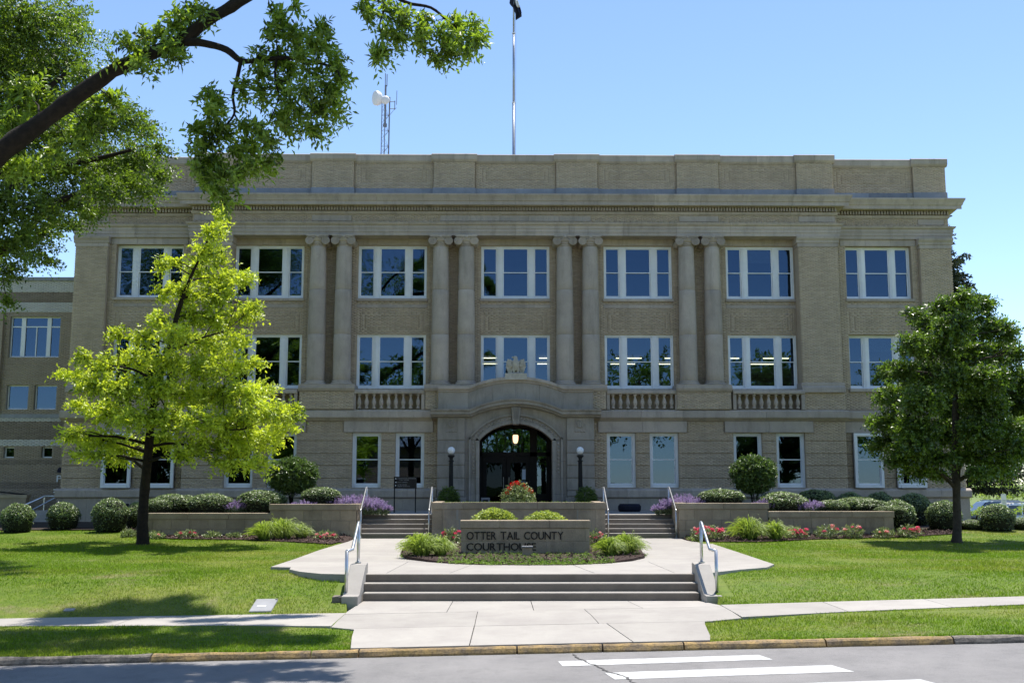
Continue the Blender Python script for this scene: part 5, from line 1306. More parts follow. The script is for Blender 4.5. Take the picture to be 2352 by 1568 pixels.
# ------------------------------------------------------------ plants
def unit(n):
    d = RNG.normal(size=(n, 3)); return d/np.linalg.norm(d, axis=1, keepdims=True)
def sprigs(P, D, tl, nl, ll, w=0.42, fold=0.25, spread=0.8, tint=None, upb=0.6, curve=0.25):
    """twigs at P pointing along D carrying nl leaves each"""
    n = len(P); t = (np.arange(nl)+0.6)/nl
    side = np.cross(D, RNG.normal(size=(n, 3))); side /= np.linalg.norm(side, axis=1, keepdims=True)+1e-9
    sg = np.where(np.arange(nl) % 2 == 0, 1, -1); tl = np.asarray(tl).reshape(-1, 1, 1)
    pos = P[:, None, :]+D[:, None, :]*tl*t[None, :, None]; pos[:, :, 2] -= (tl[:, :, 0]*curve*t[None, :]**2)
    ld = D[:, None, :]*(0.55)+side[:, None, :]*sg[None, :, None]*spread+RNG.normal(size=(n, nl, 3))*0.28
    tt = np.clip((np.repeat(RNG.random(n) if tint is None else tint, nl)*0.6+RNG.random(n*nl)*0.4), 0, 1)
    L = ll*(0.7+0.5*RNG.random(n*nl))
    return leaves(pos.reshape(-1, 3), ld.reshape(-1, 3), L, w, fold, tt, upb)
def blob_sprigs(c, r, n, tl, nl, ll, axis=None, inner=0.35, up=0.25, **k):
    d = unit(n); f = (inner+(1-inner)*RNG.random((n, 1))**0.55)
    P = np.array(c)[None, :]+d*np.array(r)[None, :]*f
    D = d*0.8+RNG.normal(size=(n, 3))*0.35; D[:, 2] += up
    if axis is not None: D[:, :2] += 0.5*(P[:, :2]-np.array(axis)[None, :2])/(np.linalg.norm(P[:, :2]-np.array(axis)[None, :2], axis=1, keepdims=True)+0.3)
    D /= np.linalg.norm(D, axis=1, keepdims=True)
    return sprigs(P-D*tl*0.5, D, tl*(0.6+0.8*RNG.random(n)), nl, ll, **k)
def tree(name, base, trunk, blobs, leafm, barkm, label, cat='tree', group=None, density=1.0, tl=0.35, nl=9, ll=0.11, seg=10, twigs=3, up=0.25, w=0.42, nodes=None, inner=0.35, brs=1.0, limbs=(), rise=True):
    """trunk: list of (x,y,z,r); blobs: (x,y,z,rx,ry,rz[,weight])"""
    t = thing(name, base, label, cat, group)
    trunk = smooth(trunk, 4, 0.03); limbs = [smooth(l) for l in limbs]
    tr = MB().tube([p[:3] for p in trunk], [p[3] for p in trunk], 14)
    tr.v = [(x+0.025*mnoise.noise(Vector((x*4, y*4, z*1.2))), y+0.025*mnoise.noise(Vector((x*4, y*4, z*1.2+9))), z) for x, y, z in tr.v]
    tr.build('trunk', barkm, t, smooth=True)
    for l in limbs: rough(MB().tube([p[:3] for p in l], [p[3] for p in l], 12), 0.12*max(p[3] for p in l)).build('limb', barkm, t, smooth=True)
    allp = [p for p in trunk]+[p for l in limbs for p in l]; q = MB(); parts = []
    for b in blobs:
        c = Vector(b[:3]); r = b[3:6]; wgt = b[6] if len(b) > 6 else 1.0
        s = min(allp, key=lambda p: (Vector(p[:3])-c).length+(1.2*max(0, p[2]-c.z+0.2) if rise else 0))
        sv = Vector(s[:3]); L = (c-sv).length; r0 = min(s[3]*0.6, 0.012+0.022*L)*brs
        mid = sv.lerp(c, 0.5)+Vector((random.uniform(-.06, .06)*L, random.uniform(-.06, .06)*L, 0.05*L))
        q.tube([sv, sv.lerp(mid, 0.5), mid, c], [r0, r0*0.85, r0*0.65, r0*0.35], 6)
        for k in range(twigs):
            d = Vector(unit(1)[0]); e = c+Vector((d.x*r[0], d.y*r[1], abs(d.z)*r[2]*0.8))*0.85
            s2 = mid.lerp(c, random.uniform(0.2, 1.0)); q.tube([s2, s2.lerp(e, 0.5)+Vector((0, 0, 0.03*L)), e], [r0*0.4, r0*0.28, 0.004], 4)
        n = int(density*wgt*(r[0]*r[1]+r[1]*r[2]+r[0]*r[2])*30)
        parts.append(blob_sprigs(c, r, n, tl, nl, ll, axis=(base[0], base[1]), up=up, w=w, inner=inner))
    q.build('branches', barkm, t, smooth=True)['kind'] = 'stuff'
    V, F, T = merge(parts); V = V-np.array(base)[None, :]
    o = link('foliage', npmesh('foliage', V, F, T), t, leafm, offset=False); return t
def smooth(path, k=4, wob=0.05):
    P = [np.array(p[:4], float) for p in path]; out = []
    for i in range(len(P)-1):
        p0, p1, p2, p3 = P[max(i-1, 0)], P[i], P[i+1], P[min(i+2, len(P)-1)]
        for j in range(k):
            t = j/k; q = 0.5*((2*p1)+(-p0+p2)*t+(2*p0-5*p1+4*p2-p3)*t*t+(-p0+3*p1-3*p2+p3)*t**3)
            w = wob*max(q[3], 0.015)*6
            n_ = mnoise.noise_vector(Vector(q[:3])*1.7); q[:3] += np.array(n_)*w*0.35; q[3] = max(0.003, q[3]*(1+0.12*mnoise.noise(Vector(q[:3])*5)))
            out.append(tuple(q))
    out.append(tuple(P[-1])); return out
def rough(mb, amp=0.02):
    o = []
    for v in mb.v:
        n_ = mnoise.noise_vector(Vector((v[0]*7, v[1]*7, v[2]*2.5))); o.append((v[0]+n_.x*amp, v[1]+n_.y*amp, v[2]+n_.z*amp*0.5))
    mb.v = o; return mb
def pxblobs(spec, Y, depth, seedspread=1.0):
    """places crown masses where survey sight lines meet the tree, spread in depth about its trunk"""
    out = []
    for s in spec:
        px, py, rx, ry = s[:4]; dy = s[4] if len(s) > 4 else random.uniform(-depth, depth)*seedspread
        c = atY(px, py, Y+dy); k = (Y+dy)/FPX
        out.append((c.x, Y+dy, c.z, rx*k, max(0.5*(rx+ry)*k, 0.35), ry*k))
    return out
def pxpath(pts, Y): return [(*atY(p[0], p[1], Y+(p[3] if len(p) > 3 else 0)), p[2]) for p in pts]

# young yellow-green tree on the left lawn
YT = 30.6
base = atY(327, 1250, YT); base = (base.x, YT, gz(base.x, YT))
tr = [(base[0], YT, base[2]-0.1, 0.27), (base[0], YT, base[2]+0.05, 0.20)]+pxpath([(328, 1200, 0.15), (333, 1120, 0.135), (341, 1040, 0.12), (348, 960, 0.105), (358, 900, 0.095), (372, 850, 0.085), (390, 790, 0.07), (405, 730, 0.07), (425, 670, 0.055), (445, 620, 0.04), (470, 570, 0.028), (492, 520, 0.015)], YT)
sp = [(505, 500, 18, 26), (488, 535, 32, 30), (465, 575, 34, 26), (500, 590, 30, 26), (455, 620, 36, 28), (510, 640, 48, 26), (400, 600, 22, 14), (372, 612, 12, 18), (380, 672, 30, 22), (425, 668, 40, 30), (490, 680, 46, 34), (560, 640, 34, 15), (562, 720, 36, 26), (590, 705, 14, 12), (440, 725, 46, 32), (500, 735, 46, 30), (365, 735, 30, 24), (405, 770, 50, 26), (480, 790, 60, 30), (545, 780, 40, 24), (330, 775, 36, 20), (270, 765, 26, 16), (190, 820, 22, 20), (240, 835, 44, 26), (310, 825, 50, 30), (380, 830, 50, 30), (450, 850, 50, 34), (520, 840, 50, 30), (580, 835, 30, 18), (165, 860, 34, 14), (215, 880, 50, 28), (285, 890, 55, 34), (360, 900, 50, 36), (430, 905, 54, 36), (500, 905, 54, 36), (565, 900, 50, 30), (615, 890, 26, 16), (180, 930, 20, 16), (240, 945, 50, 30), (310, 960, 56, 34), (390, 965, 50, 34), (465, 970, 54, 34), (540, 965, 56, 36), (615, 945, 50, 28), (665, 945, 34, 22), (170, 1000, 40, 20), (230, 1010, 56, 26), (300, 1025, 50, 24), (370, 1010, 40, 22), (450, 1025, 52, 24), (530, 1020, 56, 34), (600, 1010, 50, 36), (650, 985, 30, 20), (520, 1060, 34, 20), (585, 1065, 42, 18), (215, 1045, 50, 14), (270, 1050, 28, 14), (420, 1045, 30, 14)]
lim = [pxpath([(350, 950, 0.06), (400, 945, 0.045, -.3), (470, 985, 0.03, -.6), (560, 985, 0.02, -.9)], YT), pxpath([(346, 1025, 0.05), (390, 1018, 0.04, .2), (450, 1025, 0.03, .5), (520, 1040, 0.02, .7)], YT), pxpath([(355, 925, 0.05), (330, 880, 0.04, .3), (280, 850, 0.03, .6), (220, 850, 0.02, .9)], YT), pxpath([(385, 810, 0.045), (450, 780, 0.03, -.3), (520, 760, 0.02, -.5)], YT), pxpath([(362, 880, 0.05), (310, 850, 0.035, -.4), (260, 840, 0.02, -.8)], YT)]
tree('young_tree', base, tr, pxblobs(sp, YT, 1.5), M['leaf_yellow'], M['bark'], 'young tree with bright yellow-green leaves on the left lawn', ll=0.135, nl=8, tl=0.36, density=4.9, w=0.5, limbs=lim, inner=0.1)

# rounded dark tree on the right lawn
RT = 31.0
base = atY(2198, 1247, RT); base = (base.x, RT, gz(base.x, RT))
tr = [(base[0], RT, base[2]-0.1, 0.26), (base[0], RT, base[2]+0.04, 0.17)]+pxpath([(2198, 1200, 0.125), (2197, 1130, 0.12), (2196, 1080, 0.12), (2196, 1000, 0.10), (2195, 900, 0.08), (2200, 800, 0.055), (2210, 720, 0.03)], RT)
sp = [(2215, 690, 34, 26), (2170, 705, 34, 22), (2255, 700, 30, 22), (2130, 740, 34, 28), (2190, 750, 50, 34), (2260, 750, 48, 34), (2310, 760, 28, 26), (2100, 720, 16, 14), (2095, 790, 34, 28), (2150, 800, 50, 34), (2220, 810, 54, 36), (2290, 810, 46, 36), (2335, 810, 18, 24), (2075, 850, 36, 24), (2040, 845, 20, 12), (2130, 860, 50, 34), (2200, 870, 54, 36), (2270, 870, 54, 36), (2330, 870, 34, 34), (2060, 905, 44, 26), (2028, 912, 18, 12), (2120, 920, 54, 36), (2190, 930, 54, 36), (2260, 930, 54, 36), (2325, 930, 40, 36), (2050, 965, 42, 26), (2012, 968, 16, 12), (2110, 985, 54, 34), (2180, 990, 54, 34), (2250, 990, 54, 34), (2320, 990, 44, 34), (2045, 1015, 36, 22), (2008, 1025, 16, 10), (2090, 1040, 50, 26), (2150, 1050, 46, 22), (2240, 1045, 50, 26), (2300, 1045, 44, 26), (2105, 1080, 36, 14), (2255, 1085, 34, 14), (2058, 1058, 26, 12), (2150, 1088, 34, 12), (2300, 1082, 34, 14), (2100, 1020, 40, 24), (2280, 1060, 40, 20), (2355, 900, 24, 60), (2345, 1030, 24, 26)]
lim = [pxpath([(2197, 1122, 0.07), (2170, 1095, 0.05, -.2), (2140, 1065, 0.035, -.5), (2110, 1040, 0.02, -.8)], RT), pxpath([(2197, 1112, 0.06), (2180, 1070, 0.045, .2), (2150, 1030, 0.03, .4), (2120, 980, 0.02, .6)], RT), pxpath([(2199, 1105, 0.07), (2225, 1085, 0.05, -.2), (2245, 1040, 0.035, -.4), (2275, 980, 0.02, -.6)], RT), pxpath([(2198, 1090, 0.05), (2215, 1050, 0.04, .3), (2240, 1000, 0.03, .5), (2260, 920, 0.02, .7)], RT)]
tree('round_tree', base, tr, pxblobs(sp, RT, 1.5), M['leaf_linden'], M['barkb'], 'rounded dark green tree with a straight trunk on the right lawn', ll=0.105, nl=9, tl=0.32, density=12, w=0.6, limbs=lim, inner=0.2)

# broad tree left of the lawn, its crown against the corner of the courthouse
LT = 26.5
def lb(px, py, rx, ry): return (px, py, rx, ry)
sp = []
for (px, py, rx, ry) in [(60, 60, 100, 60), (170, 60, 40, 50), (40, 150, 90, 60), (130, 150, 80, 50), (190, 175, 30, 26), (40, 240, 90, 60), (140, 240, 80, 46), (205, 225, 24, 18), (60, 320, 90, 50), (160, 310, 80, 46), (240, 290, 60, 44), (295, 270, 46, 40), (335, 300, 36, 30), (60, 400, 90, 50), (160, 390, 80, 50), (250, 370, 70, 50), (320, 360, 50, 44), (365, 340, 22, 20), (370, 400, 26, 26), (60, 480, 80, 46), (140, 470, 70, 40), (230, 440, 60, 36), (300, 425, 50, 34), (350, 440, 30, 20), (35, 550, 60, 40), (90, 545, 50, 30), (20, 620, 40, 30), (75, 590, 40, 16), (110, 600, 22, 10), (15, 690, 16, 14), (140, 515, 50, 16), (205, 490, 30, 18), (-80, 100, 120, 120), (-90, 300, 120, 120), (-90, 480, 120, 120)]: sp.append((px, py, rx, ry))
base = (-17.0, LT, gz(-17, LT))
tr = [(-17.0, LT, base[2]-0.1, 0.5), (-17.0, LT, 1.0, 0.4), (-16.9, LT, 3, 0.36), (-16.6, LT, 5.5, 0.32), (-16.2, LT, 8, 0.27), (-15.8, LT, 10.5, 0.2), (-15.3, LT, 13, 0.1)]
lim = [pxpath([(-60, 620, 0.16), (30, 560, 0.12), (110, 480, 0.09), (190, 440, 0.07), (290, 400, 0.04)], LT), pxpath([(-60, 420, 0.15), (70, 385, 0.10), (190, 372, 0.07), (300, 345, 0.04)], LT), pxpath([(-40, 300, 0.12), (60, 240, 0.08), (150, 170, 0.05)], LT), pxpath([(-60, 520, 0.1), (120, 340, 0.07), (200, 310, 0.05), (290, 270, 0.03)], LT)]
tree('broad_tree', base, tr, pxblobs(sp, LT, 2.2)+[(-18, LT, 13.5, 3.2, 3.0, 2.0, 0.5), (-14, LT, 14, 3.0, 2.5, 1.6, 0.5), (-20, LT, 10, 2.5, 2.5, 3.0, 0.5)], M['leaf_elm'], M['bark'], 'broad green tree at the left edge in front of the courthouse corner', ll=0.105, nl=9, tl=0.42, density=7.0, w=0.5, limbs=lim, inner=0.15, up=0.0, rise=False, brs=0.5)

# big street tree whose limb crosses the top left of the view
FT = 17.0
base = (-11.2, FT, gz(-11.2, FT))
trunk = [(-11.4, FT, base[2]-0.1, 0.55), (-11.3, FT, 0.4, 0.42), (-11.1, FT, 2.5, 0.36), (-10.9, FT, 4.6, 0.34), (-10.6, FT, 6.0, 0.30), (-10.9, FT+.3, 8.0, 0.26), (-11.3, FT+.5, 11, 0.2), (-11.6, FT+.6, 14, 0.1)]
mainl = pxpath([(-220, 470, 0.25), (-60, 395, 0.20), (20, 335, 0.175), (90, 285, 0.15), (170, 225, 0.135), (260, 165, 0.125), (360, 118, 0.112), (425, 88, 0.105), (480, 45, 0.10), (550, 5, 0.10), (640, -60, 0.10), (760, -130, 0.08), (880, -150, 0.05)], FT)
l2 = pxpath([(420, 95, 0.085), (470, 100, 0.065), (520, 115, 0.055), (555, 140, 0.05), (600, 138, 0.042), (660, 134, 0.036), (720, 142, 0.028), (770, 158, 0.018, -.2), (785, 185, 0.01, -.3)], FT)
l3 = pxpath([(553, 142, 0.036), (545, 180, 0.032), (535, 220, 0.026), (538, 262, 0.02), (510, 300, 0.014), (495, 340, 0.009)], FT)
l4 = pxpath([(538, 262, 0.016), (560, 300, 0.012), (585, 330, 0.008)], FT)
l5 = pxpath([(635, 138, 0.024), (632, 180, 0.02), (640, 225, 0.014), (620, 275, 0.008)], FT)
l6 = pxpath([(760, -130, 0.06), (860, -40, 0.04), (930, 5, 0.03), (990, 18, 0.024), (1030, 50, 0.018), (1070, 75, 0.012)], FT)
l7 = pxpath([(870, -30, 0.03), (882, 15, 0.02), (872, 60, 0.012), (880, 100, 0.006)], FT)
l8 = pxpath([(640, 184, 0.012), (690, 200, 0.009), (720, 230, 0.006)], FT); l9 = pxpath([(640, 134, 0.014), (635, 95, 0.01), (640, 60, 0.006)], FT); l10 = pxpath([(730, 142, 0.012), (738, 90, 0.009), (735, 60, 0.005)], FT)
sp = [(640, 40, 24, 30, 0), (622, 78, 20, 14, 0), (655, 75, 22, 18, .2), (685, 85, 24, 20, 0), (715, 95, 22, 18, -.2), (740, 68, 22, 26, 0), (745, 105, 20, 16, .2), (600, 125, 24, 16, 0), (640, 130, 26, 18, .3), (690, 130, 24, 18, -.3), (600, 165, 18, 22, -.2), (665, 160, 30, 22, .3), (720, 165, 26, 22, 0), (770, 145, 24, 22, .2), (785, 175, 18, 22, 0), (605, 210, 22, 26, 0), (650, 205, 30, 24, .3), (700, 210, 34, 24, -.3), (755, 205, 34, 26, 0), (680, 250, 34, 24, 0), (735, 255, 34, 26, .2), (770, 245, 20, 26, 0), (645, 270, 24, 20, .2), (715, 295, 30, 20, 0), (660, 300, 20, 14, -.2), (485, 215, 24, 22, 0), (505, 240, 18, 20, .2), (560, 210, 14, 30, 0), (480, 255, 24, 16, -.2), (455, 300, 24, 16, 0), (475, 330, 28, 20, .2), (500, 290, 16, 14, 0), (520, 310, 22, 18, .2), (560, 290, 20, 16, 0), (600, 300, 26, 20, 0), (620, 330, 24, 24, -.2), (580, 340, 26, 20, .3), (540, 345, 24, 20, 0), (455, 355, 20, 22, 0), (490, 375, 26, 18, .2), (460, 395, 18, 16, 0), (510, 405, 26, 20, 0), (545, 395, 16, 20, -.2), (570, 385, 18, 20, 0), (610, 375, 24, 20, 0), (500, 440, 24, 18, 0), (520, 460, 14, 12, 0), (475, 425, 18, 12, .2),
      (300, 105, 28, 22, -.3), (340, 100, 28, 22, .2), (385, 110, 22, 22, -.3), (270, 145, 18, 12, 0), (325, 150, 20, 14, -.3), (410, 30, 22, 18, 0), (440, 20, 20, 16, .2), (465, 30, 18, 16, -.2), (405, 60, 20, 22, 0), (375, 80, 26, 18, 0), (430, 70, 20, 16, .2), (400, 130, 16, 14, -.2), (340, 135, 22, 14, .3),
      (835, 15, 18, 20, 0), (850, 35, 16, 12, 0), (900, 25, 24, 24, .2), (925, 50, 26, 24, 0), (885, 75, 20, 14, 0), (915, 85, 28, 14, .2), (970, 40, 20, 16, 0), (970, 70, 22, 14, -.2), (880, 120, 30, 14, 0), (865, 130, 14, 10, 0), (965, 95, 20, 14, 0), (1015, 80, 24, 22, 0), (1050, 60, 28, 20, .2), (1050, 95, 30, 22, 0), (1090, 70, 24, 22, 0), (1100, 95, 22, 18, -.2), (1030, 120, 24, 16, 0), (1000, 130, 16, 16, 0), (1075, 120, 22, 12, 0),
      (680, 2, 16, 6, 0), (60, 215, 60, 40, 1.0), (120, 235, 50, 36, 1.3), (25, 290, 46, 36, .8), (230, 250, 36, 36, 1.0), (200, 290, 34, 30, .8), (170, 320, 26, 20, .6), (260, 230, 26, 26, .9), (120, 360, 40, 20, .5), (60, 380, 50, 22, .4), (20, 390, 30, 26, .4)]
shade = []
for gx, gy, rx, ry in ((-8.3, 19.1, .55, .28), (-7.9, 19.15, .5, .25), (-7.3, 19.2, .6, .3), (-6.9, 19.45, .5, .22), (-6.4, 19.25, .55, .2), (-6.0, 19.15, .35, .12), (-7.6, 19.6, .4, .15), (-6.6, 19.75, .35, .14),
                       (-8.3, 17.3, .7, .25), (-7.4, 17.2, .6, .25), (-6.6, 17.45, .5, .15), (-7.9, 16.5, .6, .2), (-6.7, 16.35, .7, .25), (-5.8, 16.7, .7, .3), (-5.1, 16.35, .6, .25), (-4.5, 16.9, .6, .2), (-4.0, 16.4, .5, .2), (-3.5, 16.35, .4, .18), (-4.6, 17.3, .5, .15), (-5.4, 17.5, .5, .12),
                       (-8.0, 18.4, .8, .12), (-5.5, 18.3, .7, .1), (-4.4, 18.55, .7, .08), (-8.5, 15.9, .7, .2), (-7.0, 15.0, .9, .16), (-5.6, 15.0, .8, .2), (-4.4, 14.85, .9, .16), (-3.5, 14.95, .7, .12), (-7.6, 14.4, .8, .15), (-6.2, 14.3, .9, .15), (-5.2, 14.2, .8, .18), (-6.9, 13.8, .9, .15), (-5.6, 13.7, .7, .12), (-3.9, 14.35, .6, .1)):
    hh = 10.6+0.62*(gy-13.5)+random.uniform(0.2, 1.0)+0.55*max(0, gy-15); shade.append((gx+0.177*hh, gy+0.295*hh, hh, rx, ry*1.5+0.1, 0.3))
extra = [(-13.5, 17.5, 13, 3.2, 3.0, 2.2), (-11, 19, 15.5, 3.2, 3, 2), (-9, 16, 14.2, 2.4, 2.4, 1.4), (-15, 15, 11, 2.5, 2.5, 2.2), (-14, 19.5, 9.5, 2.2, 2.2, 2.0), (-6.5, 18, 14.6, 2.4, 2.4, 1.3), (-5.2, 19.8, 13.2, 1.6, 1.6, 0.8)]
tree('street_tree', base, trunk, pxblobs(sp, FT, 0.3)+[(*e, 0.12) for e in extra]+[(*e[:6], 2.3) for e in shade], M['leaf_ash'], M['bark'], 'large street tree with a thick dark limb across the top left', ll=0.13, nl=8, tl=0.26, density=6.3, w=0.38, limbs=[[(-11.3, FT+.5, 11.0, 0.16), (-10.2, 18.2, 12.2, 0.13), (-8.2, 19.4, 12.9, 0.10), (-6, 20.2, 13.2, 0.09), (-3, 20.5, 13.5, 0.04)], [(-8.2, 19.4, 12.9, 0.08), (-6.8, 21.8, 14.0, 0.06), (-5.0, 23.2, 14.6, 0.03)], mainl, l2, l3, l4, l5, l6, l7, l8, l9, l10], inner=0.0, up=-0.15, twigs=2, brs=0.5, rise=False)

# ------------------------------------------------------------ shrubs and flowers
def child(name, V, F, T, t, mat, origin):
    o = link(name, npmesh(name, V-np.array(origin)[None, :], F, T), t, mat, offset=False); return o
def copy_thing(src, loc, label=None, rz=0, sc=(1, 1, 1)):
    r = src.copy(); C.objects.link(r); r.location = loc; r.rotation_euler = (0, 0, rz); r.scale = sc
    if label: r['label'] = label
    for ch in list(src.children):
        c = ch.copy(); C.objects.link(c); c.parent = r
        for g in ch.children:
            d = g.copy(); C.objects.link(d); d.parent = c
    return r
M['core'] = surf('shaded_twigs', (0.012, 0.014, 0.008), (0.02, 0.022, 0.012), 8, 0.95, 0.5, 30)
def make_box(loc, label, n=4600, flat=0.55):
    """clipped privet ball of unit radius: dark twiggy core under a shell of glossy leaves"""
    t = thing('boxwood_shrub', loc, label, 'shrub', 'clipped rounded shrubs')
    d = unit(n); d[:, 2] = np.abs(d[:, 2])*1.0-0.0; d /= np.linalg.norm(d, axis=1, keepdims=True)
    low = RNG.random(n) < 0.22; d[low, 2] = RNG.uniform(-0.9, 0.1, low.sum()); h = np.sqrt(np.maximum(0, 1-np.minimum(1, np.abs(d[:, 2]))**2)); 
    az = RNG.uniform(0, 2*math.pi, n); d[low, 0] = np.cos(az[low])*np.maximum(h[low], 0.86); d[low, 1] = np.sin(az[low])*np.maximum(h[low], 0.86)
    r = 1+0.11*np.array([mnoise.noise(Vector((a*2.2+len(protos)*9, b*2.2, c*2.2))) for a, b, c in d])-0.07*RNG.random(n)
    P = d*r[:, None]*0.95
    D = d*0.45+RNG.normal(size=(n, 3))*0.8
    V, F, T = leaves(P, D, RNG.uniform(0.075, 0.13, n), 0.55, 0.3, np.clip(RNG.random(n)*(0.45+0.75*np.clip(d[:, 2]*1.3, 0, 1)), 0, 1), 0.0, N0=d)  # tint rises with height: sunlight on the tops is put into the leaf colour
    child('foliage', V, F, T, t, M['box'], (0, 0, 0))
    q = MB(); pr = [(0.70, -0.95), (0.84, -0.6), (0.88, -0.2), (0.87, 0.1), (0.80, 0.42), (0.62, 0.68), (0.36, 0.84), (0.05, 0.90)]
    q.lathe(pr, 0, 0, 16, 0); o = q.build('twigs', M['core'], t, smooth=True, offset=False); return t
protos = []
def shrub(px, top, hw, Y, label, hr=None, shade=None):
    """shrub whose outline is centred at px with its top at a sight line, standing at depth Y"""
    c = atY(px, top, Y); rx = hw*Y/FPX*1.02; g = gz(c.x, Y); H = c.z-g; rz = H/1.95 if hr is None else hr
    loc = (c.x, Y, g+rz*0.95)
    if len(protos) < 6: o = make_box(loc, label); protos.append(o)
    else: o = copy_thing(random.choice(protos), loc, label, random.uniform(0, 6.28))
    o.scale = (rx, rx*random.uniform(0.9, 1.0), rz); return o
SH = [(42, 1155, 36, 34.9, 'clipped round shrub at the far left edge of the left lawn'), (148, 1152, 36, 35.9, 'clipped round shrub below the annex stair railing'),
 (255, 1142, 40, 35.0, 'clipped round shrub just left of the yellow-green tree trunk'), (322, 1152, 34, 36.2, 'dark shrub half hidden behind the yellow-green tree trunk'),
 (362, 1143, 34, 34.6, 'small clipped shrub right against the yellow-green tree trunk'), (395, 1133, 44, 35.2, 'clipped shrub behind the left low wall, second from the tree trunk'),
 (428, 1136, 30, 36.0, 'clipped shrub rising between two others behind the left low wall'), (485, 1132, 52, 34.9, 'broad clipped shrub in the middle of the left low wall'),
 (601, 1124, 58, 35.2, 'broadest clipped shrub behind the left wall where its top steps up'), (738, 1118, 46, 35.2, 'clipped dome shrub on the tall part of the left wall beside the purple flowers'),
 (1656, 1122, 54, 35.0, 'clipped dome shrub on the tall part of the right wall'), (1795, 1128, 57, 35.1, 'broad clipped shrub where the right wall steps down'),
 (1873, 1123, 45, 38.4, 'dark shaded shrub against the courthouse, leftmost of the shaded row'), (1952, 1128, 36, 38.4, 'dark shaded shrub second from the left in the shaded row'),
 (2020, 1129, 36, 38.4, 'dark shaded shrub third in the shaded row by the courthouse'), (2098, 1131, 42, 37.6, 'tall dark shaded shrub at the right end of the shaded row'),
 (1912, 1147, 38, 34.7, 'clipped shrub leftmost in the cluster behind the right low wall'), (1968, 1140, 50, 35.4, 'widest clipped shrub in the cluster behind the right low wall'),
 (2003, 1146, 38, 34.8, 'clipped shrub at the front of the cluster behind the right low wall'), (2058, 1147, 42, 35.6, 'clipped shrub just past the end of the right low wall'),
 (2042, 1160, 38, 34.3, 'low clipped shrub spilling round the end of the right low wall'), (2166, 1148, 40, 35.6, 'clipped round shrub left of the round tree trunk'),
 (2289, 1156, 40, 35.2, 'clipped round shrub near the right edge in front of the parked cars')]
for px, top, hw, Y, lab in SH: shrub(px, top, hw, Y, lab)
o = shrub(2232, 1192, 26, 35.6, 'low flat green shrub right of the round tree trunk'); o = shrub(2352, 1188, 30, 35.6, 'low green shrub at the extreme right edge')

# multi-stemmed ball shrubs
for (px, topy, boty, hw, Y, lab) in ((672, 1056, 1122, 54, 36.0, 'ball shaped shrub on bare stems left of the entrance'), (1731, 1051, 1122, 47, 36.0, 'ball shaped shrub on bare stems right of the entrance')):
    c = atY(px, (topy+boty)/2, Y); r = hw*Y/FPX; rz = (boty-topy)/2*Y/FPX*1.02; g = gz(c.x, Y)
    t = thing('ball_shrub', (c.x, Y, g), lab, 'shrub', 'ball shrubs on stems')
    n = 2300; d = unit(n); P = np.array((c.x, Y, c.z))+d*np.array((r, r, rz))*(0.66+0.30*RNG.random((n, 1)))
    P[:, 2] += np.where(d[:, 2] < -0.3, -0.12*RNG.random(n), 0)
    V, F, T = sprigs(P, d*0.8+RNG.normal(size=(n, 3))*0.3+np.array((0, 0, .15)), 0.10+0.08*RNG.random(n), 8, 0.085, w=0.5)
    child('crown', V, F, T, t, M['ballleaf'], t.location)
    for k in range(7):
        a = random.uniform(0, 6.28); e = (c.x+0.6*r*math.cos(a), Y+0.5*r*math.sin(a), c.z-0.1*rz)
        MB().tube([(c.x+0.05*math.cos(a), Y+0.05*math.sin(a), g-0.05), (c.x+0.15*r*math.cos(a), Y+0.15*r*math.sin(a), g+(c.z-g)*0.45), e], [0.022, 0.018, 0.01], 6).build('stem', M['bark'], t, smooth=True)

# catmint: upright purple spikes over grey-green leaves
def catmint(x, Y, g, rx, h, n, label, lean=0.0):
    t = thing('catmint', (x, Y, g), label, 'flowers', 'purple catmint clumps')
    a = RNG.uniform(0, 2*math.pi, n); rr = np.sqrt(RNG.random(n)); X = x+rx*rr*np.cos(a); YY = Y+0.45*rx*rr*np.sin(a)
    D = np.stack([(X-x)/rx*0.55+lean, (YY-Y)/rx*0.5-0.1, np.full(n, 1.0)], 1)+RNG.normal(size=(n, 3))*0.15; D /= np.linalg.norm(D, axis=1, keepdims=True)
    hh = h*(0.75+0.35*RNG.random(n))*(1-0.25*rr); P = np.stack([X, YY, np.full(n, g)], 1)
    top = P+D*(hh*0.62)[:, None]
    V, F, T = sprigs(top, D, hh*0.38, 12, 0.042, w=0.65, spread=1.0, curve=0.05)
    child('flower_spikes', V, F, T, t, M['purple'], t.location)
    V, F, T = sprigs(P, D, hh*0.68, 9, 0.06, w=0.5, spread=1.0, curve=0.0); child('foliage', V, F, T, t, M['sage'], t.location)
for px, top, hw, Y, n, lab in ((820, 1131, 50, 35.0, 260, 'purple catmint spilling beside the rail of the left upper steps'), (700, 1146, 30, 34.6, 120, 'purple catmint low between two shrubs on the left tall wall'), (543, 1143, 16, 34.6, 80, 'thin strip of purple catmint between shrubs on the left low wall'),
      (862, 1150, 28, 34.9, 150, 'pale purple catmint leaning over the top left step'), (1575, 1131, 44, 35.0, 260, 'purple catmint beside the rail of the right upper steps'), (1760, 1143, 22, 34.7, 110, 'purple catmint between two clipped shrubs on the right wall'), (1864, 1146, 30, 34.6, 170, 'purple catmint clump on the right low wall'), (1530, 1150, 22, 35.0, 120, 'pale purple catmint at the top of the right steps')):
    c = atY(px, top, Y); g = max(1.14, gz(c.x, Y)-0.3) if gz(c.x, Y) > 1.3 else 1.14; catmint(c.x, Y, g, hw*Y/FPX, c.z-g, int(n*1.3), lab, 0.25 if px == 862 else (-0.2 if px == 1530 else 0))

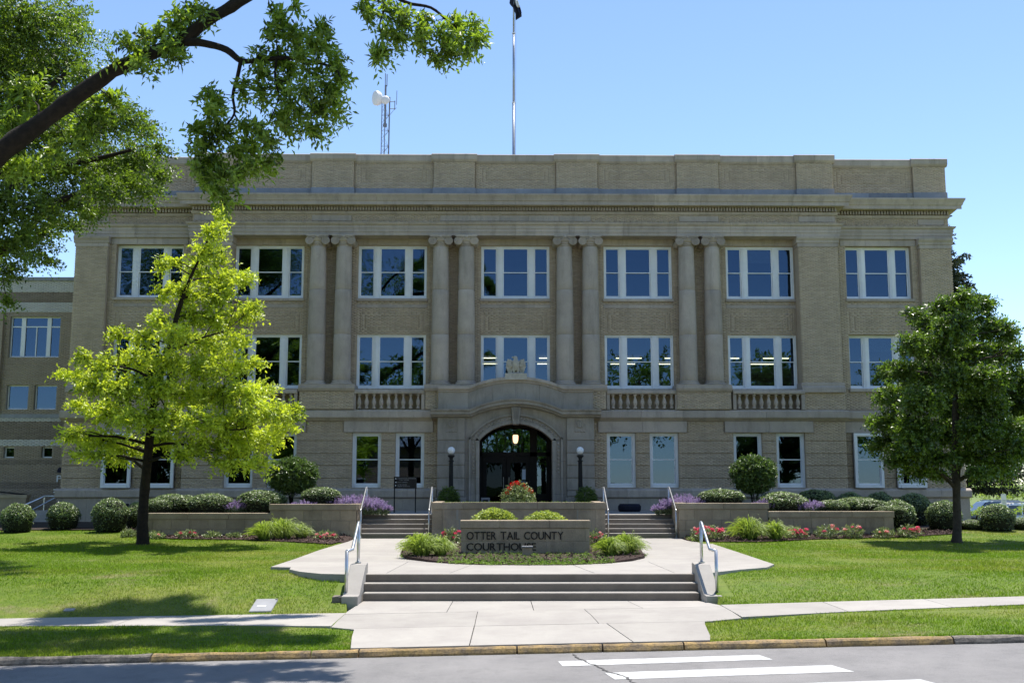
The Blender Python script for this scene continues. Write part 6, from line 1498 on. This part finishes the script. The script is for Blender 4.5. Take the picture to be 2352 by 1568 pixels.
# arching grass-like clumps
def daylily(x, Y, g, r, h, n, label, group='arching green clumps', mat='grassblade'):
    t = thing('daylily', (x, Y, g), label, 'plant', group)
    k = 6; a = RNG.uniform(0, 2*math.pi, n); L = r*(0.25+0.95*RNG.random(n)); H = h*(1.0-0.42*(L/r)+0.12*RNG.normal(size=n))
    s = np.linspace(0, 1, k+1); dx, dy = np.cos(a), np.sin(a); bx = x+dx*r*0.45*(RNG.random(n)-0.2); by = Y+dy*r*0.45*(RNG.random(n)-0.2)
    rr = L[:, None]*s[None, :]**1.15; zz = H[:, None]*np.sin(s[None, :]*math.pi*(0.58+0.32*RNG.random((n, 1))))
    cx = bx[:, None]+dx[:, None]*rr; cy = by[:, None]+dy[:, None]*rr; w = 0.015*(1-s*0.9)[None, :]*np.ones((n, 1))
    tw = RNG.normal(0, 0.4, n); px_, py_ = -np.sin(a+tw), np.cos(a+tw)
    Lf = np.stack([cx-px_[:, None]*w, cy-py_[:, None]*w, g+zz], 2); Rt = np.stack([cx+px_[:, None]*w, cy+py_[:, None]*w, g+zz+0.006], 2)
    V = np.stack([Lf, Rt], 2).reshape(-1, 3); b = (np.arange(n)*(k+1)*2)[:, None]
    F = np.concatenate([b+np.array((2*i, 2*i+1, 2*i+3, 2*i+2))[None, :] for i in range(k)])
    child('blades', V, F, np.repeat(RNG.random(n), (k+1)*2), t, M[mat], t.location)
for px, bot, hw, hh, Y, n, lab in ((648, 1246, 42, 46, 32.3, 420, 'bright arching grassy clump under the left wall'), (610, 1247, 36, 42, 32.0, 260, 'darker shaded grassy clump left of the bright one under the left wall'), (692, 1243, 26, 34, 32.5, 160, 'low trailing grassy clump right of the bright one under the left wall'),
      (1722, 1245, 42, 50, 31.9, 420, 'tall arching grassy clump under the right wall'), (1782, 1246, 32, 44, 31.9, 260, 'lower arching grassy clump beside the tall one under the right wall'),
      (968, 1284, 44, 48, 25.1, 420, 'large arching grassy clump at the left end of the name sign'), (1012, 1288, 32, 40, 25.2, 340, 'arching grassy clump touching the left corner of the name sign'),
      (1402, 1284, 32, 40, 25.2, 320, 'arching grassy clump touching the right corner of the name sign'), (1440, 1284, 40, 44, 25.6, 320, 'arching grassy clump at the right end of the name sign bed')):
    c = atY(px, bot, Y); g = gz(c.x, Y) if abs(c.x) > 4 else 0.5
    daylily(c.x, Y, g, hw*Y/FPX*1.0, hh*Y/FPX*1.0, n*2, lab)

# roses
def rose(px, bot, hw, top, Y, nf, cols, label, fl=None):
    c = atY(px, bot, Y); g = gz(c.x, Y) if abs(c.x) > 4 else 0.5; r = hw*Y/FPX; h = atY(px, top, Y).z-g
    t = thing('rose_bush', (c.x, Y, g), label, 'rose bush', 'rose bushes in the beds')
    for k in range(6):
        a = random.uniform(0, 6.28); MB().tube([(c.x, Y, g), (c.x+0.4*r*math.cos(a), Y+0.3*r*math.sin(a), g+0.5*h), (c.x+0.8*r*math.cos(a), Y+0.6*r*math.sin(a), g+0.85*h)], [0.01, 0.008, 0.004], 5).build('stem', M['barkb'], t)
    n = int(150*max(1, (r/0.35)**2)); d = unit(n); P = np.array((c.x, Y, g+h*0.42))+d*np.array((r, r*0.8, h*0.45))*(0.4+0.6*RNG.random((n, 1)))
    V, F, T = sprigs(P, d+np.array((0, 0, .4)), 0.08+0.06*RNG.random(n), 6, 0.055, w=0.6); child('foliage', V, F, T, t, M['roseleaf'], t.location)
    for k in range(nf):
        a = random.uniform(0, 6.28); e = random.uniform(0.1, 1.2); fx = c.x+r*0.9*math.cos(a)*math.cos(e*0.8); fy = Y-abs(r*0.8*math.sin(a)); fz = g+h*(0.45+0.5*random.random()*1.0)
        m_ = 26; dd = unit(m_); dd[:, 2] = np.abs(dd[:, 2]); Vf, Ff, Tf = leaves(dd*0.015, dd, RNG.uniform(0.035, 0.06, m_), 0.9, 0.3)
        o = link('flower', npmesh('flower', Vf, Ff, Tf), t, M[random.choice(cols)], offset=False); o.location = (fx-c.x, fy-Y, fz-g); s_ = random.uniform(0.8, 1.3); o.scale = (s_, s_, s_)
for a in ((295, 1238, 14, 1222, 33.3, 0, ['pink'], 'small leafy bush without blooms left of the yellow-green tree'), (354, 1243, 18, 1227, 32.6, 1, ['palepink'], 'small rose bush just right of the yellow-green tree trunk'), (428, 1242, 20, 1222, 32.8, 5, ['pink'], 'thin rose bush with bright pink blooms under the left low wall'),
      (488, 1243, 16, 1227, 32.8, 0, ['pink'], 'small green rose bush without blooms under the left low wall'), (538, 1244, 12, 1230, 32.8, 1, ['palepink'], 'tiny rose bush with one faded bloom under the left low wall'), (748, 1246, 24, 1224, 32.2, 9, ['pink', 'palepink'], 'rose bush with coral pink blooms near the left upper steps'),
      (1036, 1252, 20, 1215, 29.5, 7, ['pink'], 'rose bush with bright pink blooms behind the left end of the name sign'), (1366, 1252, 20, 1221, 29.5, 5, ['pink', 'palepink'], 'rose bush behind the right end of the name sign'),
      (1628, 1246, 38, 1208, 31.9, 26, ['pink', 'pink', 'palepink'], 'large rose bush covered in blooms right of the right upper steps'), (1700, 1236, 22, 1205, 32.9, 8, ['pink'], 'rose bush with bright blooms standing behind the tall grassy clump'), (1832, 1240, 26, 1212, 32.4, 12, ['pink'], 'rose bush with red-pink blooms at the step of the right wall'),
      (1902, 1240, 26, 1206, 32.5, 6, ['pink', 'palepink'], 'tall loose rose bush in the middle of the right low wall'), (1957, 1239, 22, 1206, 32.5, 6, ['palepink', 'pink'], 'rose bush with pale pink blooms right of the middle of the right low wall'), (2028, 1238, 18, 1216, 32.6, 3, ['palepink'], 'small rose bush in front of the end of the right low wall'),
      (2088, 1236, 26, 1208, 33.0, 9, ['pink', 'palepink'], 'rose bush with pink blooms past the end of the right low wall')): rose(*a)

# sedum behind the sign
def sedum(px, top, hw, label):
    Y = 27.2; c = atY(px, top, Y); g = 0.5; r = hw*Y/FPX; h = c.z-g
    t = thing('sedum', (c.x, Y, g), label, 'plant', 'yellow-green plants behind the name sign')
    n = 340; X = RNG.normal(0, 0.42, n)*r; YY = RNG.normal(0, 0.35, n)*r; hh = h*(1-0.28*(X/r)**2-0.1*RNG.random(n))
    P = np.stack([c.x+X, Y+YY, g+hh*0.55], 1); D = np.stack([X*0.5, YY*0.5, np.full(n, 1.0)], 1); D /= np.linalg.norm(D, axis=1, keepdims=True)
    V, F, T = sprigs(P, D, hh*0.42, 8, 0.08, w=0.6, spread=1.3, curve=0); child('foliage', V, F, T, t, M['sedum'], t.location)
    tops = np.stack([c.x+X, Y+YY, g+hh*0.97], 1)[:60]; parts = []
    for p in tops:
        m_ = 18; dd = unit(m_); dd[:, 2] = np.abs(dd[:, 2])+0.3; parts.append(leaves(p+dd*np.array((.035, .035, .008)), dd, RNG.uniform(0.02, 0.03, m_), 0.9, 0.2, 0.6+0.4*RNG.random(m_)))
    V, F, T = merge(parts); child('flower_heads', V, F, T, t, M['sedum'], t.location)
sedum(1136, 1163, 50, 'taller yellow-green leafy plant behind the left half of the name sign'); sedum(1252, 1170, 52, 'lower yellow-green leafy plant behind the right half of the name sign')

# juniper round the sign
X = RNG.uniform(-2.9, 2.95, 9500); Y = RNG.uniform(23.0, 33, 9500); Y = np.where(RNG.random(9500) < 0.5, 23+(Y-23)*0.3, Y)
k = inpoly(X, Y, ISL) & ~((np.abs(X) < 1.62) & (Y > 25.85) & (Y < 26.5)) & ~((np.abs(X) > 1.9) & (Y < 25.2)); X = X[k]; Y = Y[k]; n = len(X)
P = np.stack([X, Y, np.full(n, 0.47)], 1); D = np.stack([RNG.normal(size=n), RNG.normal(size=n)-0.3, 0.08+0.22*RNG.random(n)], 1); D /= np.linalg.norm(D, axis=1, keepdims=True)
V, F, T = sprigs(P, D, 0.12+0.08*RNG.random(n), 9, 0.04, w=0.45, spread=0.9, curve=0.1)
tag(link('juniper_cover', npmesh('juniper_cover', V, F, T), None, M['juniper']), 'low green juniper spreading in front of the name sign', kind='stuff')
X = RNG.uniform(-2.4, 2.4, 900); Y = RNG.uniform(33.9, 34.6, 900); P = np.stack([X, Y, np.full(900, 1.5)], 1)
V, F, T = sprigs(P, unit(900)*0.5+np.array((0, 0, 1.0)), np.full(900, 0.07), 4, 0.035, w=0.4)
tag(link('ground_cover', npmesh('ground_cover', V, F, T), None, M['juniper']), 'thin green ground cover filling the middle planter', kind='stuff')

# potted flowers
def potted(x, Y, g, r, h, label, flowers, mat, leafm, grp=None):
    t = thing('flower_pot', (x, Y, g), label, 'potted plant', grp)
    MB().lathe([(0.22, 0), (0.24, 0.03), (0.20, 0.07), (0.27, 0.2), (0.36, h*0.40), (0.38, h*0.42), (0.33, h*0.42)], x, Y, 18, g).build('pot', M['pot'], t, smooth='auto')
    n = 620; d = unit(n); P = np.array((x, Y, g+h*0.62))+d*np.array((r*0.85, r*0.8, h*0.36))*(0.5+0.5*RNG.random((n, 1))); P[:, 2] -= 0.28*h*np.clip(np.hypot(P[:, 0]-x, P[:, 1]-Y)/r-0.45, 0, 1)
    V, F, T = sprigs(P, d+np.array((0, 0, .1)), 0.10+0.08*RNG.random(n), 7, 0.05, w=0.7, curve=0.5); child('foliage', V, F, T, t, leafm, t.location)
    for k in range(flowers):
        u = (k+0.5)/flowers*2-1; m_ = 34; dd = unit(m_); Vf, Ff, Tf = leaves(dd*0.035, dd, RNG.uniform(0.03, 0.05, m_), 0.9, 0.3)
        o = link('flower_head', npmesh('flower_head', Vf, Ff, Tf), t, mat, offset=False); o.location = (u*r*0.75+random.uniform(-.05, .05), -r*0.4*random.random(), h*(1.0-0.32*u*u)+random.uniform(-.05, .03))
p = atY(1190, 1110, 35.0); potted(p.x, 35.0, 1.5 if False else 1.12, 40*35/FPX, atY(1190, 1108, 35.0).z-1.12, 'pot of red geraniums and trailing leaves in the middle planter', 13, M['red'], M['roseleaf'])
for px, lab in ((1031, 'shaded dark potted plant at the foot of the left lamp post'), (1346, 'shaded dark potted plant at the foot of the right lamp post')):
    p = atY(px, 1128, 38.3); potted(p.x, 38.3, 1.14, 24*38.3/FPX, p.z-1.14+0.15, lab, 0, M['red'], M['leaf_linden'], 'potted plants at the lamp posts')
t = tag(MB().lathe([(0.38, 0.0), (0.42, 0.08), (0.42, 0.2), (0.36, 0.28)], 0, 0, 18).build('mat_roll', M['black'], None, offset=False), 'dark low round bin lying on the landing right of the entrance', 'bin'); p = atY(1446, 1165, 38.6); t.location = (p.x, 38.6, 1.14)

# ------------------------------------------------------------ beyond the right corner
g2 = -0.75
tag(sheet('parking_lot', [(14, 56), (120, 56), (120, 110), (14, 110)], lambda x, y: gz(x, y), M['asphalt'], 0.03, 8), 'grey parking lot beyond the right lawn', kind='structure')
def car(x, Y, g, L, Wd, H, paint, rz, label):
    t = thing('parked_car', (x, Y, g), label, 'car', 'cars parked beyond the right lawn')
    s = [(-L/2, 0.35), (-L/2, 0.75), (-L/2+0.25, 0.95), (L/2-1.15, 0.98), (L/2-0.25, 0.86), (L/2, 0.7), (L/2, 0.32)]
    q = MB(); q.prismY([(a, z) for a, z in s], -Wd/2, Wd/2); b = q.build('body', paint, t, bevel=0.06, offset=False)
    c = [(-L/2+0.1, 0.95), (-L/2+0.45, H-0.12), (-L/2+0.9, H), (L/2-2.2, H), (L/2-1.75, H-0.1), (L/2-1.0, 0.97)]
    q = MB(); n = len(c)
    for y, k in ((-Wd/2+0.06, 0), (Wd/2-0.06, 0)):
        for a, z in c: q.v.append((a, y*(1-0.14*(z-0.95)/(H-0.95)), z))
    q.f = [tuple(range(n)), tuple(range(2*n-1, n-1, -1))]+[(i, n+i, n+(i+1) % n, (i+1) % n) for i in range(n)]
    q.build('cabin', paint, t, bevel=0.04, offset=False)
    for s_ in (-1, 1):
        for a0, a1 in ((-L/2+0.5, -L/2+1.25), (-L/2+1.33, -L/2+2.2), (-L/2+2.28, L/2-1.5)):
            yy = s_*(Wd/2-0.055); q = MB(); h0, h1 = 1.0, H-0.14
            a1b = a1 if a1 < L/2-1.6 else a1-0.35
            for (a, z) in ((a0, h0), (a1, h0), (a1b, h1), (a0+0.05, h1)): q.v.append((a, yy*(1-0.14*(z-0.95)/(H-0.95))+s_*0.006, z))
            for (a, z) in ((a0, h0), (a1, h0), (a1b, h1), (a0+0.05, h1)): q.v.append((a, yy*(1-0.14*(z-0.95)/(H-0.95))-s_*0.01, z))
            q.f = [(0, 1, 2, 3), (7, 6, 5, 4), (0, 4, 5, 1), (1, 5, 6, 2), (2, 6, 7, 3), (3, 7, 4, 0)]; q.build('side_window', M['carglass'], t, offset=False)
        for a in (-L/2+0.85, L/2-0.85):
            w = MB().lathe([(0.2, -0.1), (0.33, -0.11), (0.34, 0), (0.33, 0.11), (0.2, 0.1)], a, s_*(Wd/2-0.1), 18, 0.34, 'Y').build('wheel', M['black'], t, offset=False)
            WL[w.name] = Vector((0, 0, 0)); MB().lathe([(0.05, -0.12), (0.2, -0.12), (0.2, 0.12), (0.05, 0.12)], a, s_*(Wd/2-0.1), 12, 0.34, 'Y').build('rim', M['alu'], w, offset=False)
        MB().box(-L/2+0.9, L/2-2.0, s_*(Wd/2-0.25)-0.02, s_*(Wd/2-0.25)+0.02, H+0.002, H+0.05).build('roof_rail', M['alu'], t, offset=False)
        MB().box(L/2-0.02, L/2+0.015, s_*(Wd/2-0.35)-0.16, s_*(Wd/2-0.35)+0.16, 0.66, 0.78).build('headlight', M['globe'], t, offset=False)
    t.rotation_euler = (0, 0, rz); return t
M['carglass'] = surf('dark_car_glass', (0.02, 0.025, 0.03), (0.02, 0.02, 0.025), 2, 0.05, 0, spec=1.0)
M['bluepaint'] = surf('blue_grey_car_paint', (0.10, 0.14, 0.20), (0.10, 0.14, 0.20), 2, 0.25, 0, spec=0.8, metal=0.4)
M['silver'] = surf('silver_car_paint', (0.60, 0.61, 0.63), (0.58, 0.59, 0.61), 2, 0.28, 0, spec=0.8, metal=0.4)
p = atY(2275, 1149, 66); car(p.x, 66, p.z-1.70, 4.7, 1.85, 1.70, M['bluepaint'], R(178), 'blue-grey car parked left of the silver one beyond the right lawn')
p = atY(2345, 1153, 60); car(p.x+0.6, 60, p.z-1.68, 4.6, 1.85, 1.66, M['silver'], R(2), 'silver car parked at the right edge beyond the lawn')
t = thing('parking_sign', (29, 58, 0), 'small white sign on a post above the parked cars', 'sign'); p = atY(2306, 1158, 58)
MB().box(p.x-0.14, p.x+0.14, 57.98, 58.0, p.z-0.15, atY(2306, 1134, 58).z).build('panel', M['white'], t); MB().tube([(p.x, 58.04, -0.9), (p.x, 58.04, p.z+0.5)], 0.025, 6).build('post', M['mast'], t)
q = MB(); 
for dz in (0.08, 0.2, 0.32): q.box(p.x-0.09, p.x+0.09, 57.974, 57.979, p.z-0.12+dz, p.z-0.09+dz)
q.build('printed_lines', M['grey'], t)

def simple_tree(name, x, Y, g, h, blobs, mat, label, group=None, ll=0.2, dens=1.0, cat='tree', trunk_r=0.2, nl=7):
    t = thing(name, (x, Y, g), label, cat, group)
    MB().tube([(x, Y, g-0.2), (x+0.1, Y, g+h*0.4), (x, Y, g+h*0.75)], [trunk_r, trunk_r*0.7, trunk_r*0.25], 8).build('trunk', M['bark'], t, smooth=True)
    parts = []; q = MB()
    for b in blobs:
        parts.append(blob_sprigs(b[:3], b[3:6], int(dens*(b[3]*b[4]+b[4]*b[5]+b[3]*b[5])*6), ll*3, nl, ll, axis=(x, Y), inner=0.3, w=0.55))
        q.tube([(x, Y, g+h*0.3), ((x+b[0])/2, (Y+b[1])/2, (g+h*0.35+b[2])/2), b[:3]], [trunk_r*0.4, trunk_r*0.25, 0.02], 5)
    _o = q.build('branches', M['bark'], t); _o['kind'] = 'stuff'; V, F, T = merge(parts); child('foliage', V, F, T, t, mat, t.location); return t
def far_blobs(spec, Y, dd=1.5):
    o = []
    for px, py, rx, ry in spec:
        y = Y+random.uniform(-dd, dd); c = atY(px, py, y); k = y/FPX; o.append((c.x, y, c.z, rx*k, (rx+ry)/2*k, ry*k))
    return o
bl = far_blobs([(2290, 950, 40, 50), (2340, 930, 40, 60), (2300, 1040, 50, 40), (2350, 1040, 40, 50), (2330, 1100, 40, 40), (2400, 980, 60, 80)], 75)
simple_tree('leafy_tree', bl[0][0]+2, 75, -0.75, 10, bl, M['leaf_far'], 'tall dark leafy tree behind the round tree at the right edge', ll=0.22, dens=2.2)
bl = far_blobs([(2260, 1095, 36, 24), (2255, 1128, 30, 20), (2300, 1110, 40, 26), (2290, 1138, 40, 16), (2345, 1130, 30, 22)], 72)
simple_tree('lime_bush', bl[0][0], 72, -0.75, 2, bl, M['leaf_lime'], 'bright yellow-green bushes behind the parked cars', ll=0.16, dens=4, cat='bush', trunk_r=0.08)
bl = far_blobs([(2240, 1172, 22, 14), (2350, 1172, 24, 14)], 45, 0.2)
for b, lab in zip(bl, ('bright yellow-green bush at the foot of the courthouse corner', 'bright yellow-green bush at the right edge in front of the silver car')):
    simple_tree('lime_bush', b[0], b[1], b[2]-b[5], 0.4, [b], M['leaf_lime'], lab, ll=0.09, dens=14, cat='bush', trunk_r=0.04)
# spruce behind the right corner
sx = atY(2205, 700, 64); t = thing('spruce', (sx.x-1.4, 64, -0.75), 'dark spruce rising behind the right corner of the courthouse', 'tree')
cx = sx.x-1.4; zt = atY(2215, 520, 64).z+0.8; MB().tube([(cx, 64, -0.9), (cx, 64, 8), (cx, 64, zt)], [0.35, 0.22, 0.03], 10).build('trunk', M['bark'], t, smooth=True)
parts = []; q = MB(); z = 2.0
while z < zt-0.1:
    f = (zt-z)/(zt-2); nb = 9 if f > 0.2 else 6
    for k in range(nb):
        a = random.uniform(0, 6.28); L = (0.5+4.2*f**0.8)*random.uniform(0.55, 1.12); d = np.array((math.cos(a), math.sin(a), -0.12+0.25*(1-f)))
        q.tube([(cx, 64, z), (cx+d[0]*L, 64+d[1]*L, z+d[2]*L)], [0.05*f+0.01, 0.006], 4)
        m_ = int(9*L)+4; s_ = RNG.random(m_)**0.7; P = np.array((cx, 64, z))+d[None, :]*(L*s_)[:, None]; P[:, 2] += 0.1*L*s_**2-0.1
        sd_ = np.cross(d, (0, 0, 1.0)); D = d*0.7+sd_[None, :]*RNG.normal(0, 0.8, (m_, 1))+np.stack([np.zeros(m_), np.zeros(m_), RNG.normal(-0.1, 0.25, m_)], 1); D /= np.linalg.norm(D, axis=1, keepdims=True)
        parts.append(sprigs(P, D, 0.45*(0.6+0.6*RNG.random(m_)), 6, 0.28, w=0.45, spread=0.7, curve=0.1))
    z += 0.42
q.build('branches', M['bark'], t); V, F, T = merge(parts); child('needles', V, F, T, t, M['needle'], t.location)

# ------------------------------------------------------------ across the street, seen in the window panes
for i, (x, Y, h, r, lab) in enumerate(((-19, -9, 19, 6.5, 'tall street tree across the road to the left'), (-8.5, -13, 15, 4.6, 'street tree across the road left of the middle'), (0.9, -8, 9, 3.4, 'low dense tree across the road facing the entrance'), (3.5, -17, 11, 4.0, 'lower tree across the road opposite the entrance'), (12.0, -12, 15, 4.6, 'street tree across the road right of the middle'), (-28, -3, 13, 5.0, 'dense street tree across the road far left'), (-15, -5, 9, 3.6, 'low street tree across the road to the left'), (24, -10, 15, 5.5, 'broad street tree across the road to the right'), (-32, -14, 16, 6, 'tree across the road far to the left'), (36, -14, 14, 5.5, 'tree across the road far to the right'))):
    g = 0.2; bl = [(x, Y, h*0.62, r, r, h*0.22), (x-r*0.5, Y+1, h*0.5, r*0.6, r*0.6, h*0.14), (x+r*0.5, Y-0.5, h*0.52, r*0.6, r*0.6, h*0.14), (x+0.3*r, Y+0.5, h*0.8, r*0.55, r*0.55, h*0.15), (x-0.3*r, Y, h*0.78, r*0.5, r*0.5, h*0.14)]
    simple_tree('street_side_tree', x, Y, g, h, bl, M['leaf_ash'], lab, 'trees across the street', ll=0.42, dens=0.7, trunk_r=0.3)
t = thing('reflection_hedge', (-34, -7, 0), 'tall dense dark hedge across the street far left', 'hedge'); n = 5200  # hedge added out of view to darken the left window reflections
P = np.stack([RNG.uniform(-60, -17.5, n), RNG.uniform(-8, -6, n), RNG.uniform(0.1, 6.5, n)], 1); V, F, T = sprigs(P, unit(n), np.full(n, 0.9), 7, 0.5, w=0.6); child('foliage', V, F, T, t, M['leaf_linden'], t.location)
t = thing('brick_house', (-9, -26, 0.2), 'pinkish brick house across the street', 'house')
M['pinkbrick'] = surf('pink_brick', (0.40, 0.24, 0.17), (0.33, 0.20, 0.15), 3, 0.9, 0.2, 60)
MB().box(-16, -3, -32, -24, 0.0, 5.6).build('wall', M['pinkbrick'], t)
MB().prismX([(-32.6, 5.6), (-23.4, 5.6), (-28, 8.6)], -16.5, -2.5).build('roof', M['grey'], t)
for x in (-14.4, -11.8, -7.2, -4.8):
    for z in (1.0, 3.5): w = MB().box(x-0.55, x+0.55, -23.99, -23.9, z, z+1.5).build('window', M['white'], t); WL[w.name] = Vector(t.location); MB().box(x-0.45, x+0.45, -23.895, -23.88, z+0.1, z+1.4).build('pane', M['carglass'], w)
MB().box(-10.0, -9.0, -23.99, -23.9, 0.2, 2.4).build('door', M['door'], t)
